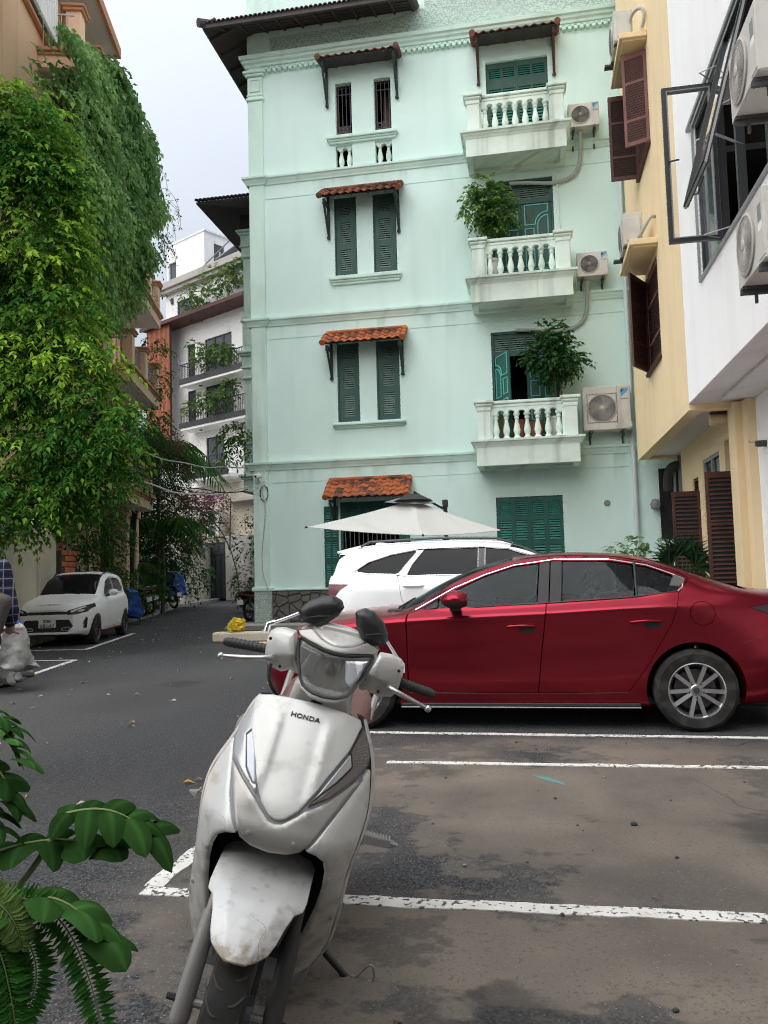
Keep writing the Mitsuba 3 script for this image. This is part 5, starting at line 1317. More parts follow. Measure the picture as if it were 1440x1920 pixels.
# ---------------------------------------------------------------- white hatchback on the left, front to the camera
def hatch():
    cv = [
        ([(-.55, 0), (3.08, 0)], [(-.55, .34), (-.3, .22), (2.6, .2), (3.08, .26)]),
        ([(-.55, .55), (-.3, .66), (.2, .70), (2.2, .70), (2.7, .66), (2.95, .56), (3.08, .42)], [(-.55, .34), (-.3, .22), (2.6, .2), (3.08, .26)]),
        ([(-.55, .64), (-.3, .76), (.2, .78), (2.2, .78), (2.7, .75), (2.95, .64), (3.08, .48)], [(-.55, .46), (-.3, .38), (2.6, .36), (3.08, .38)]),
        ([(-.55, .67), (-.3, .78), (.2, .80), (2.2, .80), (2.7, .77), (2.92, .66), (3.08, .50)], [(-.55, .68), (0, .62), (2.4, .60), (3.08, .52)]),
        ([(-.55, .64), (-.3, .75), (.2, .78), (2.2, .78), (2.7, .75), (2.92, .64), (3.08, .48)], [(-.55, .88), (0, .90), (1.5, .84), (2.4, .78), (3.08, .66)]),
        ([(-.55, .60), (-.3, .69), (.2, .72), (1.8, .735), (2.4, .70), (2.8, .60), (3.0, .50), (3.08, .42)], [(-.55, .97), (0, 1.0), (1.0, .955), (1.8, .925), (2.3, .90), (2.75, .83), (3.0, .76), (3.08, .70)]),
        ([(-.55, .56), (-.4, .57), (.2, .565), (1.0, .56), (1.5, .60), (1.9, .66), (2.3, .62), (2.8, .50), (3.08, .34)], [(-.55, 1.02), (-.47, 1.20), (-.36, 1.34), (.0, 1.40), (.6, 1.42), (1.0, 1.39), (1.3, 1.30), (1.7, 1.10), (1.92, .985), (2.3, .93), (2.75, .865), (3.0, .79), (3.08, .72)]),
        ([(-.55, .35), (.5, .36), (1.6, .40), (2.6, .35), (3.08, .2)], [(-.55, 1.03), (-.47, 1.24), (-.36, 1.40), (.0, 1.465), (.6, 1.48), (1.0, 1.44), (1.3, 1.345), (1.7, 1.135), (1.92, 1.01), (2.3, .96), (2.75, .895), (3.0, .815), (3.08, .735)]),
        ([(-.55, 0), (3.08, 0)], [(-.55, 1.03), (-.47, 1.245), (-.36, 1.41), (.0, 1.475), (.6, 1.49), (1.0, 1.45), (1.3, 1.36), (1.7, 1.15), (1.92, 1.02), (2.3, .97), (2.75, .905), (3.0, .825), (3.08, .74)])]
    B = CarBody(cv, -.55, 3.08, 100, 6)
    hd = math.degrees(math.atan2(-.966, .257))
    ax = np.array([-9.44, 17.62]); hv = np.array([.257, -.966]); lv = np.array([.966, .257])
    o = ax - lv * .72
    car = thing('white_hatchback', 'small white hatchback parked on the left with its nose to the lane', 'car', TR(o[0], o[1], 0) @ RO([0, 0, 1], hd))
    m = B.man
    for x in (0, 2.4):
        m = m - (m3.Manifold.cylinder(2.4, .335, .335, 56, True).rotate([90, 0, 0]).translate([x, 0, .295]) - m3.Manifold.cube([1.0, .9, 1.2], True).translate([x, 0, .3]))
    ps = []
    w1 = smooth_poly([(1.62, .985), (1.40, 1.13), (1.14, 1.28), (.86, 1.345), (.74, 1.35), (.74, .985)], .02)
    w2 = smooth_poly([(.68, 1.35), (.2, 1.335), (-.02, 1.27), (-.18, 1.08), (-.10, 1.035), (.68, .99)], .02)
    bp = sg.Polygon([(.735, 1.36), (.685, 1.36), (.685, .98), (.735, .98)])
    for s in (1, -1):
        y0, y1 = (.35, 1.1) if s > 0 else (-1.1, -.35)
        for nm, pg, mt, oo in (('window_glass', w1, 'm_glass_dark', .010), ('window_glass', w2, 'm_glass_dark', .010), ('pillar_trim', bp, 'm_black_plastic', .006)):
            ps.append((nm, m.translate([0, -s * oo, 0]) ^ prism_y(pg, y0, y1), mt))
        m = m - prism_y(shapely.union_all([w1, w2, bp]), y0, y1)
    wsc = prism_y(sg.Polygon([(1.90, 1.0), (1.82, .85), (.95, 1.2), (1.06, 1.6), (2.0, 1.4)]), -.60, .60) ^ to_man(extr(sg.Polygon([(2.0, -.62), (1.0, -.52), (1.0, .52), (2.0, .62)]), .7, 1.7, 'z'))
    ps.append(('windscreen', m.translate([0, 0, -.010]) ^ wsc, 'm_glass_dark')); m = m - wsc
    rwc = prism_y(sg.Polygon([(-.7, 1.05), (-.7, 1.36), (-.3, 1.36), (-.4, 1.05)]), -.5, .5)
    ps.append(('rear_window', m.translate([.01, 0, 0]) ^ rwc, 'm_glass_dark')); m = m - rwc
    # front: lamps, slim grille, wide lower mouth, corner slots (outlines in y, z, cut backwards from the nose)
    Y_ = lambda pts, mir=False: sg.Polygon([((-1 if mir else 1) * a, b) for a, b in pts])
    for mir in (False, True):
        g = Y_([(.34, .655), (.40, .715), (.55, .765), (.78, .84), (.80, .80), (.70, .68), (.52, .635), (.40, .635)], mir).buffer(0)
        c = prism_x(g, 2.45, 3.2)
        ps.append(('headlight', m.translate([-.008, 0, 0]) ^ c, 'm_black_gloss')); m = m - prism_x(g.buffer(.004), 2.45, 3.2)
        led = Y_([(.44, .70), (.66, .79), (.68, .775), (.46, .68)], mir)
        ps.append(('lamp_strip', B.man.translate([.004, 0, 0]) ^ prism_x(led, 2.5, 3.2) - B.man.translate([-.02, 0, 0]), 'm_lens_led'))
        proj = Y_([(.56, .70), (.60, .725), (.66, .73), (.66, .70), (.60, .68)], mir)
        ps.append(('lamp_lens', B.man.translate([.002, 0, 0]) ^ prism_x(proj, 2.5, 3.2) - B.man.translate([-.02, 0, 0]), 'm_lamp_clear'))
        sl = Y_([(.645, .36), (.70, .36), (.715, .56), (.69, .58), (.655, .50)], mir).buffer(.0)
        c = prism_x(sl, 2.4, 3.2)
        ps.append(('corner_slot', m.translate([-.02, 0, 0]) ^ c, 'm_black_plastic')); m = m - c
    gr = sg.Polygon([(-.36, .64), (.36, .64), (.36, .69), (.30, .70), (-.30, .70), (-.36, .69)])
    c = prism_x(gr, 2.6, 3.2)
    ps.append(('grille', m.translate([-.014, 0, 0]) ^ c, 'm_black_gloss')); m = m - c
    for mir in (1, -1):
        st = sg.Polygon([(mir * .10, .652), (mir * .33, .652), (mir * .33, .668), (mir * .10, .668)])
        ps.append(('grille_strip', B.man.translate([-.004, 0, 0]) ^ prism_x(st, 2.7, 3.2) - B.man.translate([-.013, 0, 0]), 'm_tail_red'))
    mo = rpoly([(-.50, .42), (-.42, .54), (.42, .54), (.50, .42), (.40, .30), (-.40, .30)], .02)
    c = prism_x(mo, 2.55, 3.2)
    ps.append(('lower_mouth', m.translate([-.035, 0, 0]) ^ c, 'm_black_plastic')); m = m - c
    for mir in (1, -1):
        fg = rpoly([(mir * .26, .33), (mir * .28, .385), (mir * .42, .40), (mir * .45, .345), (mir * .40, .32)], .01)
        ps.append(('fog_lamp_trim', (B.man.translate([-.012, 0, 0]) ^ prism_x(fg.difference(fg.buffer(-.014)), 2.6, 3.2)) - B.man.translate([-.04, 0, 0]), 'm_alloy'))
    for k in range(3):
        z = .36 + .055 * k
        ps.append(('mouth_bar', (B.man.translate([-.024, 0, 0]) ^ prism_x(sg.box(-.40, z, .40, z + .014), 2.6, 3.2)) - B.man.translate([-.05, 0, 0]), 'm_black_gloss'))
    lip = sg.Polygon([(-.62, .215), (.62, .215), (.66, .25), (-.66, .25)])
    ps.append(('bumper_lip', (B.man.translate([.012, 0, 0]) ^ prism_x(lip, 2.5, 3.2)) - B.man.translate([-.02, 0, 0]), 'm_alloy'))
    for nm, pg in (('front_door', sg.Polygon([(1.66, .30), (1.70, .9), (1.66, .97), (1.4, 1.15), (1.13, 1.30), (.86, 1.37), (.705, 1.375), (.70, .30)])), ('rear_door', sg.Polygon([(.695, .30), (.70, 1.375), (.2, 1.36), (-.04, 1.29), (-.21, 1.08), (-.12, .85), (.12, .66), (.34, .45), (.36, .30)]))):
        for s in (1, -1):
            y0, y1 = (.5, 1.1) if s > 0 else (-1.1, -.5)
            ps.append((nm, m ^ prism_y(pg.buffer(-.003), y0, y1), 'm_white_paint')); m = m - prism_y(pg.buffer(.003), y0, y1)
    part(car, 'body', from_man(m), 'm_white_paint', smooth=SM)
    for nm, mm, mt in ps:
        v = from_man(mm)
        if len(v[1]): part(car, nm, v, mt, smooth=SM)
    part(car, 'bonnet_line', tube([(3.0 - .03 * abs(y) - .35 * y * y, y, .835 - .06 * y * y * 2.2) for y in np.linspace(-.5, .5, 11)], .004, 5), 'm_black_plastic')
    pl = part(car, 'number_plate', mv(box(-.165, .165, 0, .012, -.085, .085, .01), TR(3.075, 0, .47) @ RO([0, 0, 1], 90) @ RO([1, 0, 0], 0)), 'm_plate', label='white two line number plate')
    for t, z in (('30K', .487), ('682.47', .40)):
        tm = meshkit_text(t, .058)
        wd = np.ptp(tm[0][:, 0])
        tm = mv(tm, SC(.27 / max(wd, .27) if wd > .27 else 1.0, 1, 1)); wd = np.ptp(tm[0][:, 0])
        part(pl, 'lettering', mv(tm, TR(3.090, -wd / 2, z) @ np.array([[0, 0, 1, 0], [1, 0, 0, 0], [0, 1, 0, 0], [0, 0, 0, 1.0]])), 'm_dark_print')
    t2 = meshkit_text('KIA', .032)
    part(car, 'badge', mv(t2, TR(3.068, -np.ptp(t2[0][:, 0]) / 2, .725) @ RO([0, 1, 0], -18) @ np.array([[0, 0, 1, 0], [1, 0, 0, 0], [0, 1, 0, 0], [0, 0, 0, 1.0]])), 'm_alloy')
    for s in (1, -1):
        part(car, 'roof_rail', tube([(-.2, s * .52, 1.41), (-.1, s * .52, 1.45), (.6, s * .515, 1.475), (.92, s * .51, 1.445), (1.02, s * .51, 1.40)], .013, 8), 'm_black_plastic')
        part(car, 'mirror_shell', from_man(m3.Manifold.sphere(1.0, 28).scale([.07, .11, .07]).translate([1.55, s * .90, 1.03])), 'm_white_paint', smooth=40)
        part(car, 'mirror_stalk', tube([(1.56, s * .74, .96), (1.55, s * .82, .98)], .025, 8), 'm_black_plastic')
        part(car, 'window_line', tube(line_on(B, [(1.66, .97), (.7, .975), (-.1, 1.02)], s, .002), .006, 6), 'm_black_plastic')
        part(car, 'sill_strip', box(.36, 2.02, s * .68, s * .79, .22, .28, .015), 'm_tail_red')
        for x in (.78, -.05):
            y = B.y(x + .08, .84)
            part(car, 'door_handle', tube([(x, s * (y - .004), .85), (x + .02, s * (y + .025), .85), (x + .13, s * (y + .025), .85), (x + .15, s * (y - .004), .85)], .011, 8), 'm_white_paint', smooth=50)
        for x in (0, 2.4):
            wheel(car, 'wheel', x, s * .70, .288, .175, .205, None, 5, 'm_alloy_dark', s, True)
    part(car, 'wiper', tube([(1.93, .3, 1.015), (1.87, -.1, 1.05), (1.84, -.35, 1.06)], .008, 6), 'm_black_plastic')
    part(car, 'windscreen_sticker', mv(box(-.04, .04, -.001, .001, -.03, .03), TR(1.12, -.35, 1.405) @ RO([0, 1, 0], 62) @ RO([0, 0, 1], 90)), 'm_plate')
    return car


hatch()
# ================================================================ the scooter in front (local: x forward, y its left, z up; leaning on its side stand)
def scooter_frame():
    hd, ln, s = math.radians(-81), math.radians(15.5), .968
    h = np.array([math.cos(hd), math.sin(hd), 0]); l0 = np.array([-h[1], h[0], 0])
    M = np.eye(4)
    M[:3, 0], M[:3, 1], M[:3, 2] = h * s, (l0 * math.cos(ln) - np.array([0, 0, math.sin(ln)])) * s, (np.array([0, 0, math.cos(ln)]) + l0 * math.sin(ln)) * s
    M[:3, 3] = -.844, 2.013, .042
    return M


sk = thing('scooter', 'white scratched scooter leaning on its side stand in the foreground', 'scooter', scooter_frame())
XS = PchipInterpolator([-.1, .1, .2, .3, .4, .5, .58, .65, .70, .80, .90, .99, 1.1], [-.34, -.30, -.24, -.165, -.095, -.03, .012, .03, .012, -.042, -.10, -.165, -.27])


def apron_x(y, z):
    a = np.abs(y)
    ridge = .010 * np.exp(-((a - .075) / .014) ** 2) * np.clip((z - .70) / .1, 0, 1) * np.clip((.96 - z) / .05, 0, 1)
    return XS(z) - 1.15 * y * y - 5.5 * np.maximum(a - .1, 0) ** 2 + ridge


def apron(extra=0.0):
    def fn(y, z, off):
        x = apron_x(y, z)
        e = 2e-3
        n = np.stack([np.ones_like(y), -(apron_x(y + e, z) - apron_x(y - e, z)) / (2 * e), -(apron_x(y, z + e) - apron_x(y, z - e)) / (2 * e)], -1)
        n /= np.linalg.norm(n, axis=1, keepdims=True)
        return np.stack([x, y, z], -1) + n * (off + extra)[:, None] if np.ndim(off) else np.stack([x, y, z], -1) + n * (off + extra)
    return fn


def sym(half):
    h = np.array(half, float)
    m = h[::-1] * [-1, 1]
    keep = [p for p in m if abs(p[0]) > 1e-9]
    return sg.Polygon(np.vstack([h, keep])).buffer(0)


def flip(pts):
    return [(-a, b) for a, b in pts]


S_ = 40
shield = sym([(0, .982), (.06, .980), (.11, .975), (.148, .964), (.156, .950), (.138, .886), (.094, .808), (.064, .752), (.047, .727), (.018, .704), (0, .700)]).buffer(-.004).buffer(.0072, quad_segs=4)
part(sk, 'apron_base', panel(sym([(0, .978), (.148, .962), (.176, .915), (.188, .872), (.208, .82), (.232, .74), (.232, .64), (.17, .62), (.128, .628), (.09, .640), (.05, .625), (0, .620)]).buffer(-.006), apron(-.004), .012, .006, .001), 'm_grey_plastic')
part(sk, 'front_shield', panel(shield, apron(.006), .011, .014, .004), 'm_pearl', smooth=S_)
trim = sg.Polygon([(0, .690), (.017, .693), (.05, .717), (.066, .732), (.118, .760), (.186, .818), (.192, .806), (.140, .722), (.104, .662), (.084, .634), (.05, .620), (0, .614), (-.05, .620), (-.084, .634), (-.098, .655), (-.130, .714), (-.171, .790), (-.168, .797), (-.104, .756), (-.066, .731), (-.05, .717), (-.017, .693)]).buffer(0)
part(sk, 'lower_trim', panel(trim, apron(.004), .011, .014, .009), 'm_silver_paint', smooth=S_)
lens = [(.161, .966), (.190, .914), (.208, .873), (.208, .846), (.192, .824), (.122, .766), (.068, .738), (.072, .752), (.100, .806), (.145, .886), (.164, .948)]
led = [(.150, .876), (.160, .846), (.128, .806), (.086, .764), (.078, .757), (.086, .772), (.108, .810), (.146, .879)]
lens_r = [(-.150, .966), (-.172, .920), (-.186, .869), (-.182, .828), (-.170, .803), (-.104, .762), (-.068, .738), (-.074, .760), (-.112, .846), (-.140, .910), (-.150, .948)]
led_r = [(-.148, .862), (-.126, .890), (-.106, .826), (-.082, .766), (-.090, .766), (-.118, .792)]
for s in (1, -1):
    L = lens if s > 0 else lens_r; D = led if s > 0 else led_r
    LP = sg.Polygon(L).buffer(-.0025)
    lk = part(sk, 'signal_lens', panel(LP.difference(sg.Polygon(D).buffer(.002)), apron(.003), .008, .012, .004), 'm_lens_grey' if s < 0 else 'm_lens_smoke', smooth=S_, label='clear front signal lens' if s < 0 else 'smoky front signal lens')
    part(lk, 'lamp_bar', panel(sg.Polygon(D).buffer(-.001), apron(.0045), .008, .012, .003), 'm_lens_led' if s < 0 else 'm_lens_grey', smooth=S_)
    for k in range(13):
        t = k / 13
        a, b = np.array([.168, .955]) * (1 - t) + np.array([.200, .842]) * t, np.array([.152, .935]) * (1 - t) + np.array([.165, .845]) * t
        pts = np.array([a * (1 - q) + b * q for q in np.linspace(0, 1, 5)]); pts[:, 0] *= s
        if LP.buffer(-.004).contains(sg.LineString(pts)):
            part(lk, 'lens_rib', tube(apron(.0035)(pts[:, 0], pts[:, 1], 0.0), .0016, 5), 'm_lens_grey')
    side = [(.2125, .872), (.226, .82), (.238, .76), (.242, .71), (.234, .64), (.224, .56), (.226, .42), (.224, .30), (.210, .235), (.186, .192), (.140, .166), (.106, .164), (.098, .19), (.112, .26), (.140, .345), (.160, .45), (.166, .52), (.163, .575), (.152, .605), (.128, .625), (.090, .637), (.108, .662), (.144, .722), (.197, .808), (.2115, .845)]
    side_r = [(-.188, .868), (-.206, .82), (-.228, .765), (-.243, .71)] + flip(side)[4:-2] + [(-.172, .798), (-.184, .828)]
    sp = sg.Polygon(side if s > 0 else side_r).buffer(-.0018).buffer(-.006).buffer(.006)
    part(sk, 'leg_shield', panel(sp, apron(.0), .012, .012, .010), 'm_pearl', smooth=S_)
    # rounded outer flank going back from the shield's edge
    e = np.array([(.166, .968), (.192, .915), (.2115, .872), (.227, .82), (.240, .75), (.243, .71), (.236, .64), (.226, .56), (.227, .42), (.225, .30), (.212, .235), (.188, .19), (.140, .164)])
    if s < 0: e[:5] = [(.150, .968), (.174, .918), (.188, .868), (.207, .815), (.230, .76)]
    e = spline(e, 40)
    rows = []
    for q, (dx, dy) in enumerate([(-.006, -.006), (-.014, -.001), (-.04, .004), (-.09, .0), (-.15, -.012), (-.20, -.03)]):
        fade = np.clip((e[:, 1] - .15) / .25, .55, 1) * np.clip((1.0 - e[:, 1]) / .12, .35, 1)
        rows.append(np.stack([apron_x(e[:, 0], e[:, 1]) + dx * fade, s * (e[:, 0] + dy), e[:, 1]], -1))
    v, f = grid_mesh(np.array(rows))
    part(sk, 'shield_flank', (v, f if s < 0 else f[:, ::-1]), 'm_pearl', smooth=True)
# letters on the shield
tm = meshkit_text('HONDA', .0105)
w_ = np.ptp(tm[0][:, 0])
v = tm[0].copy(); v[:, 0] = (v[:, 0] - v[:, 0].min()) * (.084 / w_) - .042
yy, zz = v[:, 0], .938 + v[:, 1] + .002
p3 = apron(.006)(yy, zz, np.zeros(len(v))) + np.stack([.0015 + v[:, 2] * 1.0, 0 * yy, 0 * yy], -1)
part(sk, 'lettering', (p3, tm[1]), 'm_dark_print')
# dark wheel well, inner shield, floor, seat and tail
well = sg.Polygon([(-.17, .64), (.17, .64), (.19, .45), (.15, .2), (-.15, .2), (-.19, .45)])
part(sk, 'wheel_well', panel(well, lambda y, z, o: np.stack([-.305 + 0 * y + o, y, z], -1), .05, .01, .004), 'm_black_plastic')
for s in (1, -1):
    P = np.array([[(apron_x(np.array([a]), np.array([b]))[0] - .008, s * a, b), (-.31, s * (a + .012), b)] for a, b in [(.098, .19), (.112, .26), (.140, .345), (.160, .45), (.166, .52), (.163, .575), (.152, .605), (.128, .625), (.09, .637), (.0, .63)]])
    part(sk, 'well_wall', grid_mesh(P), 'm_black_plastic', smooth=True)
part(sk, 'inner_shield', rhull([(-.30, .12, .93, .03), (-.34, .19, .84, .03), (-.36, .20, .60, .03), (-.40, .17, .28, .03)]), 'm_silver_paint', smooth=40)
part(sk, 'floor', rhull([(-.38, .17, .24, .03), (-.80, .17, .25, .03), (-.42, .14, .12, .04), (-.85, .14, .12, .04)]), 'm_grey_plastic', smooth=40)
part(sk, 'tail_body', rhull([(-.78, .13, .30, .04), (-.76, .12, .64, .05), (-1.0, .17, .66, .05), (-1.5, .11, .78, .04), (-1.55, .07, .70, .04), (-1.2, .17, .45, .05)]), 'm_pearl', smooth=40)
part(sk, 'seat', rhull([(-.76, .08, .74, .05), (-.95, .13, .78, .05), (-1.2, .14, .83, .05), (-1.42, .10, .86, .05), (-.8, .10, .69, .03), (-1.45, .10, .80, .03)]), 'm_seat', smooth=40)
for s in (1, -1):
    part(sk, 'grab_rail', tube(spline([(-1.1, s * .18, .80), (-1.35, s * .19, .90), (-1.58, s * .12, .93), (-1.62, 0, .93)], 14), .014, 8), 'm_silver_paint', smooth=40)
# wheels
def tyre(x, z, R, w):
    wk = part(sk, 'wheel', lathe([(R - .075, -w * .36), (R - .06, -w * .44), (R - .035, -w * .5), (R - .012, -w * .42), (R - .003, -w * .22), (R, 0), (R - .003, w * .22), (R - .012, w * .42), (R - .035, w * .5), (R - .06, w * .44), (R - .075, w * .36)], 72, 'y'), 'm_rubber', TR(x, 0, z), smooth=45)
    part(wk, 'rim', lathe([(R - .06, -w * .40), (R - .08, -w * .30), (R - .09, 0), (R - .08, w * .30), (R - .06, w * .40)], 48, 'y'), 'm_alloy_dark', TR(x, 0, z), smooth=40)
    part(wk, 'hub', lathe([(0, -.06), (.05, -.06), (.05, .06), (0, .06)], 20, 'y'), 'm_alloy_dark', TR(x, 0, z))
    for k in range(6):
        part(wk, 'spoke', box(.04, R - .08, -.014, .014, -.016, .016, .004), 'm_alloy_dark', TR(x, 0, z) @ RO([0, 1, 0], 60 * k))
    return wk


fw = tyre(0.0, .19, .235, .105); tyre(-1.26, .19, .235, .11)
for k in range(26):
    a = 2 * math.pi * k / 26
    for s in (1, -1):
        pts = []
        for q in np.linspace(0, 1, 7):
            yv = s * (.010 + .036 * q); aa = a + s * .06 + .16 * q - .05 * math.sin(q * 3)
            Rr = np.interp(abs(yv), [0, .023, .044, .0525], [.2353, .2325, .2235, .203]) + .0006
            pts.append((Rr * math.cos(aa), yv, .19 + Rr * math.sin(aa)))
        part(fw, 'tread_groove', tube(pts, [.001, .0026, .003, .003, .003, .0026, .001], 5), 'm_mortar')
for s in (1, -1):
    fk = part(sk, 'fork_leg', tube([(-.115, s * .112, .55), (-.065, s * .115, .40), (-.06, s * .115, .395), (.012, s * .119, .150), (.017, s * .119, .135)], [.017, .017, .024, .027, .022], 16), 'm_fork' if s < 0 else 'm_fork_dark', smooth=50)
    part(fk, 'axle_nut', mv(lathe([(0, -.018), (.014, -.018), (.014, .0), (.009, .0), (.008, .022), (0, .022)], 6, 'y'), TR(.0, s * .145, .188) @ SC(1, s, 1)), 'm_black_metal')
part(sk, 'axle', lathe([(0, -.12), (.012, -.12), (.012, .12), (0, .12)], 10, 'y'), 'm_fork', TR(0, 0, .188))
# fender
FX = PchipInterpolator([.36, .405, .455, .50, .535, .56, .576, .60], [.217, .200, .150, .080, .0, -.08, -.14, -.22])


def fender_fn(extra=0.0):
    def fx(y, z):
        a = np.abs(y)
        return FX(z) - .10 * a - .62 * np.maximum(a - (.030 + .06 * np.clip((z - .41) / .16, 0, 1)), 0) - .5 * np.maximum(a - .108, 0)
    def fn(y, z, off):
        e = 2e-3
        n = np.stack([np.ones_like(y), -(fx(y + e, z) - fx(y - e, z)) / (2 * e), -(fx(y, z + e) - fx(y, z - e)) / (2 * e)], -1)
        n /= np.linalg.norm(n, axis=1, keepdims=True)
        return np.stack([fx(y, z), y, z], -1) + n * (off + extra)[:, None] if np.ndim(off) else np.stack([fx(y, z), y, z], -1) + n * (off + extra)
    return fn


fen = sym([(0, .577), (.06, .578), (.112, .568), (.131, .555), (.134, .505), (.130, .492), (.110, .490), (.097, .470), (.086, .442), (.074, .424), (.052, .4125), (.026, .4075), (0, .4070)]).buffer(-.0015).buffer(.0015, quad_segs=3)
part(sk, 'front_fender', panel(fen, fender_fn(), .006, .008, .004), 'm_pearl_fender', smooth=22, label='scratched front fender with a dirty tip')
fs = []
for s in (1, -1):
    e = np.array([(.131, .55), (.133, .512), (.112, .497), (.098, .472), (.086, .442)])
    P = np.array([[fender_fn()(np.array([a]), np.array([b]), 0.0)[0] * [1, s, 1], fender_fn()(np.array([a]), np.array([b]), 0.0)[0] * [1, s, 1] + [-.12, 0, -.06]] for a, b in e])
    fs.append(grid_mesh(P))
part(sk, 'fender_side', cat(fs), 'm_black_plastic')
# head: lamp, trim, covers (turned a little to its left: centre at y .032)
yc = .032


def plate_fn(x0, kz=0.0, ky=0.0, y0=.0, dome=0.0, z0=1.1, wq=.1, kz2=0.0):
    def X(y, z):
        a = np.abs(y - yc)
        return x0 - kz * (z - z0) - kz2 * np.maximum(z - z0, 0) ** 2 - ky * np.maximum(a - y0, 0) - dome * (y - yc) ** 2
    def fn(y, z, off):
        e = 2e-3
        n = np.stack([np.ones_like(y), -(X(y + e, z) - X(y - e, z)) / (2 * e), -(X(y, z + e) - X(y, z - e)) / (2 * e)], -1)
        n /= np.linalg.norm(n, axis=1, keepdims=True)
        o = np.asarray(off)
        return np.stack([X(y, z), y, z], -1) + n * (o[:, None] if o.ndim else o)
    return fn


def symc(h):
    return sa.translate(sym(h), yc, 0)


LH = symc([(0, 1.132), (.03, 1.134), (.065, 1.140), (.112, 1.151), (.108, 1.128), (.096, 1.095), (.078, 1.052), (.064, 1.034), (.035, 1.023), (0, 1.020)]).buffer(-.004).buffer(.004)
for s in (1, -1):
    part(sk, 'side_reflector', panel(sa.translate(sg.Polygon([(s * .035, 1.122), (s * .10, 1.138), (s * .088, 1.085), (s * .07, 1.05), (s * .05, 1.06)]), yc, 0), lambda y, z, o: np.stack([-.205 + .5 * np.abs(y - yc) + o, y, z], -1), .008, .004, .002), 'm_lamp_clear', smooth=S_)
for y, z, x in ((yc - .15, 1.055, -.225), (yc + .15, 1.055, -.225), (yc - .195, 1.13, -.21), (yc + .195, 1.13, -.21)):
    part(sk, 'screw', mv(lathe([(0, .003), (.004, .003), (.005, 0), (0, 0)], 10, 'x'), TR(x + .012, y, z)), 'm_black_metal')
for y, z in ((.17, .56), (-.17, .56), (.205, .40), (-.205, .40), (.06, .655), (-.06, .655)):
    p_ = apron(.012 if abs(y) < .1 else .002)(np.array([y]), np.array([z]), np.zeros(1))[0]
    part(sk, 'screw', mv(lathe([(0, .003), (.005, .0025), (.006, 0), (0, -.006)], 10, 'x'), TR(*p_)), 'm_grey_plastic')
hlk = part(sk, 'headlight', panel(LH, plate_fn(-.150, .35, 0, 0, 2.2, 1.09), .008, .03, .006), 'm_headlens', smooth=S_, label='hazed headlight lens')
part(hlk, 'reflector', panel(LH.buffer(-.010), plate_fn(-.200, .2, 0, 0, -2.5, 1.09), .01, .01, .003), 'm_reflector', smooth=S_)
part(hlk, 'bulb_cover', mv(lathe([(0, .03), (.012, .027), (.017, .012), (.018, 0), (0, 0)], 16, 'x'), TR(-.20, yc, 1.085)), 'm_lens_smoke')
for k in np.linspace(-.06, .06, 5):
    part(hlk, 'reflector_rib', box(-.200, -.197, yc + k - .002, yc + k + .002, 1.05, 1.12, .001), 'm_lens_smoke')
part(sk, 'headlight_frame', panel(LH.buffer(.007).difference(LH.buffer(.0006)), plate_fn(-.152, .35, 0, 0, 2.2, 1.09), .008, .02, .002), 'm_black_plastic', smooth=S_)
part(sk, 'lower_lip', panel(symc([(0, 1.016), (.036, 1.019), (.066, 1.030), (.08, 1.048), (.086, 1.044), (.070, 1.022), (.04, 1.006), (0, 1.003)]), plate_fn(-.158, .35, 0, 0, 2.2, 1.09), .008, .03, .005), 'm_pearl', smooth=S_)
band = symc([(0, 1.156), (.022, 1.158), (.05, 1.166), (.086, 1.186), (.126, 1.172), (.116, 1.158), (.066, 1.148), (.03, 1.141), (0, 1.139)])
part(sk, 'brow_trim', panel(band, plate_fn(-.150, .55, 0, 0, 2.2, 1.09), .008, .02, .005), 'm_silver_paint', smooth=S_)
top = symc([(0, 1.214), (.04, 1.211), (.08, 1.203), (.11, 1.190), (.126, 1.176), (.088, 1.190), (.052, 1.170), (.022, 1.162), (0, 1.160)])
part(sk, 'upper_cover', panel(top, plate_fn(-.163, 1.6, 0, 0, 2.6, 1.145, .1, 9.0), .008, .02, .006), 'm_pearl', smooth=S_)
part(sk, 'upper_cover', rhull([(-.30, .10, 1.155, .02), (-.27, .05, 1.195, .015), (-.38, .06, 1.165, .02), (-.30, .12, 1.09, .02), (-.36, .08, 1.06, .02)]), 'm_pearl', TR(0, yc, 0), smooth=40, label='rear half of the handlebar cover')
cov = [(.086, 1.044), (.104, 1.088), (.119, 1.138), (.126, 1.168), (.168, 1.168), (.196, 1.160), (.208, 1.146), (.212, 1.118), (.208, 1.066), (.196, 1.036), (.152, 1.026), (.120, 1.046), (.100, 1.036)]
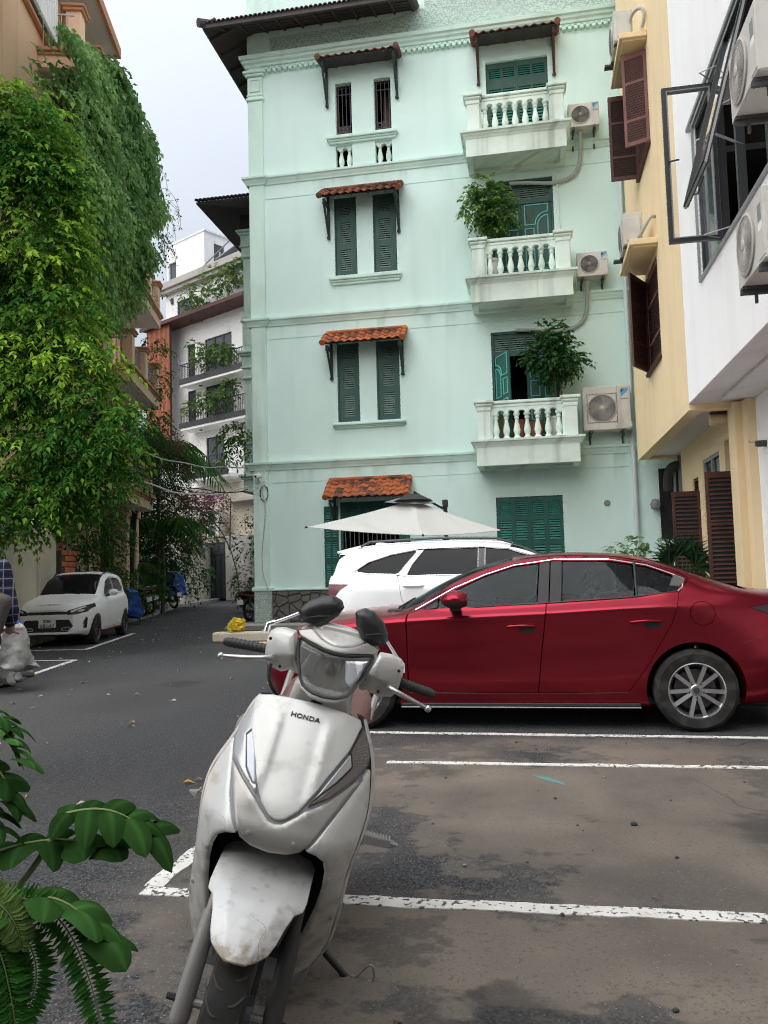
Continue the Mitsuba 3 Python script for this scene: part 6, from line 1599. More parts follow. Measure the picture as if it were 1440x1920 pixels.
for s in (1, -1):
    cp = sa.translate(sg.Polygon(cov if s > 0 else flip(cov)), yc, 0).buffer(-.002).buffer(-.006).buffer(.006)
    def cf(y, z, off, s=s):
        a = np.abs(y - yc)
        zc = 1.105 + .0 * a
        X = lambda a, z: -.162 - .30 * np.maximum(a - .09, 0) - 2.2 * np.maximum(a - .10, 0) ** 2 - 5.0 * (z - 1.125) ** 2 - .75 * np.maximum(1.098 - .28 * (a - .13) - z, 0)
        o = np.asarray(off)
        return np.stack([X(a, z) + o, y, z], -1)
    part(sk, 'handle_cover', panel(cp, cf, .007, .06, .012), 'm_pearl', smooth=24)
    xg = -.275
    g = part(sk, 'handlebar_grip', tube([(xg, s * .19 + yc * .5, 1.088), (xg - .01, s * .215 + yc, 1.086), (xg - .02, s * .32 + yc * .6, 1.076), (xg - .021, s * .332 + yc * .6, 1.075)], [.013, .0145, .0145, .011], 14), 'm_black_plastic', smooth=40)
    for k in range(9):
        t = k / 8
        q = np.array([xg - .01 - .01 * t, s * (.215 + .095 * t) + yc * (1 - .35 * t), 1.086 - .009 * t])
        part(g, 'grip_rib', mv(lathe([(.014, -.003), (.0162, -.0015), (.0162, .0015), (.014, .003)], 14, 'y'), TR(*q)), 'm_black_plastic')
    P = spline([(xg + .05, s * .17 + yc, 1.078), (xg + .075, s * .215 + yc, 1.066), (xg + .06, s * .27 + yc * .8, 1.052), (xg + .045, s * .318 + yc * .6, 1.040)], 16)
    lv = part(sk, 'brake_lever', tube(P, np.interp(np.linspace(0, 1, 16), [0, .15, .9, 1], [.010, .0085, .006, .006]), 10), 'm_lever', smooth=40)
    part(lv, 'ball_end', mv(lathe([(0, -.011), (.008, -.008), (.011, 0), (.008, .008), (0, .011)], 12), TR(*P[-1])), 'm_lever', smooth=True)
# mirrors
for s, out, stem in ((-1, [(-.109, 1.229), (-.090, 1.258), (-.051, 1.284), (-.018, 1.293), (.010, 1.284), (.021, 1.264), (.009, 1.234), (-.020, 1.205), (-.049, 1.192), (-.081, 1.194), (-.101, 1.207)], [(-.25, -.104, 1.219), (-.262, -.150, 1.186), (-.265, -.188, 1.163), (-.265, -.188, 1.14)]),
                     (1, [(.058, 1.262), (.083, 1.279), (.112, 1.276), (.150, 1.252), (.170, 1.220), (.176, 1.195), (.160, 1.181), (.130, 1.175), (.095, 1.187), (.070, 1.222)], [(-.25, .172, 1.20), (-.258, .205, 1.168), (-.262, .232, 1.142), (-.262, .238, 1.12)])):
    g = sg.Polygon(out).buffer(-.008).buffer(.008)
    c = np.array(g.centroid.coords[0])
    def mf(y, z, off, c=c, g=g):
        d = np.array([g.exterior.distance(sg.Point(a, b)) for a, b in zip(y, z)])
        o = np.asarray(off)
        k = np.clip(d / .038, 0, 1)
        fold_ = .10 * np.abs((z - c[1]) - .35 * (y - c[0]) - .012)
        return np.stack([-.262 + .026 * np.sqrt(1 - (1 - k) ** 2) - fold_ * k + np.where(o < -.005, -.03, o) * 1, y, z], -1)
    mk = part(sk, 'mirror', panel(g, mf, .006, .012, .004), 'm_black_mirror', smooth=30)
    for q in range(5):
        a_ = c + np.array([-.034 + .012 * q, -.030 + .004 * q]); b_ = c + np.array([.004 + .010 * q, -.014 + .002 * q])
        pr = np.array([a_ * (1 - w) + b_ * w for w in np.linspace(0, 1, 5)])
        if g.buffer(-.008).contains(sg.LineString(pr)): part(mk, 'rib', tube(mf(pr[:, 0], pr[:, 1], np.full(5, .0005)), .0012, 5), 'm_black_plastic')
    part(mk, 'mirror_glass', panel(g.buffer(-.006), lambda y, z, o: np.stack([-.294 - o * 0 + o, y, z], -1), .02, .003, .001), 'm_chrome')
    part(mk, 'stem', tube(spline(stem[:3], 8), .0055, 10), 'm_chrome', smooth=40)
    a, b = np.array(stem[1]) * .45 + np.array(stem[2]) * .55, np.array(stem[2])
    part(mk, 'stem_socket', tube([a, b, np.array(stem[3])], [.009, .010, .011], 10), 'm_chrome', smooth=40)
part(sk, 'neck', rhull([(-.22, .055, 1.02, .03), (-.25, .065, .95, .03), (-.33, .06, 1.02, .03), (-.36, .07, .92, .03)]), 'm_pearl', TR(0, .02, 0), smooth=40)
part(sk, 'horn', box(-.19, -.165, .0, .032, .985, 1.003, .003), 'm_black_plastic')
part(sk, 'cable', tube(spline([(-.25, -.15, 1.05), (-.23, -.13, .99), (-.25, -.09, .955), (-.28, -.05, .93)], 12), .005, 6), 'm_cable')
# foot pegs and stand
for s in (1, -1):
    pg = part(sk, 'footpeg', from_man(m3.Manifold.hull_points([(-.72, s * .25, .452), (-.78, s * .25, .452), (-.72, s * .25, .482), (-.78, s * .25, .482), (-.72, s * .355, .459), (-.77, s * .355, .459), (-.72, s * .355, .477), (-.77, s * .355, .477), (-.735, s * .385, .472), (-.76, s * .385, .472)])), 'm_fork')
    part(pg, 'peg_bracket', tube([(-.78, s * .14, .30), (-.76, s * .20, .38), (-.75, s * .255, .462)], .016, 8), 'm_black_metal')
    for k in range(9):
        part(pg, 'peg_rib', box(-.775, -.72, -.003, .003, 0, .005), 'm_fork', TR(0, s * (.262 + .011 * k), .480))
sd = part(sk, 'side_stand', tube([(-.60, .13, .16), (-.63, .22, .105), (-.65, .318, .030), (-.655, .325, .024)], [.013, .012, .011, .008], 10), 'm_black_metal', smooth=40)
part(sd, 'foot', from_man(m3.Manifold.hull_points([(-.67, .30, .030), (-.62, .30, .030), (-.67, .37, .048), (-.62, .37, .048), (-.67, .31, .040), (-.62, .36, .055), (-.645, .385, .055)])), 'm_black_metal')
part(sd, 'hook', tube(spline([(-.64, .325, .05), (-.62, .36, .085), (-.60, .385, .115), (-.60, .395, .10), (-.61, .385, .06)], 14), .004, 6), 'm_fork')
part(sk, 'engine', rhull([(-.80, .07, .22, .05), (-1.2, .08, .22, .06), (-.85, .06, .12, .04), (-1.2, .09, .12, .04)]), 'm_black_plastic', smooth=40)
part(sk, 'exhaust', tube([(-.9, -.12, .14), (-1.1, -.17, .17), (-1.5, -.19, .25)], [.02, .05, .055], 12), 'm_black_metal', smooth=40)
# ================================================================ far white apartment house at the end of the lane
def frame2(P, ex, ey):
    M = np.eye(4); M[:2, 0] = ex; M[:2, 1] = ey; M[:2, 3] = P
    return M


WM = frame2((-21.13, 44.21), np.array([.867, -.498]), np.array([.498, .867]))
ap = thing('apartment_house', 'narrow white apartment house with planted balconies at the lane end', 'apartment house', WM)
wins = [rect(4.15, 12.3, 6.5, 14.6), rect(2.55, 12.3, 3.25, 14.6), rect(4.2, 9.75, 6.6, 11.9), rect(2.55, 9.75, 3.3, 11.9), rect(4.2, 6.85, 5.75, 9.0), rect(1.6, 16.2, 3.0, 17.4)]
part(ap, 'wall', cat([extr(rect(0, 0, 9, 15.8).difference(shapely.union_all(wins)), 0, .25), extr(rect(.5, 15.8, 9, 18.2).difference(wins[-1]), 0, .25), box(0, .25, .25, 9, 0, 15.8), box(8.7, 9, .25, 9, 0, 18)]), 'm_render')
part(ap, 'wall', cat([box(-.1, 9, -.05, -.003, 0, 6.3)]), 'm_cream', label='stained cream lower wall')
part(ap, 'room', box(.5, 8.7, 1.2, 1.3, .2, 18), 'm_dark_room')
part(ap, 'parapet_slab', cat([box(-.05, 9.2, -.5, .3, 18.2, 18.6, .02), box(.2, 9, -.35, .0, 18.0, 18.2)]), 'm_concrete')
part(ap, 'roof_block', cat([extr(rect(.2, 18.6, 3.8, 21.15).difference(shapely.union_all([rect(.35, 19.0, 1.1, 20.1)])), .3, .5), box(3.6, 3.8, .5, 4.6, 18.6, 21.15), box(.2, .4, .5, 4.6, 18.6, 21.15), box(.1, 3.9, .25, 4.7, 21.15, 21.25)]), 'm_render', label='white block on the roof')
part(ap, 'roof_window', box(.35, 1.1, .42, .46, 19.0, 20.1), 'm_glass_apart'); part(ap, 'roof_window', box(3.79, 3.82, 1.0, 1.7, 19.3, 20.6), 'm_glass_apart')
part(ap, 'roof_shed', cat([slab3([(3.9, 1.0, 19.6), (9, 1.0, 20.6), (9, 4, 20.6), (3.9, 4, 19.6)], .06)]), 'm_zinc'); part(ap, 'roof_rail', tube([(3.8, .2, 19.0), (5.5, .2, 19.6), (9, .2, 20.9)], .04, 6), 'm_grey_metal')
part(ap, 'shed_post', cat([tube([(x, 1.1, 18.6), (x, 1.1, 20.0)], .05, 6) for x in (4.2, 6.5)]), 'm_grey_metal')
part(ap, 'eave', cat([box(-.3, 9, -1.25, .0, 15.75, 15.85), box(-.32, 9, -1.3, -1.2, 15.7, 15.9)]), 'm_brown_wood')
for x in np.arange(.05, 2.3, .125):
    part(ap, 'timber_slat', UNITBOX, 'm_wood_slat', TR(x + .045, -1.02, 12.3) @ SC(.085, .06, 6.8))
part(ap, 'slat_backing', box(0, 2.3, -.98, -.9, 8.9, 15.7), 'm_brown_wood')
for wx0, wx1, z0, z1 in ((4.15, 6.5, 12.3, 14.6), (2.55, 3.25, 12.3, 14.6), (4.2, 6.6, 9.75, 11.9), (2.55, 3.3, 9.75, 11.9), (4.2, 5.75, 6.85, 9.0), (1.6, 3.0, 16.2, 17.4)):
    n = max(1, int((wx1 - wx0) / .75))
    fr = rect(wx0, z0, wx1, z1)
    for k in range(n):
        a = wx0 + (wx1 - wx0) * k / n; b = wx0 + (wx1 - wx0) * (k + 1) / n
        fr = fr.difference(rect(a + .06, z0 + .06, b - .06, z1 - .06))
    wk = part(ap, 'window', extr(fr, .06, .14), 'm_black_metal')
    for k in range(n):
        a = wx0 + (wx1 - wx0) * k / n; b = wx0 + (wx1 - wx0) * (k + 1) / n
        part(wk, 'pane', box(a + .06, b - .06, .09, .10, z0 + .06, z1 - .06), 'm_glass_apart')
    if z0 > 9: part(wk, 'curtain', box(wx0 + .1, wx0 + .5, .3, .32, z0, z1), 'm_render')
for z, x0, x1 in ((12.1, 3.2, 8.9), (9.62, 3.2, 8.9), (6.72, 3.4, 7.3)):
    b = part(ap, 'balcony', cat([box(x0, x1, -1.0, 0, z - .22, z, .02)]), 'm_render')
    part(b, 'edge_band', cat([box(x0 - .02, x1, -1.06, -1.0, z - .08, z + .2), box(x0 - .05, x0, -1.06, 0, z - .08, z + .2)]), 'm_black_plastic')
    part(b, 'rail', cat([box(x0, x1, -1.03, -.99, z + 1.0, z + 1.05), box(x0 - .02, x0 + .02, -1.03, 0, z + 1.0, z + 1.05)]), 'm_black_metal')
    for x in np.arange(x0, x1, .14):
        part(b, 'rail_bar', UNITBOX, 'm_black_metal', TR(x, -1.01, z + .6) @ SC(.025, .025, .85))
    part(b, 'soffit_lamp', mv(lathe([(0, -.05), (.1, -.05), (.1, 0), (0, 0)], 10), TR(x0 + 1.2, -.5, z - .22)), 'm_black_plastic')
for x in (1.1, 2.9): part(ap, 'wall_lantern', box(x, x + .16, -.12, 0, 17.35, 17.7, .02), 'm_black_metal')
gt = thing('dark_gate', 'tall dark metal gate closing the end of the lane', 'gate', WM @ TR(0, -.6, 0))
part(gt, 'gate_leaf', box(4.0, 6.5, 0, .06, .12, 3.05), 'm_gate'); part(gt, 'frame', extr(frame_rect(3.95, .1, 6.55, 3.1, .09), -.03, .0), 'm_black_metal')
for k in range(5): part(gt, 'rib', box(4.3 + .45 * k, 4.34 + .45 * k, -.025, 0, .2, 2.4), 'm_black_metal')
part(gt, 'transom', box(4.0, 6.5, -.02, 0, 2.4, 2.46), 'm_black_metal')
part(gt, 'post', box(3.2, 3.9, -.2, .4, 0, 3.9, .03), 'm_concrete'); part(gt, 'post', box(6.6, 8.6, -.1, .4, 0, 3.4, .03), 'm_concrete'); part(gt, 'lamp', box(3.3, 3.75, -.3, .1, 3.9, 4.4, .05), 'm_plate')
for i, (x, z) in enumerate(((5.35, 3.35), (5.35, 4.15))):
    acunit('lane_end_air_conditioner', ('lower' if i == 0 else 'upper') + ' of two small air conditioners above the dark gate', WM @ TR(x, -.9, z), 1.0, .72, .4, 'air conditioners above the gate')
PM = frame2((-11.3, 17.5), np.array([-.266, .964]), np.array([-.964, -.266]))
cb = thing('cream_house', 'cream house wall behind the palms at the lane bend', 'house', PM)
part(cb, 'wall', cat([box(9.6, 20, 1.5, 4, 0, 7.5)]), 'm_cream')
for x in (11, 13.5, 16): part(cb, 'window', box(x, x + 1.1, 1.46, 1.5, 3.2, 5.0), 'm_glass_apart')
cw = thing('concrete_house', 'grey concrete house wall hung with air conditioners behind the gate', 'house', WM)
part(cw, 'wall', cat([box(6.6, 13, .3, 3, 0, 6.0), box(3.9, 6.6, .3, 3, 3.1, 6.5)]), 'm_concrete'); part(cw, 'canopy', box(6.4, 12, -.6, .3, 5.2, 5.35), 'm_concrete')

# ================================================================ peach house with stacked balconies, along the lane
ph = thing('peach_house', 'tall peach house with brown trimmed balconies behind the creeper', 'house', PM)
po = [rect(-1.9, 14.6, .4, 16.4), rect(4.6, .1, 6.3, 3.0), rect(6.4, 7.5, 7.6, 9.6), rect(6.4, 10.6, 7.6, 12.8), rect(1.5, 13.7, 2.9, 16.0), rect(-1.2, .1, 1.2, 2.8)]
part(ph, 'wall', cat([extr(sg.Polygon([(-6.5, 0), (9.2, 0), (9.2, 13.0), (2.9, 13.0), (2.9, 16.5), (-6.5, 16.5)]).difference(shapely.union_all(po)), 0, .3), box(-6.5, -6.2, .3, 9, 0, 16.5), box(8.9, 9.2, .3, 9, 0, 13)]), 'm_peach')
part(ph, 'room', box(-6, 2.8, 1.4, 1.5, 0, 16.4), 'm_dark_room')
part(ph, 'roof', cat([box(-1.6, 2.8, -1.0, .3, 16.36, 16.5), box(-1.7, 2.9, -1.08, -1.0, 16.26, 16.56), box(-1.7, -1.6, -1.0, .3, 16.26, 16.56), box(2.8, 2.9, -1.0, 6, 16.26, 16.56), box(-6.5, 2.9, 0, 9, 16.5, 16.6)]), 'm_peach_trim')
part(ph, 'roof_soffit', box(-1.6, 2.8, -1.0, .0, 16.3, 16.36), 'm_soffit')
for x in (.85, 2.3): part(ph, 'pilaster', box(x, x + .6, -.12, 0, 13.6, 16.3, .02), 'm_peach_trim' if x < 1 else 'm_peach')
wk = part(ph, 'window', extr(frame_rect(-1.9, 14.6, .4, 16.4, .06), .05, .15), 'm_black_metal')
part(wk, 'grille', cat([tube([(x, .0, 14.6), (x, .0, 16.4)], .012, 5) for x in np.linspace(-1.8, .3, 14)] + [tube([(-1.9, 0, z), (.4, 0, z)], .012, 5) for z in np.linspace(14.8, 16.2, 6)]), 'm_black_metal'); part(wk, 'pane', box(-1.84, .34, .1, .11, 14.66, 16.34), 'm_glass_apart')
part(ph, 'window_ledge', box(-2.2, .9, -.12, 0, 14.4, 14.52, .02), 'm_peach_trim')
for z, x0, x1, deep, wall_h in ((3.55, -1.5, 7.7, 1.0, .95), (7.25, 4.6, 9.0, 1.0, 1.0), (10.2, 5.6, 9.0, 1.05, 1.0), (13.5, -.9, 2.6, 1.0, 1.0)):
    b = part(ph, 'balcony', cat([box(x0, x1, -deep, 0, z, z + .38, .01)]), 'm_peach')
    part(b, 'cornice', cat([box(x0 - .1, x1 + .1, -deep - .1, 0, z + .38, z + .48, .015), box(x0 - .05, x1 + .05, -deep - .05, 0, z + .30, z + .38, .02)]), 'm_peach_trim')
    part(b, 'soffit', box(x0 + .08, x1 - .08, -deep + .08, -.01, z - .02, z), 'm_soffit')
    for x in np.linspace(x0 + .2, x1 - .2, 3 if x1 - x0 < 5 else 4):
        part(b, 'post', cat([box(x - .18, x + .18, -deep, -deep + .36, z + .48, z + 1.45, .01)]), 'm_peach')
        part(b, 'post_cap', cat([box(x - .24, x + .24, -deep - .06, -deep + .42, z + 1.45, z + 1.53, .01), box(x - .28, x + .28, -deep - .1, -deep + .46, z + 1.53, z + 1.6, .015)]), 'm_peach_trim')
    part(b, 'railing', cat([box(x0, x1, -deep + .15, -deep + .19, z + 1.32, z + 1.36), box(x0, x1, -deep + .15, -deep + .19, z + .58, z + .61), box(x0, x0 + .04, -deep + .15, 0, z + 1.32, z + 1.36)] + [box(x, x + .02, -deep + .16, -deep + .18, z + .5, z + 1.34) for x in np.arange(x0 + .4, x1 - .4, .14)] + [box(x0, x0 + .02, y, y + .02, z + .5, z + 1.34) for y in np.arange(-deep + .3, 0, .14)]), 'm_grey_metal')
for x in (6.1, 7.5): part(ph, 'column', cat([box(x, x + .42, -.5, -.08, .0, 3.3, .02), box(x - .06, x + .48, -.56, -.02, 3.3, 3.55, .03), box(x - .05, x + .47, -.55, -.03, .0, .35, .02)]), 'm_peach')
part(ph, 'door_surround', extr(frame_rect(4.3, 0, 6.6, 3.4, .25), -.08, 0), 'm_peach')
dk = part(ph, 'door', extr(frame_rect(4.6, 0, 6.3, 3.0, .08).union(rect(4.6, 2.1, 6.3, 2.2)).union(rect(5.4, 0, 5.5, 3)), .1, .18), 'm_black_metal')
part(dk, 'pane', box(4.68, 6.22, .13, .14, .1, 2.95), 'm_glass_dark')
pw = thing('court_wall', 'cream plastered yard wall behind the white hatchback', 'wall', PM @ TR(0, -.55, 0))
part(pw, 'wall', extr(sg.Polygon([(-9, 0), (-1.15, 0), (-1.15, 2.15), (-1.5, 2.35), (-2.6, 2.45), (-9, 2.35)]), 0, .2), 'm_cream')
bp = part(pw, 'pier', box(-1.12, .12, -.1, .3, 0, 1.98), 'm_mortar', label='orange brick pier')
rb = RS(4)
BR = pm(box(-.19, .19, -.03, .06, -.055, .055, .006))
for j in range(15):
    for i in range(4):
        x = -1.12 + .2 + (.41 * i) - (.2 if j % 2 else 0)
        if x - .19 < -1.2 or x + .1 > .2: continue
        part(bp, 'brick', BR, 'm_brick', TR(x, -.1 + rb.uniform(-.012, .006), .12 + .13 * j) @ RO([0, 0, 1], rb.uniform(-1.5, 1.5)))
# low fence with bars between the peach house and the gate
fn = thing('garden_fence', 'pale low wall and vertical bar fence under the palms', 'fence', frame2((-14.2, 27.2), np.array([-.19, .982]), np.array([-.982, -.19])))
part(fn, 'base', box(0, 9, 0, .2, .1, .75), 'm_cream')
for k in range(45): part(fn, 'bar', UNITBOX, 'm_render', TR(.1 + .2 * k, .1, 1.4) @ SC(.05, .05, 1.4))
part(fn, 'rail', cat([box(0, 9, .07, .13, 2.0, 2.06), box(0, 9, .07, .13, 1.0, 1.06)]), 'm_render')
part(fn, 'post', box(9.0, 9.6, -.15, .4, 0, 3.2, .03), 'm_cream'); part(fn, 'post', box(-.4, 0, -.1, .3, 0, 2.9, .03), 'm_cream')
part(fn, 'wall', box(9.6, 15, 0, .25, 0, 2.9), 'm_cream')
# backdrop of houses closing the court behind the camera and beyond the lane (seen in reflections)
nb = thing('grey_house', 'plain rendered house behind the photographer', 'house', TR(0, -9.5, 0))
part(nb, 'wall', cat([box(-12, 16, -4, 0, 0, 10.5)]), 'm_backwall')
for x in np.arange(-11, 15, 2.6):
    for z in (1.0, 4.5, 8.0):
        wk = part(nb, 'window', box(x, x + 1.2, 0, .04, z, z + 1.8), 'm_glass_dark'); part(wk, 'frame', extr(frame_rect(x - .06, z - .06, x + 1.26, z + 1.86, .07), 0, .07), 'm_black_metal')
# ================================================================ plants
def leaf_cloud(cent, direc, size, col, seed, shape='diamond', fold=.35, normal=None, wid=.42):
    """One mesh of leaves: base points, directions, lengths and colours."""
    n = len(cent); r = RS(seed)
    d = direc / (np.linalg.norm(direc, axis=1, keepdims=True) + 1e-9)
    up = np.array([0, 0, 1.0]) + r.normal(0, .35, (n, 3)) if normal is None else normal
    s = np.cross(d, up); s /= np.linalg.norm(s, axis=1, keepdims=True) + 1e-9
    u = np.cross(s, d)
    L = np.asarray(size)[:, None]; W = L * wid
    t = np.array([0, .38, 1.0])
    b, m, tip = cent, cent + d * L * .40 - u * L * .02, cent + d * L - u * L * .16
    l, rr_ = cent + d * L * .38 + s * W * .5 + u * L * fold * .22, cent + d * L * .38 - s * W * .5 + u * L * fold * .22
    v = np.stack([b, l, m, rr_, tip], 1).reshape(-1, 3)
    f0 = np.array([[0, 2, 1], [0, 3, 2], [1, 2, 4], [2, 3, 4]])
    f = (f0[None] + 5 * np.arange(n)[:, None, None]).reshape(-1, 3)
    return v, f, np.repeat(np.clip(col, 0, 1), 5, 0)


def sprays(base, out, L, nleaf, lsize, c_old, c_new, seed, droop=.6, ylw=None, wid=.42):
    """Pinnate sprays: for each base point a rachis bending outwards and down with pairs of leaflets."""
    r = RS(seed); n = len(base)
    o = out / (np.linalg.norm(out, axis=1, keepdims=True) + 1e-9)
    s = np.cross(o, [0, 0, 1.0]); s /= np.linalg.norm(s, axis=1, keepdims=True) + 1e-9
    C, D, S, K = [], [], [], []
    L = np.broadcast_to(np.asarray(L, float), (n,)) * r.uniform(.75, 1.25, n)
    tone = r.rand(n) if ylw is None else ylw
    for k in range(nleaf):
        t = (k // 2 + 1) / (nleaf // 2 + .5)
        sg_ = 1 if k % 2 else -1
        p = base + o * (L * t)[:, None] + np.array([0, 0, -1.0]) * (droop * L * t * t)[:, None]
        ax = o + np.array([0, 0, -1.0]) * (2 * droop * t)
        ax /= np.linalg.norm(ax, axis=1, keepdims=True)
        d = ax * (.55 if k < nleaf - 1 else 1.2) + s * sg_ * (.85 if k < nleaf - 1 else 0) + r.normal(0, .18, (n, 3)) + [0, 0, -.18]
        C.append(p); D.append(d); S.append(lsize * r.uniform(.55, 1.3, n))
        w = np.clip(tone + r.normal(0, .12, n), 0, 1)[:, None]
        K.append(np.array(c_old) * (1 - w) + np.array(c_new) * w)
    return leaf_cloud(np.vstack(C), np.vstack(D), np.concatenate(S), np.vstack(K), seed + 1, wid=wid)


def blob_points(cs, rad, n, r, shell=.55, flat=1.0):
    """Random points in the outer shell of ellipsoids; returns points and outward directions."""
    cs, rad = np.asarray(cs, float), np.asarray(rad, float)
    if rad.ndim == 1: rad = np.repeat(rad[:, None], 3, 1)
    w = rad.prod(1) ** (2 / 3); k = r.choice(len(cs), n, p=w / w.sum())
    d = r.normal(size=(n, 3)); d /= np.linalg.norm(d, axis=1, keepdims=True)
    q = r.uniform(shell, 1.0, n) ** .6
    return cs[k] + d * rad[k] * q[:, None], d, q


def foliage(parent, name, pts, out, L, nleaf, ls, c0, c1, seed, droop, m='m_leaf', tone=None, kind='stuff', wid=.42):
    v, f, c = sprays(pts, out, L, nleaf, ls, c0, c1, seed, droop, tone, wid)
    return part(parent, name, (v, f), m, color=c, kind=kind)


# --- broad tree at the left edge, leaning into the picture
tr = thing('leafy_tree', 'bright green leafy tree overhanging the left edge of the court', 'tree')
r = RS(21)
cs, rd = [], []
TB = [(-8.55, 12.6, 8.9, .95), (-8.0, 12.6, 8.2, .8), (-8.9, 13.0, 8.0, 1.3), (-7.95, 12.6, 7.2, .8), (-8.4, 12.8, 6.6, 1.1), (-7.6, 12.5, 5.9, .75), (-8.2, 12.8, 5.5, 1.1), (-7.15, 12.4, 5.0, .65), (-7.7, 12.6, 4.55, 1.0), (-6.75, 12.3, 4.15, .55),
      (-7.25, 12.5, 3.6, .85), (-6.35, 12.3, 3.72, .42), (-8.2, 12.8, 3.6, 1.2), (-7.3, 12.4, 2.95, .6), (-8.0, 12.5, 2.7, .9), (-8.8, 12.6, 2.6, .9), (-6.8, 12.5, 3.1, .5), (-8.9, 12.5, 5.0, 1.2), (-9.2, 12.6, 6.8, 1.2), (-8.75, 12.8, 9.75, .9), (-9.3, 12.9, 10.0, 1.0), (-8.35, 12.6, 9.3, .75), (-7.95, 12.6, 8.55, .6)]
for x, y, z, q in TB:
    cs.append((x, y, z)); rd.append((q, q, q * .62))
cs = np.array(cs) - [.22, 0, 0]
pts, d, q = blob_points(cs, rd, 5000, r, .2)
cl = meshkit.fbm(pts * 1.15, 2, 8)
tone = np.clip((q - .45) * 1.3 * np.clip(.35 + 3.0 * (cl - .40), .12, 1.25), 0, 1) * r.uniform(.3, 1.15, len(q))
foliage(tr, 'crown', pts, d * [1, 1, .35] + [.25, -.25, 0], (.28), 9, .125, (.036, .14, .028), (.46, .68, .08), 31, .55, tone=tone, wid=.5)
part(tr, 'trunk', tube(spline([(-10.6, 12.4, 0), (-10.4, 12.3, 2.5), (-9.6, 12.5, 5.0), (-9.3, 12.7, 8.0)], 20), np.linspace(.24, .08, 20), 10), 'm_bark', smooth=40)
for k, (x, y, z, q_) in enumerate(TB):
    b0 = np.array([-9.6 - .3 * (z < 4.5), 12.5, min(max(z - .9, 2.2), 7.6)])
    part(tr, 'branch', tube(spline([b0, (b0 + [x, y, z]) / 2 + [0, 0, .15], (x, y, z)], 8), np.linspace(.05, .012, 8), 6), 'm_bark')
# --- creeper over the upper peach house
cr = thing('wall_creeper', 'dense hanging creeper covering the upper peach house', 'creeper', PM)
outl = sg.Polygon([(-3.4, 12.6), (-3.2, 13.1), (-1.6, 14.0), (-.5, 14.3), (.4, 14.9), (1.6, 15.4), (2.4, 15.7), (4.0, 15.6), (5.0, 15.5), (6.0, 15.2), (6.8, 14.8), (7.6, 14.6), (8.2, 14.2), (7.6, 13.5), (6.3, 12.9), (5.0, 12.2), (4.3, 11.4), (3.9, 10.2), (3.4, 9.2), (1.5, 8.1), (-1.0, 7.2), (-3.6, 6.8)])
n = 3600
q = np.stack([r.uniform(-3.6, 8.4, n * 3), r.uniform(6.8, 16, n * 3)], 1); q = q[shapely.contains_xy(outl, q[:, 0], q[:, 1])][:n]
bulge = 1.1 + 1.0 * (meshkit.fbm(np.column_stack([q * [.6, 1.1], np.zeros(len(q))]), 3, 5) - .4) - np.clip(.5 - np.array([outl.exterior.distance(sg.Point(p)) for p in q]), 0, .5) * 1.2
pts = np.column_stack([q[:, 0], -bulge - r.uniform(0, .22, len(q)), q[:, 1]])
out = np.column_stack([r.normal(0, .5, len(q)), -np.ones(len(q)), r.uniform(-.3, .5, len(q))])
v, f, c = sprays(pts, out, .34, 7, .19, (.085, .20, .07), (.34, .53, .19), 77, .85, np.clip(1.6 * (meshkit.fbm(pts * 1.3, 3, 6) - .2), 0, 1), .5)
part(cr, 'leaves', (v, f), 'm_leaf', color=c, kind='stuff')
P = []
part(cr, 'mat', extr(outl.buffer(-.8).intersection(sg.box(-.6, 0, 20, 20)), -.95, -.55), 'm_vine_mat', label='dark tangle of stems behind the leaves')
for k in range(16):
    a = np.array([r.uniform(6.2, 8.4), -1.3, r.uniform(12.5, 15.2)]); b = a + [r.uniform(.6, 1.6), r.uniform(-.5, .2), r.uniform(-.2, .7)]
    pts_ = spline([a, (a + b) / 2 + [0, 0, .3], b, b + [.15, 0, -.35]], 12)
    part(cr, 'tendril', tube(pts_, .008, 4), 'm_stem')
    P.append(pts_[3::2])
P = np.vstack(P)
v, f, c = sprays(P, r.normal(size=P.shape), .12, 4, .10, (.04, .08, .03), (.10, .16, .05), 79, .6)
part(cr, 'tendril_leaves', (v, f), 'm_leaf', color=c, kind='stuff')


def bush(name, label, cat_, blobs, n, L, nl, ls, c0, c1, seed, droop=.5, flat=.8, stems=None, flowers=None, M=None, group=None, m='m_leaf', wid=.45):
    b = thing(name, label, cat_, M, group)
    rr2 = RS(seed)
    bl = np.array(blobs, float)
    rad = np.stack([bl[:, 3], bl[:, 3], bl[:, 3] * flat], 1)
    pts, d, q = blob_points(bl[:, :3], rad, n, rr2, .15)
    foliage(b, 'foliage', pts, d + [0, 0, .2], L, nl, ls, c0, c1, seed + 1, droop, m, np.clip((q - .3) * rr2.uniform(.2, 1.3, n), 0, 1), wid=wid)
    for k, s_ in enumerate(stems or []):
        part(b, 'stem', tube(spline(s_, 8) if len(s_) > 2 else s_, np.linspace(.03, .015, 8 if len(s_) > 2 else 2), 6), 'm_bark')
    if flowers:
        fb, nf, col = flowers
        fb = np.array(fb, float)
        p, d, _ = blob_points(fb[:, :3], np.stack([fb[:, 3]] * 2 + [fb[:, 3] * .7], 1), nf, rr2, .5)
        v, f, c = leaf_cloud(p, rr2.normal(size=p.shape), rr2.uniform(.06, .12, nf), np.array(col) * rr2.uniform(.6, 1.3, (nf, 1)), seed + 3, wid=.8)
        part(b, 'flowers', (v, f), 'm_leaf', color=c, kind='stuff')
    return b


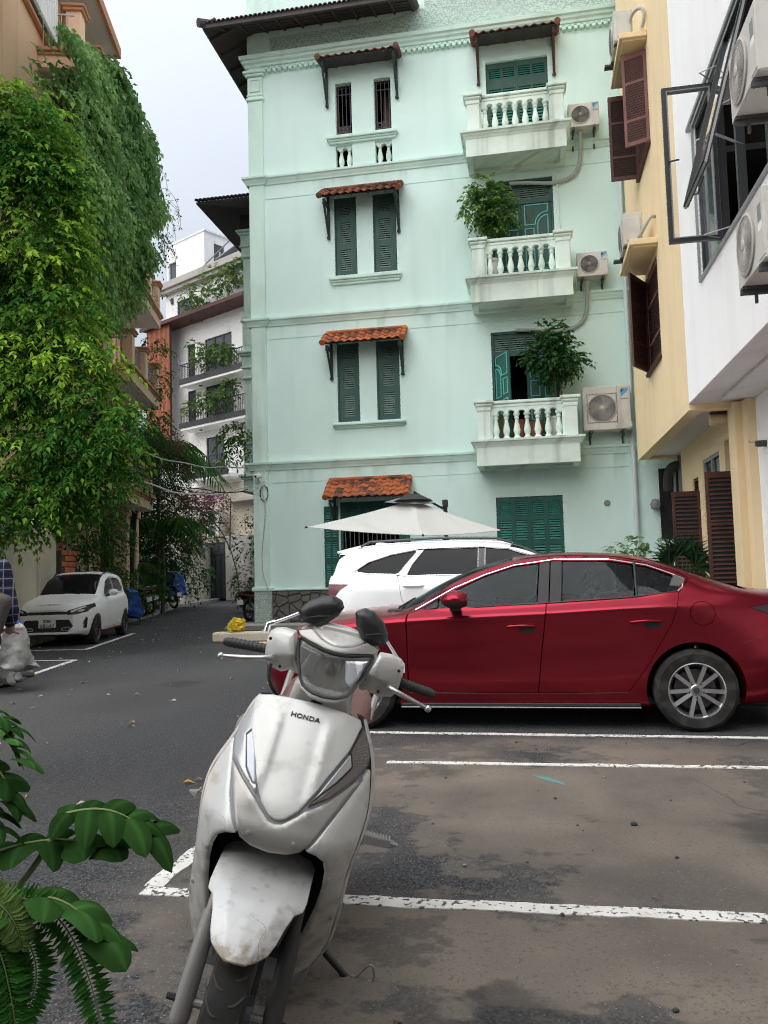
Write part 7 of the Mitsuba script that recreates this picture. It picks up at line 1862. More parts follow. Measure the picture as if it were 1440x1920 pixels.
G0, G1 = (.035, .10, .032), (.12, .25, .06)
pp = lambda x, y, z: tuple((PM @ np.array([x, y, z, 1.0]))[:3])
bush('wall_shrub', 'dense shrub growing over the yard wall behind the hatchback', 'shrub', [(*pp(.8, -.8, 1.6), .9), (*pp(1.6, -.8, 2.4), .8), (*pp(.2, -.9, 2.7), .9), (*pp(2.4, -.7, 1.2), .7), (*pp(1.0, -1.0, 3.6), .7), (*pp(-.9, -.7, 2.9), .5), (*pp(2.6, -.5, 3.2), .45)], 900, .25, 7, .11, G0, (.09, .17, .03), 101, .6, stems=[[pp(.8, -.6, 0), pp(.9, -.7, 1.5), pp(.5, -.7, 3)]])
bush('balcony_creeper', 'creeper trailing from the balconies of the peach house', 'creeper', [(*pp(8.3, -1.0, 8.2), .6), (*pp(8.8, -.9, 9.4), .5), (*pp(9.0, -.7, 11.4), .4), (*pp(9.0, -.8, 6.9), .6), (*pp(7.0, -1.0, 6.2), .6), (*pp(9.3, -.6, 13.4), .7), (*pp(9.5, -.4, 14.6), .5)], 420, .3, 7, .13, G0, (.09, .15, .04), 111, .9)
bush('balcony_shrub', 'shrub on the ground floor balcony of the peach house', 'shrub', [(*pp(3.2, -.8, 5.2), .8), (*pp(5.0, -.9, 5.3), .9), (*pp(1.6, -.6, 5.0), .8), (*pp(6.4, -.9, 5.4), .9), (*pp(6.3, -1.0, 4.4), .5)], 520, .3, 7, .13, G0, (.07, .13, .03), 121, .7)
bush('bougainvillea', 'bougainvillea with magenta flowers beside the palms', 'bush', [(*pp(9.4, -.9, 5.8), .9), (*pp(10.2, -1.0, 5.0), 1.0), (*pp(10.0, -.6, 6.6), .7), (*pp(10.8, -1.2, 4.0), .8), (*pp(9.8, -1.2, 3.2), .8), (*pp(11.6, -1.0, 5.4), .9)], 1000, .25, 7, .10, (.05, .07, .03), (.13, .15, .06), 131, .6, flowers=([(*pp(9.6, -1.2, 6.2), .7), (*pp(10.2, -1.4, 5.4), .6)], 300, (.34, .05, .13)))
bush('flowering_tree', 'thin tree with dusty pink flowers over the dark gate', 'tree', [(-13.1, 30.5, 4.1, .75), (-12.2, 30.2, 3.95, .7), (-13.8, 30.8, 3.6, .8), (-12.9, 30.4, 3.2, .9), (-12.2, 30.2, 3.0, .8), (-13.6, 30.4, 2.6, .8)], 620, .3, 6, .10, (.10, .10, .06), (.20, .17, .10), 141, .4, stems=[[(-11.3, 30.2, 0), (-11.6, 30.2, 2.4), (-12.4, 30.3, 3.6), (-13.6, 30.7, 4.2)], [(-11.6, 30.2, 2.4), (-11.5, 30.1, 4.4)]], flowers=([(-12.9, 30.4, 4.35, .7), (-12.1, 30.1, 4.2, .6), (-13.6, 30.6, 4.3, .5)], 900, (.42, .14, .22)))
bush('corner_shrub', 'dark shrub and creeper at the far corner of the green house', 'shrub', [(-9.3, 25.6, 1.2, .6), (-9.2, 25.8, 2.3, .55), (-8.9, 26.0, 3.2, .5), (-9.8, 27.5, .8, .6)], 330, .25, 6, .11, G0, (.08, .14, .03), 151, .6)
bush('hedge_shrub', 'leafy shrub behind the parked motorbikes', 'shrub', [(*pp(7.2, -.6, .9), .7), (*pp(8.6, -.5, 1.2), .8), (*pp(10.0, -.4, 1.3), .8), (*pp(11.8, .2, 1.6), .9), (*pp(9.2, -.3, 2.6), .9), (*pp(4.2, -1.0, .7), .5), (*pp(13.5, .8, 1.8), 1.0), (*pp(11.0, .4, 3.2), 1.0), (*pp(12.6, .9, 4.4), 1.0), (*pp(10.2, .2, 4.4), 1.0)], 1300, .28, 7, .13, G0, (.09, .17, .035), 161, .6)


ws_ = thing('ribbed_sheet', 'white ribbed sheet hanging at the top left corner', 'sheet', PM @ TR(-3.6, -1.1, 0))
for k in range(14): part(ws_, 'rib', box(-1.0 + .11 * k, -.92 + .11 * k, -.03, .02, 12.6, 16), 'm_render')
part(ws_, 'sheet', box(-1.02, .55, .0, .03, 12.6, 16), 'm_render')


def frond_palm(name, label, base, top, nf, L, seed, group=None, up=.7, w=.55):
    p = thing(name, label, 'palm', None, group)
    rr3 = RS(seed)
    base, top = np.array(base, float), np.array(top, float)
    part(p, 'trunk', tube([base, (base + top) / 2 + [.08, 0, 0], top], [.09, .07, .06], 8), 'm_bark', smooth=40)
    for k in range(nf):
        az = 2 * math.pi * k / nf + rr3.uniform(-.3, .3); el = rr3.uniform(.1, 1.0) * up
        d = np.array([math.cos(az) * math.cos(el), math.sin(az) * math.cos(el), math.sin(el)]); l = L * rr3.uniform(.8, 1.15)
        t = np.linspace(0, 1, 14)
        rach = top + d * (l * t)[:, None] + np.array([0, 0, -1.0]) * (.75 * l * t ** 2.2)[:, None]
        fk = part(p, 'frond', tube(rach, np.linspace(.018, .004, 14), 5), 'm_stem')
        tt = np.linspace(.12, .99, 26)
        pc = np.array([np.interp(tt, t, rach[:, c]) for c in range(3)]).T
        tan = np.gradient(pc, axis=0); tan /= np.linalg.norm(tan, axis=1, keepdims=True)
        sd_ = np.cross(tan, [0, 0, 1.0]); sd_ /= np.linalg.norm(sd_, axis=1, keepdims=True) + 1e-9
        C = np.vstack([pc, pc]); D = np.vstack([tan * .5 + sd_ - [0, 0, .5], tan * .5 - sd_ - [0, 0, .5]]) + rr3.normal(0, .08, (52, 3))
        S = np.concatenate([w * l * .55 * np.sin(np.pi * (tt * .85 + .12)) ** .7] * 2)
        c = np.array([.045, .11, .025]) * rr3.uniform(.6, 1.7, (52, 1))
        v, f, c = leaf_cloud(C, D, S, c, seed + k, wid=.10, fold=.1)
        part(fk, 'leaflets', (v, f), 'm_leaf', color=c, kind='stuff')
    return p


frond_palm('lane_palm', 'tall palm with arching fronds left of the white apartment house', (-13.9, 28.6, 0), (-13.9, 28.6, 6.2), 20, 2.8, 201, 'palms along the lane')
frond_palm('lane_palm', 'shorter palm arching over the blue tarpaulin', (-13.2, 27.6, 0), (-13.2, 27.5, 3.2), 17, 2.2, 211, 'palms along the lane')
frond_palm('lane_palm', 'low palm clump beside the peach columns', (-13.4, 25.2, 0), (-13.4, 25.2, 1.6), 12, 1.7, 221, 'palms along the lane')
for k in range(4):
    solo('bamboo_stem', f'dark slender stem {("nearest", "second", "third", "last")[k]} from the peach columns', 'stem', tube(spline([(-12.7 - .18 * k, 24.4 + .25 * k, 0), (-12.75 - .2 * k, 24.5 + .2 * k, 2), (-12.6 - .24 * k + .15 * (k % 2), 24.6, 4.2)], 8), .05, 8), 'm_green_dark', group='slender stems beside the columns')
bush('lane_thicket', 'dark thicket of shrubs filling the lane bend before the cream fence', 'thicket', [(-14.5, 29.2, 1.9, .9), (-14.2, 28.2, 3.4, .9), (-14.8, 30, 4.3, 1.1), (-14.0, 30.6, 2.6, .9), (-14.9, 31, 2.0, 1.2), (-14.2, 32.5, 1.3, .8), (-14.6, 30.5, 5.6, .9), (-13.8, 31.5, 3.9, .8)], 1500, .32, 7, .15, (.03, .075, .03), (.10, .19, .06), 171, .6)
wp = lambda x, y, z: tuple((WM @ np.array([x, y, z, 1.0]))[:3])
for i, (bl_, n_) in enumerate([([(5.2, -.9, 13.1, .45), (6.5, -.9, 13.3, .5), (4.4, -.8, 14.0, .35), (7.3, -.9, 13.1, .4)], 260), ([(4.2, -.9, 10.6, .4), (5.6, -1.0, 10.8, .5), (6.8, -1.0, 10.6, .5), (7.4, -.9, 11.2, .45)], 260), ([(4.6, -1.0, 7.5, .35), (4.1, -.9, 7.2, .35), (6.9, -.9, 7.3, .3)], 130), ([(4.2, -.6, 17.0, .75), (5.4, -.8, 16.7, .7), (6.8, -.8, 17.2, .9), (7.9, -.6, 17.4, .8), (3.9, -.5, 16.4, .5)], 420)]):
    bush('balcony_plants', ('potted plants along the upper slatted balcony of the apartment house', 'potted plants along the middle balcony of the apartment house', 'small plants on the lowest balcony of the apartment house', 'bushy plants on the terrace of the apartment house')[i], 'plants', [(*wp(a, b, c), q_) for a, b, c, q_ in bl_], n_, .35, 6, .20, (.04, .09, .03), (.22, .32, .07), 231 + i, .5, group='plants on the apartment house')
bush('porch_plant', 'fern like plant on the porch of the green house', 'plant', [(-8.55, 23.0, 5.6, .35), (-8.4, 22.9, 5.2, .3)], 90, .35, 7, .16, (.05, .12, .03), (.14, .26, .04), 251, .8)

# balcony trees of the green house
for lab, x, z, q_, zp, sd_ in (('round potted tree on the middle stone balcony', -.62, 10.0, .55, 8.2, 261), ('round potted tree on the lowest stone balcony', .75, 6.35, .60, 4.32, 271)):
    b = bush('potted_tree', lab, 'potted tree', [(x, 18.95, z, q_), (x + .25, 18.9, z - .25, q_ * .75), (x - .28, 18.95, z - .05, q_ * .72), (x - .05, 18.9, z + .38, q_ * .62), (x + .05, 18.95, z - .5, q_ * .5)], 430, .17, 7, .105, (.05, .13, .035) if z > 8 else (.03, .09, .03), (.24, .38, .09) if z > 8 else (.07, .17, .05), sd_, .35, .85, wid=.62, stems=[[(x + .02, 19.1, zp + .5), (x, 19.1, zp + 1.0), (x - .1, 19.0, z)], [(x + .02, 19.1, zp + .6), (x + .15, 19.05, zp + 1.2), (x + .3, 19.0, z)]])
    part(b, 'pot', mv(lathe([(0, 0), (.16, 0), (.22, .42), (.25, .44), (.25, .5), (.20, .5), (.19, .46), (0, .46)], 18), TR(x + .02, 19.12, zp)), 'm_pot_white', smooth=40)
for k, (x, h, m_) in enumerate(((-.12, .48, 'm_pot_red'), (.28, .42, 'm_pot_red'), (-.42, .62, 'm_bark'))):
    solo('balcony_pot', ('left red pot behind the lowest balusters', 'right red pot behind the lowest balusters', 'rough brown planter behind the lowest balusters')[k], 'pot', mv(lathe([(0, 0), (.13, 0), (.17, h * .9), (.18, h), (.14, h), (0, h * .9)], 14), TR(x, 19.15, 4.32)), m_, smooth=40)
# plants by the yellow house
rr4 = RS(7)
fp = thing('fan_palm', 'dark fan palm behind the boot of the red car', 'palm', TR(2.72, 15.4, 0))
part(fp, 'pot', lathe([(0, 0), (.2, 0), (.27, .45), (.22, .45), (0, .42)], 16), 'm_pot_red', smooth=40)
for k in range(7):
    a = -1.2 + .4 * k; hc = np.array([.22 * math.sin(a), -.12 + .05 * (k % 3), 1.25 + .22 * math.cos(a * 1.3)])
    part(fp, 'stalk', tube(spline([(0, 0, .4), (hc * .5 + [0, 0, .25]), hc], 8), .008, 5), 'm_stem')
    C, D = [], []
    for t in np.linspace(-1.9, 1.9, 17):
        C.append(hc); D.append([math.sin(a * .8 + t * .8) , -.35 + .15 * math.sin(t * 5), math.cos(a * .8 + t * .8) + .1])
    v, f, c = leaf_cloud(np.array(C), np.array(D), rr4.uniform(.42, .58, 17), np.array([.035, .075, .035]) * rr4.uniform(.6, 1.8, (17, 1)), 300 + k, wid=.09, fold=.3)
    part(fp, 'fan_leaf', (v, f), 'm_leaf', color=c)
b = bush('pale_shrub', 'pale green leafy shrub beside the drainpipe behind the red car', 'shrub', [(1.95, 16.4, 1.55, .28), (2.25, 16.4, 1.75, .26), (2.3, 16.3, 1.35, .25), (1.75, 16.4, 1.25, .25)], 60, .16, 7, .13, (.10, .20, .06), (.26, .38, .16), 311, .3, stems=[[(2.1, 16.4, 0), (2.1, 16.4, .8), (2.0, 16.4, 1.6)]])
sp_ = thing('striped_plant', 'plant with yellow edged sword leaves by the door shutters', 'plant', TR(3.02, 14.6, 0))
part(sp_, 'pot', lathe([(0, 0), (.15, 0), (.2, .4), (0, .38)], 14), 'm_pot_white', smooth=40)
C = np.tile([[0, 0, .38]], (12, 1)); D = np.stack([rr4.normal(0, .3, 12), rr4.normal(0, .3, 12), np.ones(12)], 1)
v, f, c = leaf_cloud(C, D, rr4.uniform(.8, 1.25, 12), np.array([[.16, .20, .05], [.05, .09, .03], [.04, .08, .03]])[np.arange(12) % 3], 320, wid=.09, fold=.3)
part(sp_, 'leaves', (v, f), 'm_leaf', color=c)
# ================================================================ parasol between the white car and the green house
pa = thing('parasol', 'off white cantilever parasol open above the white car', 'parasol')
ap_ = np.array([-2.03, 14.4, 2.60]); cor = np.array([(-3.93, 14.0, 2.155), (-1.70, 13.1, 1.895), (-.45, 14.0, 1.975), (-2.4, 15.7, 2.22)])


def canopy(apex, corners, sag, n=12, top=.0):
    rows = []
    m = len(corners)
    P = []
    for i in range(m):
        a, b = corners[i], corners[(i + 1) % m]
        for k in range(8):
            q = k / 8
            e = a * (1 - q) + b * q; s = math.sin(math.pi * q)
            line = []
            for t in np.linspace(top, 1, n):
                p = apex * (1 - t) + e * t
                p = p + np.array([0, 0, -1]) * sag * (math.sin(math.pi * t) * (.5 + .5 * s) + .8 * s * t * t * .5) + (apex * [1, 1, 0] - e * [1, 1, 0]) * .03 * s * t
                line.append(p)
            P.append(line)
    P.append(P[0])
    return np.array(P)


v, f = grid_mesh(canopy(ap_, cor, .05))
part(pa, 'canopy', (np.vstack([v, v - [0, 0, .006]]), np.vstack([f, f[:, ::-1] + len(v)])), 'm_canvas', smooth=25)
vt = ap_ + [0, 0, .12]
v, f = grid_mesh(canopy(vt, ap_ + (cor - ap_) * .27 + [0, 0, .09], .015, 6))
part(pa, 'vent_cap', (np.vstack([v, v - [0, 0, .006]]), np.vstack([f, f[:, ::-1] + len(v)])), 'm_canvas_dark', smooth=25)
part(pa, 'vent_collar', tube([ap_ - [0, 0, .02], ap_ + [0, 0, .1]], [.36, .12], 14, False), 'm_black_plastic')
for c in cor:
    part(pa, 'rib', tube([ap_ - [0, 0, .03], (ap_ + c) / 2 - [0, 0, .055], c - [0, 0, .012]], .012, 6), 'm_black_metal')
    part(pa, 'rib_tip', tube([c - (c - ap_) * .01, c + (c - ap_) * .012], .018, 6), 'm_black_plastic')
part(pa, 'hub', tube([ap_ - [0, 0, .25], ap_ + [0, 0, .02]], .04, 10), 'm_black_metal')
part(pa, 'pole', tube([(-1.50, 14.9, .05), (-1.50, 14.9, 2.50)], .038, 10), 'm_black_metal', smooth=40)
part(pa, 'arm', tube([(-1.50, 14.9, 2.44), (-1.62, 14.8, 2.50), tuple(vt + [.02, 0, .02])], .022, 8), 'm_black_metal'); part(pa, 'crank', box(-1.56, -1.44, 14.78, 14.88, 1.75, 1.9, .01), 'm_black_plastic'); part(pa, 'pole_cap', box(-1.55, -1.45, 14.85, 14.95, 2.48, 2.62, .01), 'm_black_metal')
part(pa, 'base', box(-2.0, -1.0, 14.4, 15.4, 0, .07, .01), 'm_concrete')

# ================================================================ cables, security camera
sc_ = thing('security_camera', 'small white security camera on the corner pilaster', 'security camera', TR(-6.68, 19.47, 3.83))
part(sc_, 'housing', mv(box(-.05, .05, -.16, .06, -.045, .05, .015), RO([0, 0, 1], -14) @ RO([1, 0, 0], 12)), 'm_plate'); part(sc_, 'lens', mv(lathe([(0, -.175), (.025, -.175), (.03, -.15), (0, -.15)], 12, 'y'), RO([0, 0, 1], -14) @ RO([1, 0, 0], 12)), 'm_black_gloss'); part(sc_, 'bracket', box(-.02, .02, 0, .06, -.12, -.03), 'm_plate')
pq = lambda x, y, z: np.array((PM @ np.array([x, y, z, 1.0]))[:3])
for k, (a, b, sag, r_, m_) in enumerate((((-6.98, 19.45, 3.56), pq(-.6, -1.15, 4.35), .55, .022, 'm_cable_grey'), ((-7.0, 19.5, 3.42), pq(-1.4, -1.1, 4.1), .22, .014, 'm_cable'), ((-7.3, 21.5, 4.4), pq(1.2, -1.15, 4.95), .35, .018, 'm_cable_grey'), ((-6.98, 19.5, 3.50), pq(2.2, -1.1, 4.5), .4, .012, 'm_cable'))):
    a = np.array(a); t = np.linspace(0, 1, 40)[:, None]
    P = a * (1 - t) + b * t - np.array([0, 0, 1.0]) * sag * 4 * t * (1 - t) + np.array([0, 0, 1.0]) * .02 * np.sin(t * 23 + k)
    solo('overhead_cable', ('thick sagging grey cable from the pilaster to the peach balcony', 'thin black cable just below the thick grey one', 'pale cable running highest across the lane', 'thin black cable from the pilaster to the middle of the peach balcony')[k], 'cable', tube(P, r_, 6), m_, group='cables across the lane')
solo('cable_coil', 'loose black cable coil on the corner pilaster', 'cable', cat([tube([(-6.56 + .10 * math.cos(a) * (1 + .1 * k), 19.50 - .01 * k, 3.36 + .19 * math.sin(a) + .03 * k) for a in np.linspace(0, 2 * math.pi, 22)], .008, 5) for k in range(2)]), 'm_cable')
solo('down_cable', 'black cable running down the corner pilaster', 'cable', tube(spline([(-6.62, 19.50, 3.45), (-6.58, 19.50, 2.4), (-6.60, 19.50, 1.3), (-6.45, 19.42, .9), (-6.38, 19.40, .45), (-6.42, 19.45, .12)], 26), .010, 6), 'm_hose')

# ================================================================ parked motorbikes
def motorbike(label, M, col='m_moto_red', group='motorbikes parked along the lane', plate=True):
    b = thing('motorbike', label, 'motorbike', M, group)
    for x in (0, 1.24):
        wk = part(b, 'wheel', lathe([(.22, -.035), (.25, -.045), (.285, -.02), (.29, 0), (.285, .02), (.25, .045), (.22, .035)], 36, 'y'), 'm_rubber', TR(x, 0, .29), smooth=40)
        part(wk, 'rim', lathe([(.222, -.03), (.20, -.02), (.20, .02), (.222, .03)], 28, 'y'), 'm_alloy', TR(x, 0, .29))
        part(wk, 'hub', lathe([(0, -.06), (.06, -.06), (.06, .06), (0, .06)], 14, 'y'), 'm_alloy_dark', TR(x, 0, .29))
        for k in range(8): part(wk, 'spoke', box(.05, .21, -.006, .006, -.008, .008), 'm_alloy', TR(x, 0, .29) @ RO([0, 1, 0], 45 * k))
    part(b, 'front_fender', tube([(1.24 + .33 * math.cos(a), 0, .29 + .33 * math.sin(a)) for a in np.linspace(.5, 2.4, 10)], .055, 8), col, smooth=40)
    part(b, 'rear_fender', rhull([(-.30, .05, .52, .03), (-.05, .07, .70, .04), (-.36, .05, .42, .02)]), 'm_black_plastic', smooth=40)
    part(b, 'body', rhull([(-.25, .08, .74, .04), (.3, .10, .66, .05), (.62, .07, .52, .06), (-.3, .05, .80, .03), (.9, .05, .70, .04)]), col, smooth=40)
    part(b, 'seat', rhull([(-.30, .08, .83, .03), (.1, .10, .82, .03), (.50, .09, .76, .03), (-.05, .1, .86, .02)]), 'm_black_plastic', smooth=40)
    part(b, 'leg_shield', rhull([(.95, .17, .85, .03), (.85, .18, .45, .03), (1.0, .08, .88, .04)]), col, smooth=40)
    part(b, 'engine', rhull([(.45, .09, .30, .06), (.75, .08, .36, .05), (.3, .08, .32, .04)]), 'm_alloy_dark', smooth=40)
    part(b, 'head', rhull([(1.05, .10, .98, .06), (.95, .12, 1.0, .05)]), col, smooth=40)
    part(b, 'headlight', mv(lathe([(0, .02), (.06, .015), (.075, 0), (0, -.02)], 14, 'x'), TR(1.12, 0, .98)), 'm_lamp_clear')
    for s in (1, -1):
        part(b, 'fork_leg', tube([(1.24, s * .07, .29), (1.05, s * .07, .85)], .022, 8), 'm_alloy')
        part(b, 'handlebar_grip', tube([(.98, s * .1, 1.02), (.95, s * .22, 1.05), (.90, s * .34, 1.04)], .018, 8), 'm_black_plastic')
        mk = part(b, 'mirror', mv(lathe([(0, .015), (.05, .01), (.06, -.005), (0, -.012)], 14, 'x'), TR(.90, s * .28, 1.25) @ RO([0, 0, 1], 180)), 'm_black_plastic')
        part(mk, 'stem', tube([(.95, s * .2, 1.05), (.92, s * .26, 1.22)], .008, 6), 'm_black_metal')
        part(b, 'shock_absorber', tube([(.0, s * .10, .31), (-.02, s * .11, .66)], .03, 8), 'm_alloy_dark')
    part(b, 'exhaust', tube([(.5, -.12, .22), (.2, -.15, .24), (-.25, -.16, .34)], [.02, .045, .05], 10), 'm_alloy', smooth=40)
    part(b, 'tail_lamp', rhull([(-.34, .05, .76, .025)], .025), 'm_tail_red', smooth=40)
    part(b, 'grab_rail', tube(spline([(.0, .13, .84), (-.3, .13, .92), (-.42, 0, .93), (-.3, -.13, .92), (0, -.13, .84)], 16), .012, 6), 'm_alloy')
    pl = part(b, 'number_plate', box(-.42, -.41, -.095, .095, .48, .62, .004), 'm_plate')
    part(b, 'kickstand', tube([(.35, .1, .25), (.3, .26, .0)], .012, 6), 'm_black_metal')
    return b


def MB_(x, y, hd, lean=8, z=0.0):
    return TR(x, y, z) @ RO([0, 0, 1], hd) @ RO([1, 0, 0], -lean)


motorbike('red and black motorbike parked tail out nearest the hatchback', MB_(-11.75, 23.2, 155, 8, .12)); motorbike('dark motorbike parked tail out before the blue tarpaulin', MB_(-12.35, 24.9, 152, 8, .12), 'm_black_gloss')
motorbike('red motorbike with a white plate at the corner of the green house', MB_(-8.02, 22.35, 82, 7), 'm_moto_red')
motorbike('motorbike half hidden under the blue tarpaulin', MB_(-13.35, 28.9, 150, 8, .12), 'm_black_plastic')


def draped(points, label, name, cat_, m, seed, amp=.035, folds=14.0, zmin=None, length=.045):
    M = m3.Manifold.hull_points([tuple(map(float, p)) for p in points]).refine_to_length(length)
    v, f = from_man(M)
    t = trimesh.Trimesh(v, f, process=True)
    trimesh.smoothing.filter_taubin(t, iterations=6)
    v = np.array(t.vertices); c = v.mean(0)
    n = np.array(t.vertex_normals)
    az = np.arctan2(v[:, 1] - c[1], v[:, 0] - c[0])
    low = np.clip((v[:, 2].max() - v[:, 2]) / np.ptp(v[:, 2]), 0, 1)
    wv = np.sin(az * folds * .5 + 3 * meshkit.fbm(v * 2.2, 2, seed) * 3) * low * amp + (meshkit.fbm(v * 6.0, 3, seed) - .5) * amp * 1.6 - np.abs(meshkit.fbm(v * 3.3 + 5, 2, seed + 2) - .5) * amp * 2.6 - np.abs(meshkit.fbm(v * 8.0 + 2, 2, seed + 4) - .5) * amp * 1.3
    v = v + n * wv[:, None]
    if zmin is not None: v[:, 2] = np.maximum(v[:, 2], zmin)
    return solo(name, label, cat_, (v, np.array(t.faces)), m, smooth=50)


def drape_pts(c, hx, hy, z0, z1, hd, top=.5, lift=0.0):
    R = RO([0, 0, 1], hd)[:3, :3]
    P = []
    for sx in (-1, 1):
        for sy in (-1, 1):
            P.append((sx * hx, sy * hy, z0)); P.append((sx * hx * .92, sy * hy * top, z1 - .12 + lift * sx)); P.append((sx * hx * .4, sy * hy * .3, z1 + lift * sx))
    return np.array(P) @ R.T + [c[0], c[1], 0]


draped(drape_pts((-13.6, 29.1), .62, .42, .62, 1.5, 150, .45), 'blue tarpaulin draped over a motorbike by the fence', 'blue_tarpaulin', 'tarpaulin', 'm_tarp_blue', 3, .05, 16)
draped(drape_pts((-11.35, 21.3), .55, .34, .22, 1.05, 150, .5), 'blue tarpaulin over a bike just behind the hatchback', 'blue_tarpaulin', 'tarpaulin', 'm_tarp_blue', 4, .05, 14)
draped(drape_pts((-6.95, 9.55), .72, .34, .02, .93, 112, .4, .05), 'crumpled silver cover over a motorbike at the left edge', 'silver_cover', 'motorbike cover', 'm_tarp_silver', 5, .06, 16, .006)
draped(drape_pts((-6.32, 8.85), .40, .28, .28, .90, 150, .55), 'bulging silver cover over the front of a second motorbike', 'silver_cover', 'motorbike cover', 'm_tarp_silver', 6, .05, 12)
solo('blue_cloth', 'small blue cloth lying on the silver cover', 'cloth', hull([(-6.38, 8.72, .86), (-6.08, 8.62, .80), (-6.05, 8.85, .82), (-6.34, 8.95, .93), (-6.2, 8.8, .955), (-6.1, 8.66, .72)]), 'm_tarp_blue')

# ================================================================ person at the left edge, seen from behind
pe = thing('person', 'person in a blue checked shirt with a grey shoulder bag at the left edge', 'person', TR(-3.64, 4.78, 0))


def bones(bs, length=.022, it=8):
    M = m3.Manifold.batch_hull([m3.Manifold.sphere(bs[0][1], 16).translate(list(bs[0][0])), m3.Manifold.sphere(bs[0][3], 16).translate(list(bs[0][2]))])
    for a, ra, b, rb_ in bs[1:]:
        M = M + m3.Manifold.batch_hull([m3.Manifold.sphere(ra, 16).translate(list(a)), m3.Manifold.sphere(rb_, 16).translate(list(b))])
    v, f = from_man(M.refine_to_length(length))
    t = trimesh.Trimesh(v, f, process=True)
    trimesh.smoothing.filter_taubin(t, iterations=it)
    return np.array(t.vertices), np.array(t.faces)


sh, el, wr = (.195, .02, 1.40), (.265, .03, 1.13), (.12, .24, 1.00)
part(pe, 'shirt', bones([((0, 0, 1.02), .155, (0, .01, 1.33), .165), ((-.07, 0, 1.0), .13, (-.12, .01, 1.36), .115), ((.07, 0, 1.0), .13, (.12, .01, 1.36), .115), ((0, 0, .93), .15, (0, 0, 1.05), .155), ((.10, .0, 1.40), .085, sh, .072), (sh, .074, el, .056), (el, .056, (.18, .15, 1.06), .050), ((-.10, 0, 1.40), .085, (-.195, .02, 1.40), .072), ((-.195, .02, 1.40), .074, (-.26, .04, 1.13), .056), ((-.26, .04, 1.13), .056, (-.2, .16, 1.06), .05), ((0, .01, 1.42), .08, (0, .015, 1.48), .066)], .03, 8), 'm_plaid', smooth=True)
part(pe, 'body', bones([((0, .01, 1.40), .055, (0, .03, 1.56), .053), ((0, .035, 1.60), .075, (0, .03, 1.70), .088), ((0, .09, 1.58), .045, (0, .05, 1.64), .075), ((.18, .15, 1.06), .036, wr, .028), ((-.2, .16, 1.06), .036, (-.1, .27, 1.0), .028), (wr, .030, (.08, .29, .985), .033), ((.07, .29, .99), .012, (.05, .35, .97), .009), ((.085, .30, .985), .012, (.07, .365, .965), .009), ((.10, .30, .98), .011, (.09, .36, .96), .009), ((.11, .295, .975), .010, (.11, .345, .955), .008), ((.05, .265, .99), .012, (.02, .30, .975), .010), ((-.1, .27, 1.0), .03, (-.06, .31, .985), .033), ((-.05, .31, .98), .012, (-.03, .37, .965), .009), ((-.07, .315, .98), .012, (-.055, .375, .96), .009), ((-.085, .31, .975), .011, (-.08, .365, .955), .009), ((-.1, .30, .97), .010, (-.1, .35, .95), .008), ((-.04, .28, .985), .012, (-.01, .31, .97), .010), ((.085, .03, 1.63), .014, (.088, .03, 1.66), .012), ((-.085, .03, 1.63), .014, (-.088, .03, 1.66), .012), ((0, .125, 1.62), .012, (0, .105, 1.66), .010)], .012, 5), 'm_skin', smooth=True)
part(pe, 'hair', bones([((0, .0, 1.66), .088, (0, .03, 1.74), .092), ((0, -.03, 1.60), .065, (0, .0, 1.70), .09)], .03, 5), 'm_black_plastic', smooth=True)
part(pe, 'trousers', bones([((-.07, 0, .93), .13, (.07, 0, .93), .13), ((.085, 0, .88), .105, (.09, .02, .5), .068), ((.09, .02, .5), .068, (.09, -.01, .09), .05), ((-.085, 0, .88), .105, (-.1, .04, .5), .068), ((-.1, .04, .5), .068, (-.1, .02, .09), .05)], .035, 6), 'm_trouser', smooth=True)
for s in (1, -1): part(pe, 'shoe', hull([(s * .09 + a, b, c) for a in (-.045, .045) for b, c in ((-.08, 0), (-.08, .09), (.19, 0), (.17, .05), (.05, .10))]), 'm_black_plastic')
bgk = part(pe, 'shoulder_bag', bones([((.14, -.13, 1.02), .055, (.20, -.12, 1.21), .05), ((.30, -.08, 1.19), .05, (.24, -.10, 1.00), .05), ((.14, -.13, 1.02), .055, (.24, -.10, 1.0), .05), ((.20, -.12, 1.21), .05, (.30, -.08, 1.19), .05), ((.2, -.12, 1.1), .06, (.24, -.1, 1.1), .06)], .03, 6), 'm_bag', smooth=True)
part(bgk, 'strap', tube(spline([(.28, -.06, 1.22), (.14, -.10, 1.40), (-.02, -.03, 1.50), (-.15, .12, 1.35), (-.1, .2, 1.1)], 20), .014, 6), 'm_bag')

# ================================================================ parcel, bags and litter at the corner
pk = thing('parcel', 'long pale parcel with yellow tape lying at the lane corner', 'parcel', TR(-6.22, 15.15, 0) @ RO([0, 0, 1], 6))
part(pk, 'box', box(0, 1.35, 0, .30, .004, .20, .03), 'm_parcel')
for x in (.12, .7, 1.2): part(pk, 'tape', box(x, x + .05, -.003, .303, .001, .203, .03), 'm_yellow_bag')
solo('cardboard_sheet', 'flattened brown cardboard in front of the long parcel', 'cardboard', mv(box(0, .75, 0, .35, .004, .03, .004), TR(-5.62, 14.55, 0) @ RO([0, 0, 1], 12)), 'm_cardboard')
solo('cardboard_sheet', 'brown cardboard standing behind the scooter grip', 'cardboard', mv(box(0, .6, 0, .06, .004, .22, .006), TR(-5.35, 15.6, 0) @ RO([0, 0, 1], 8) @ RO([1, 0, 0], -14)), 'm_cardboard')


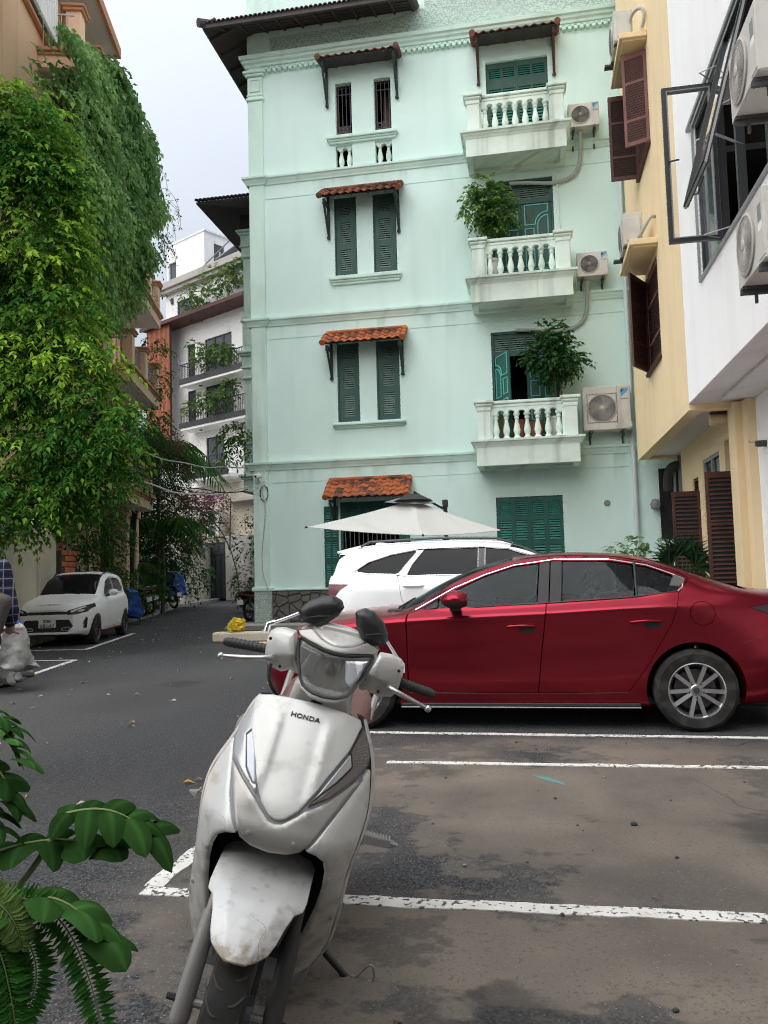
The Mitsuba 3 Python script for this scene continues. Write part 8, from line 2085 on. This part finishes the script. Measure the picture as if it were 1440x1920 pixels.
def bagmesh(c, r, seed, sq=.8):
    m = trimesh.creation.icosphere(4, 1.0); v = np.array(m.vertices)
    k = 1 + 1.1 * (meshkit.fbm(v * 1.7 + seed, 3, seed) - .5) - 1.3 * np.abs(meshkit.fbm(v * 2.6 + 9, 3, seed) - .5)
    v = v * k[:, None] * [r, r, r * sq] + c
    v[:, 2] = np.maximum(v[:, 2], c[2] - r * sq * .8)
    return v, np.array(m.faces)


yb = solo('yellow_bag', 'crumpled yellow plastic bag on the long parcel', 'plastic bag', bagmesh(np.array([-5.78, 15.35, .33]), .19, 3), 'm_yellow_bag', smooth=25)
solo('yellow_bag', 'small yellow bag at the foot of the corner pillar', 'plastic bag', bagmesh(np.array([-7.35, 19.9, .10]), .11, 8), 'm_yellow_bag', smooth=25)
rl = RS(77)
LV = [pm(leaf_cloud(np.zeros((1, 3)), np.array([[1.0, 0, .05]]), [1.0], np.ones((1, 3)), k, fold=.5 + .3 * k, wid=.36)[:2]) for k in range(3)]
mat('m_dry_leaf', (.30, .25, .16), .8); mat('m_dry_leaf_pale', (.46, .43, .36), .8); mat('m_yellow_leaf', (.46, .30, .05), .7)
nl = 0
while nl < 130:
    if nl < 85: x, y = rl.normal(-7.0, 2.2), rl.uniform(8.5, 22)
    else: x, y = rl.uniform(-6, -1.4), rl.uniform(3.2, 10)
    if sg.Polygon(KL + [(-11, 60), (-60, 60), (-60, 8)]).contains(sg.Point(x, y)) or (x > -6.9 and y > 18.4): continue
    kind_ = rl.randint(4)
    far_ = 'far stretch of the lane beside the hatchback' if y > 13 else 'lane beside the covered motorbikes' if y > 8.5 else 'near asphalt left of the scooter'
    solo('fallen_leaf', ('small brown', 'small pale', 'small bleached', 'small yellow')[kind_] + ' fallen leaf on the ' + far_, 'leaf', LV[nl % 3], ('m_dry_leaf', 'm_dry_leaf_pale', 'm_dry_leaf_pale', 'm_yellow_leaf')[kind_], TR(x, y, .010) @ RO([0, 0, 1], rl.uniform(0, 360)) @ RO([1, 0, 0], rl.uniform(-14, 14)) @ SC(rl.uniform(.05, .10)), group='fallen leaves on the lane')
    nl += 1
solo('yellow_leaf', 'single yellow leaf left of the scooter', 'leaf', LV[1], 'm_yellow_leaf', TR(-2.23, 4.93, .01) @ RO([0, 0, 1], 20) @ SC(.085))
solo('red_leaf', 'red brown leaf on the asphalt right of the scooter wheel', 'leaf', LV[2], 'm_tile', TR(-.44, 2.37, .012) @ RO([0, 0, 1], 60) @ SC(.055))
for k in range(60):
    x, y = rl.uniform(-.6, 2.8), rl.uniform(2.0, 6.3)
    s_ = rl.uniform(.004, .011) if k else .018
    if k == 0: x, y = .47, 4.35
    if k: solo('pebble', 'tiny dark pebble on the dusty parking bay', 'pebble', STN, 'm_mortar' if rl.rand() < .6 else 'm_kerb', TR(x, y, s_ * .5) @ RO([0, 0, 1], rl.uniform(0, 360)) @ SC(s_, s_ * .8, s_ * .6), group='pebbles on the parking bays')
    if k == 0:
        STN = pm((np.array(trimesh.creation.icosphere(1, 1.0).vertices) * (1 + .25 * (RS(3).rand(42, 1) - .5)), np.array(trimesh.creation.icosphere(1, 1.0).faces)))
        solo('stone_chip', 'dark stone chip in the middle of the parking bay', 'stone', STN, 'm_mortar', TR(.47, 4.35, .008) @ SC(.018, .014, .012))
solo('cigarette_end', 'cigarette end beside the near bay line', 'cigarette end', tube([(.83, 3.06, .006), (.84, 3.10, .006)], .005, 8), 'm_plate')
solo('foil_scrap', 'scrap of foil on the asphalt at the lower right', 'scrap', tube(spline([(.52, 2.30, .006), (.535, 2.315, .016), (.54, 2.33, .005)], 6), .004, 5), 'm_chrome')
part('ground', 'chalk_mark', extr(sg.Polygon([(-.05, 5.33), (.06, 5.28), (.15, 5.16), (.165, 5.07), (.13, 5.12), (.03, 5.22)]), .0005, .0025, 'z'), 'm_chalk', label='faint teal chalk stroke between the bay lines')

# ================================================================ monstera and ferns in the foreground, at the left edge
mo = thing('monstera', 'monstera with split glossy leaves reaching in from the left edge', 'monstera')
pt = part(mo, 'planter', box(-1.9, -1.10, .95, 1.40, 0, .62, .015), 'm_black_plastic')


def monstera_leaf(base, tip, side, L_up, width, droop, seed, lobes=5, bend=.12, shade=1.0):
    rq = RS(seed)
    base, tip, side = (np.array(q, float) for q in (base, tip, side))
    L = np.linalg.norm(tip - base); ax = (tip - base) / L
    side = side - ax * (side @ ax); side /= np.linalg.norm(side)
    nrm = np.cross(side, ax)
    if nrm[2] < 0: nrm = -nrm
    def mid(t):
        t = np.asarray(t, float)
        return base + ax * (L * t)[..., None] + nrm * (L_up * np.sin(np.pi * np.clip(t, 0, 1)) - bend * t ** 2 * L)[..., None]
    ms, tint = [], []
    def strip(root, d0, length, hw, dr_, curl, tn, n=9):
        d0 = d0 / np.linalg.norm(d0)
        cr_ = np.cross(d0, nrm); cr_ /= np.linalg.norm(cr_)
        u = np.linspace(0, 1, n); rows = []
        tw = rq.normal(0, .25)
        for q in u:
            w = hw * (np.sin(np.pi * min(.30 + .70 * q, 1.0)) ** .55 if q > .02 else .9) * (1 if q < .98 else .15)
            c0 = root + d0 * length * (q - .10 * q * q) + nrm * (.16 * length * np.sin(np.pi * q * .8)) + np.array([0, 0, -1.0]) * dr_ * length * q ** 1.8
            rows.append([c0 + (cr_ * math.cos(tw * q) + nrm * math.sin(tw * q)) * w * k - nrm * curl * w * k * k for k in np.linspace(-1, 1, 7)])
        v, f = grid_mesh(np.array(rows))
        ms.append((v, f)); kk = np.tile(np.linspace(-1, 1, 7), n)
        tint.append(tn * (1 + .55 * np.exp(-(kk / .12) ** 2)))
    for s in (1, -1):
        for k in range(lobes + 2):
            t0 = .04 + .80 * k / (lobes + 1)
            ang = np.interp(t0, [0, .5, 1], [1.75, 1.05, .45]) + rq.normal(0, .06)
            ln = width * (1.05 - .35 * abs(t0 - .35)) * rq.uniform(.85, 1.15)
            strip(mid(t0), side * s * math.sin(ang) + ax * math.cos(ang), ln, L * .52 / (lobes + 1) * rq.uniform(.75, 1.2), droop * rq.uniform(.5, 1.3), .35, rq.uniform(.75, 1.3))
    strip(mid(.72), ax, L * .34, L * .40 / (lobes + 1), bend + droop * .5, .3, 1.0)
    bl_ = np.array([[mid(t) + side * (width * .20 * math.sin(math.pi * min(.15 + .75 * t, 1)) * k) - nrm * .10 * width * abs(k) for k in np.linspace(-1, 1, 7)] for t in np.linspace(0, .9, 14)])
    ms.append(grid_mesh(bl_)); tint.append(1 + .5 * np.exp(-(np.tile(np.linspace(-1, 1, 7), 14) / .12) ** 2))
    v, f = cat(ms)
    tint = np.concatenate(tint)[:, None]
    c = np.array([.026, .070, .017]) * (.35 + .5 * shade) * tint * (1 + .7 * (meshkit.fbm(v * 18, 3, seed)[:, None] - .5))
    lf = part(mo, 'leaf', (v, f), 'm_leaf_gloss', color=c, smooth=True)
    part(lf, 'midrib', tube(mid(np.linspace(0, .96, 14)) + nrm * .001, np.linspace(.003, .001, 14), 6), 'm_midrib')
    return lf


b0 = np.array([-1.16, 1.34, .60])
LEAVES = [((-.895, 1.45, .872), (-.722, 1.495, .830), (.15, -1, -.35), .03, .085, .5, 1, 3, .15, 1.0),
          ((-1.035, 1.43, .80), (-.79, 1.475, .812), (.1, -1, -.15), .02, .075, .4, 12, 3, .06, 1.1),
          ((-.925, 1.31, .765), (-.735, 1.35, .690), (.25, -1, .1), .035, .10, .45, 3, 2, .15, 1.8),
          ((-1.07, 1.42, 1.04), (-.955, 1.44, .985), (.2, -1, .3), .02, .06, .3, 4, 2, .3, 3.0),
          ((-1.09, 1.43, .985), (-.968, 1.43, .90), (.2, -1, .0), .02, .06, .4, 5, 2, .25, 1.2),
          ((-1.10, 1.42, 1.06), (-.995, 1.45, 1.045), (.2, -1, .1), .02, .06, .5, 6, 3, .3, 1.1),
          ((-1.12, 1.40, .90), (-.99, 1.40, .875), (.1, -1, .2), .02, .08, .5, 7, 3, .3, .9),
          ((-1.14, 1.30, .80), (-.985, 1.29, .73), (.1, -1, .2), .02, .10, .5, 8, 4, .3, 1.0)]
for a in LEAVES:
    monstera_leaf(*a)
    part(mo, 'stalk', tube(spline([b0, (b0 * .4 + np.array(a[0]) * .6) + [0, 0, -.05], a[0]], 12), np.linspace(.008, .005, 12), 8), 'm_stalk', smooth=40)
fe = thing('fern', 'sword fern hanging over the lower left corner', 'fern')
part(fe, 'root_clump', bagmesh(np.array([-1.0, 1.30, .68]), .09, 4), 'm_vine_mat')
rf_ = RS(9)
FR = [[(-.96, 1.30, .74), (-.90, 1.31, .77), (-.83, 1.325, .73), (-.792, 1.335, .66), (-.765, 1.345, .56), (-.752, 1.35, .46)], [(-.97, 1.29, .73), (-.92, 1.30, .735), (-.875, 1.315, .68), (-.872, 1.32, .62), (-.90, 1.32, .56), (-.93, 1.32, .50)],
      [(-.97, 1.28, .72), (-.92, 1.275, .71), (-.89, 1.27, .65), (-.875, 1.27, .58), (-.875, 1.275, .50)], [(-.98, 1.28, .76), (-.93, 1.27, .785), (-.885, 1.27, .755), (-.87, 1.275, .70)], [(-.99, 1.27, .74), (-.95, 1.26, .70), (-.93, 1.25, .62), (-.925, 1.25, .52)], [(-1.0, 1.3, .75), (-.95, 1.29, .76), (-.91, 1.285, .72), (-.905, 1.285, .66), (-.915, 1.29, .60)]]
for k, p in enumerate(FR):
    P = spline(p, 60)
    fk = part(fe, 'frond', tube(P, np.linspace(.0018, .0007, 60), 5), 'm_stem')
    tan = np.gradient(P, axis=0); tan /= np.linalg.norm(tan, axis=1, keepdims=True)
    view = np.array([.55, -.8, .25]); sd_ = np.cross(tan, view); sd_ /= np.linalg.norm(sd_, axis=1, keepdims=True)
    i0 = np.arange(4, 60)
    C = np.vstack([P[i0], P[i0]]); D = np.vstack([sd_[i0] + tan[i0] * .25, -sd_[i0] + tan[i0] * .25]) + rf_.normal(0, .10, (2 * len(i0), 3))
    t = i0 / 60; S = np.concatenate([.034 * np.sin(np.pi * np.clip(t * .9 + .06, 0, 1)) ** .6 + .004] * 2)
    c = np.array([.030, .105, .020] if k != 3 else [.10, .16, .045]) * rf_.uniform(.7, 1.6, (len(C), 1))
    v, f, c = leaf_cloud(C, D, S, c, 400 + k, wid=.30, fold=.3, normal=np.tile(view, (len(C), 1)) + rf_.normal(0, .2, (len(C), 3)))
    part(fk, 'leaflets', (v, f), 'm_leaf', color=c, kind='stuff')
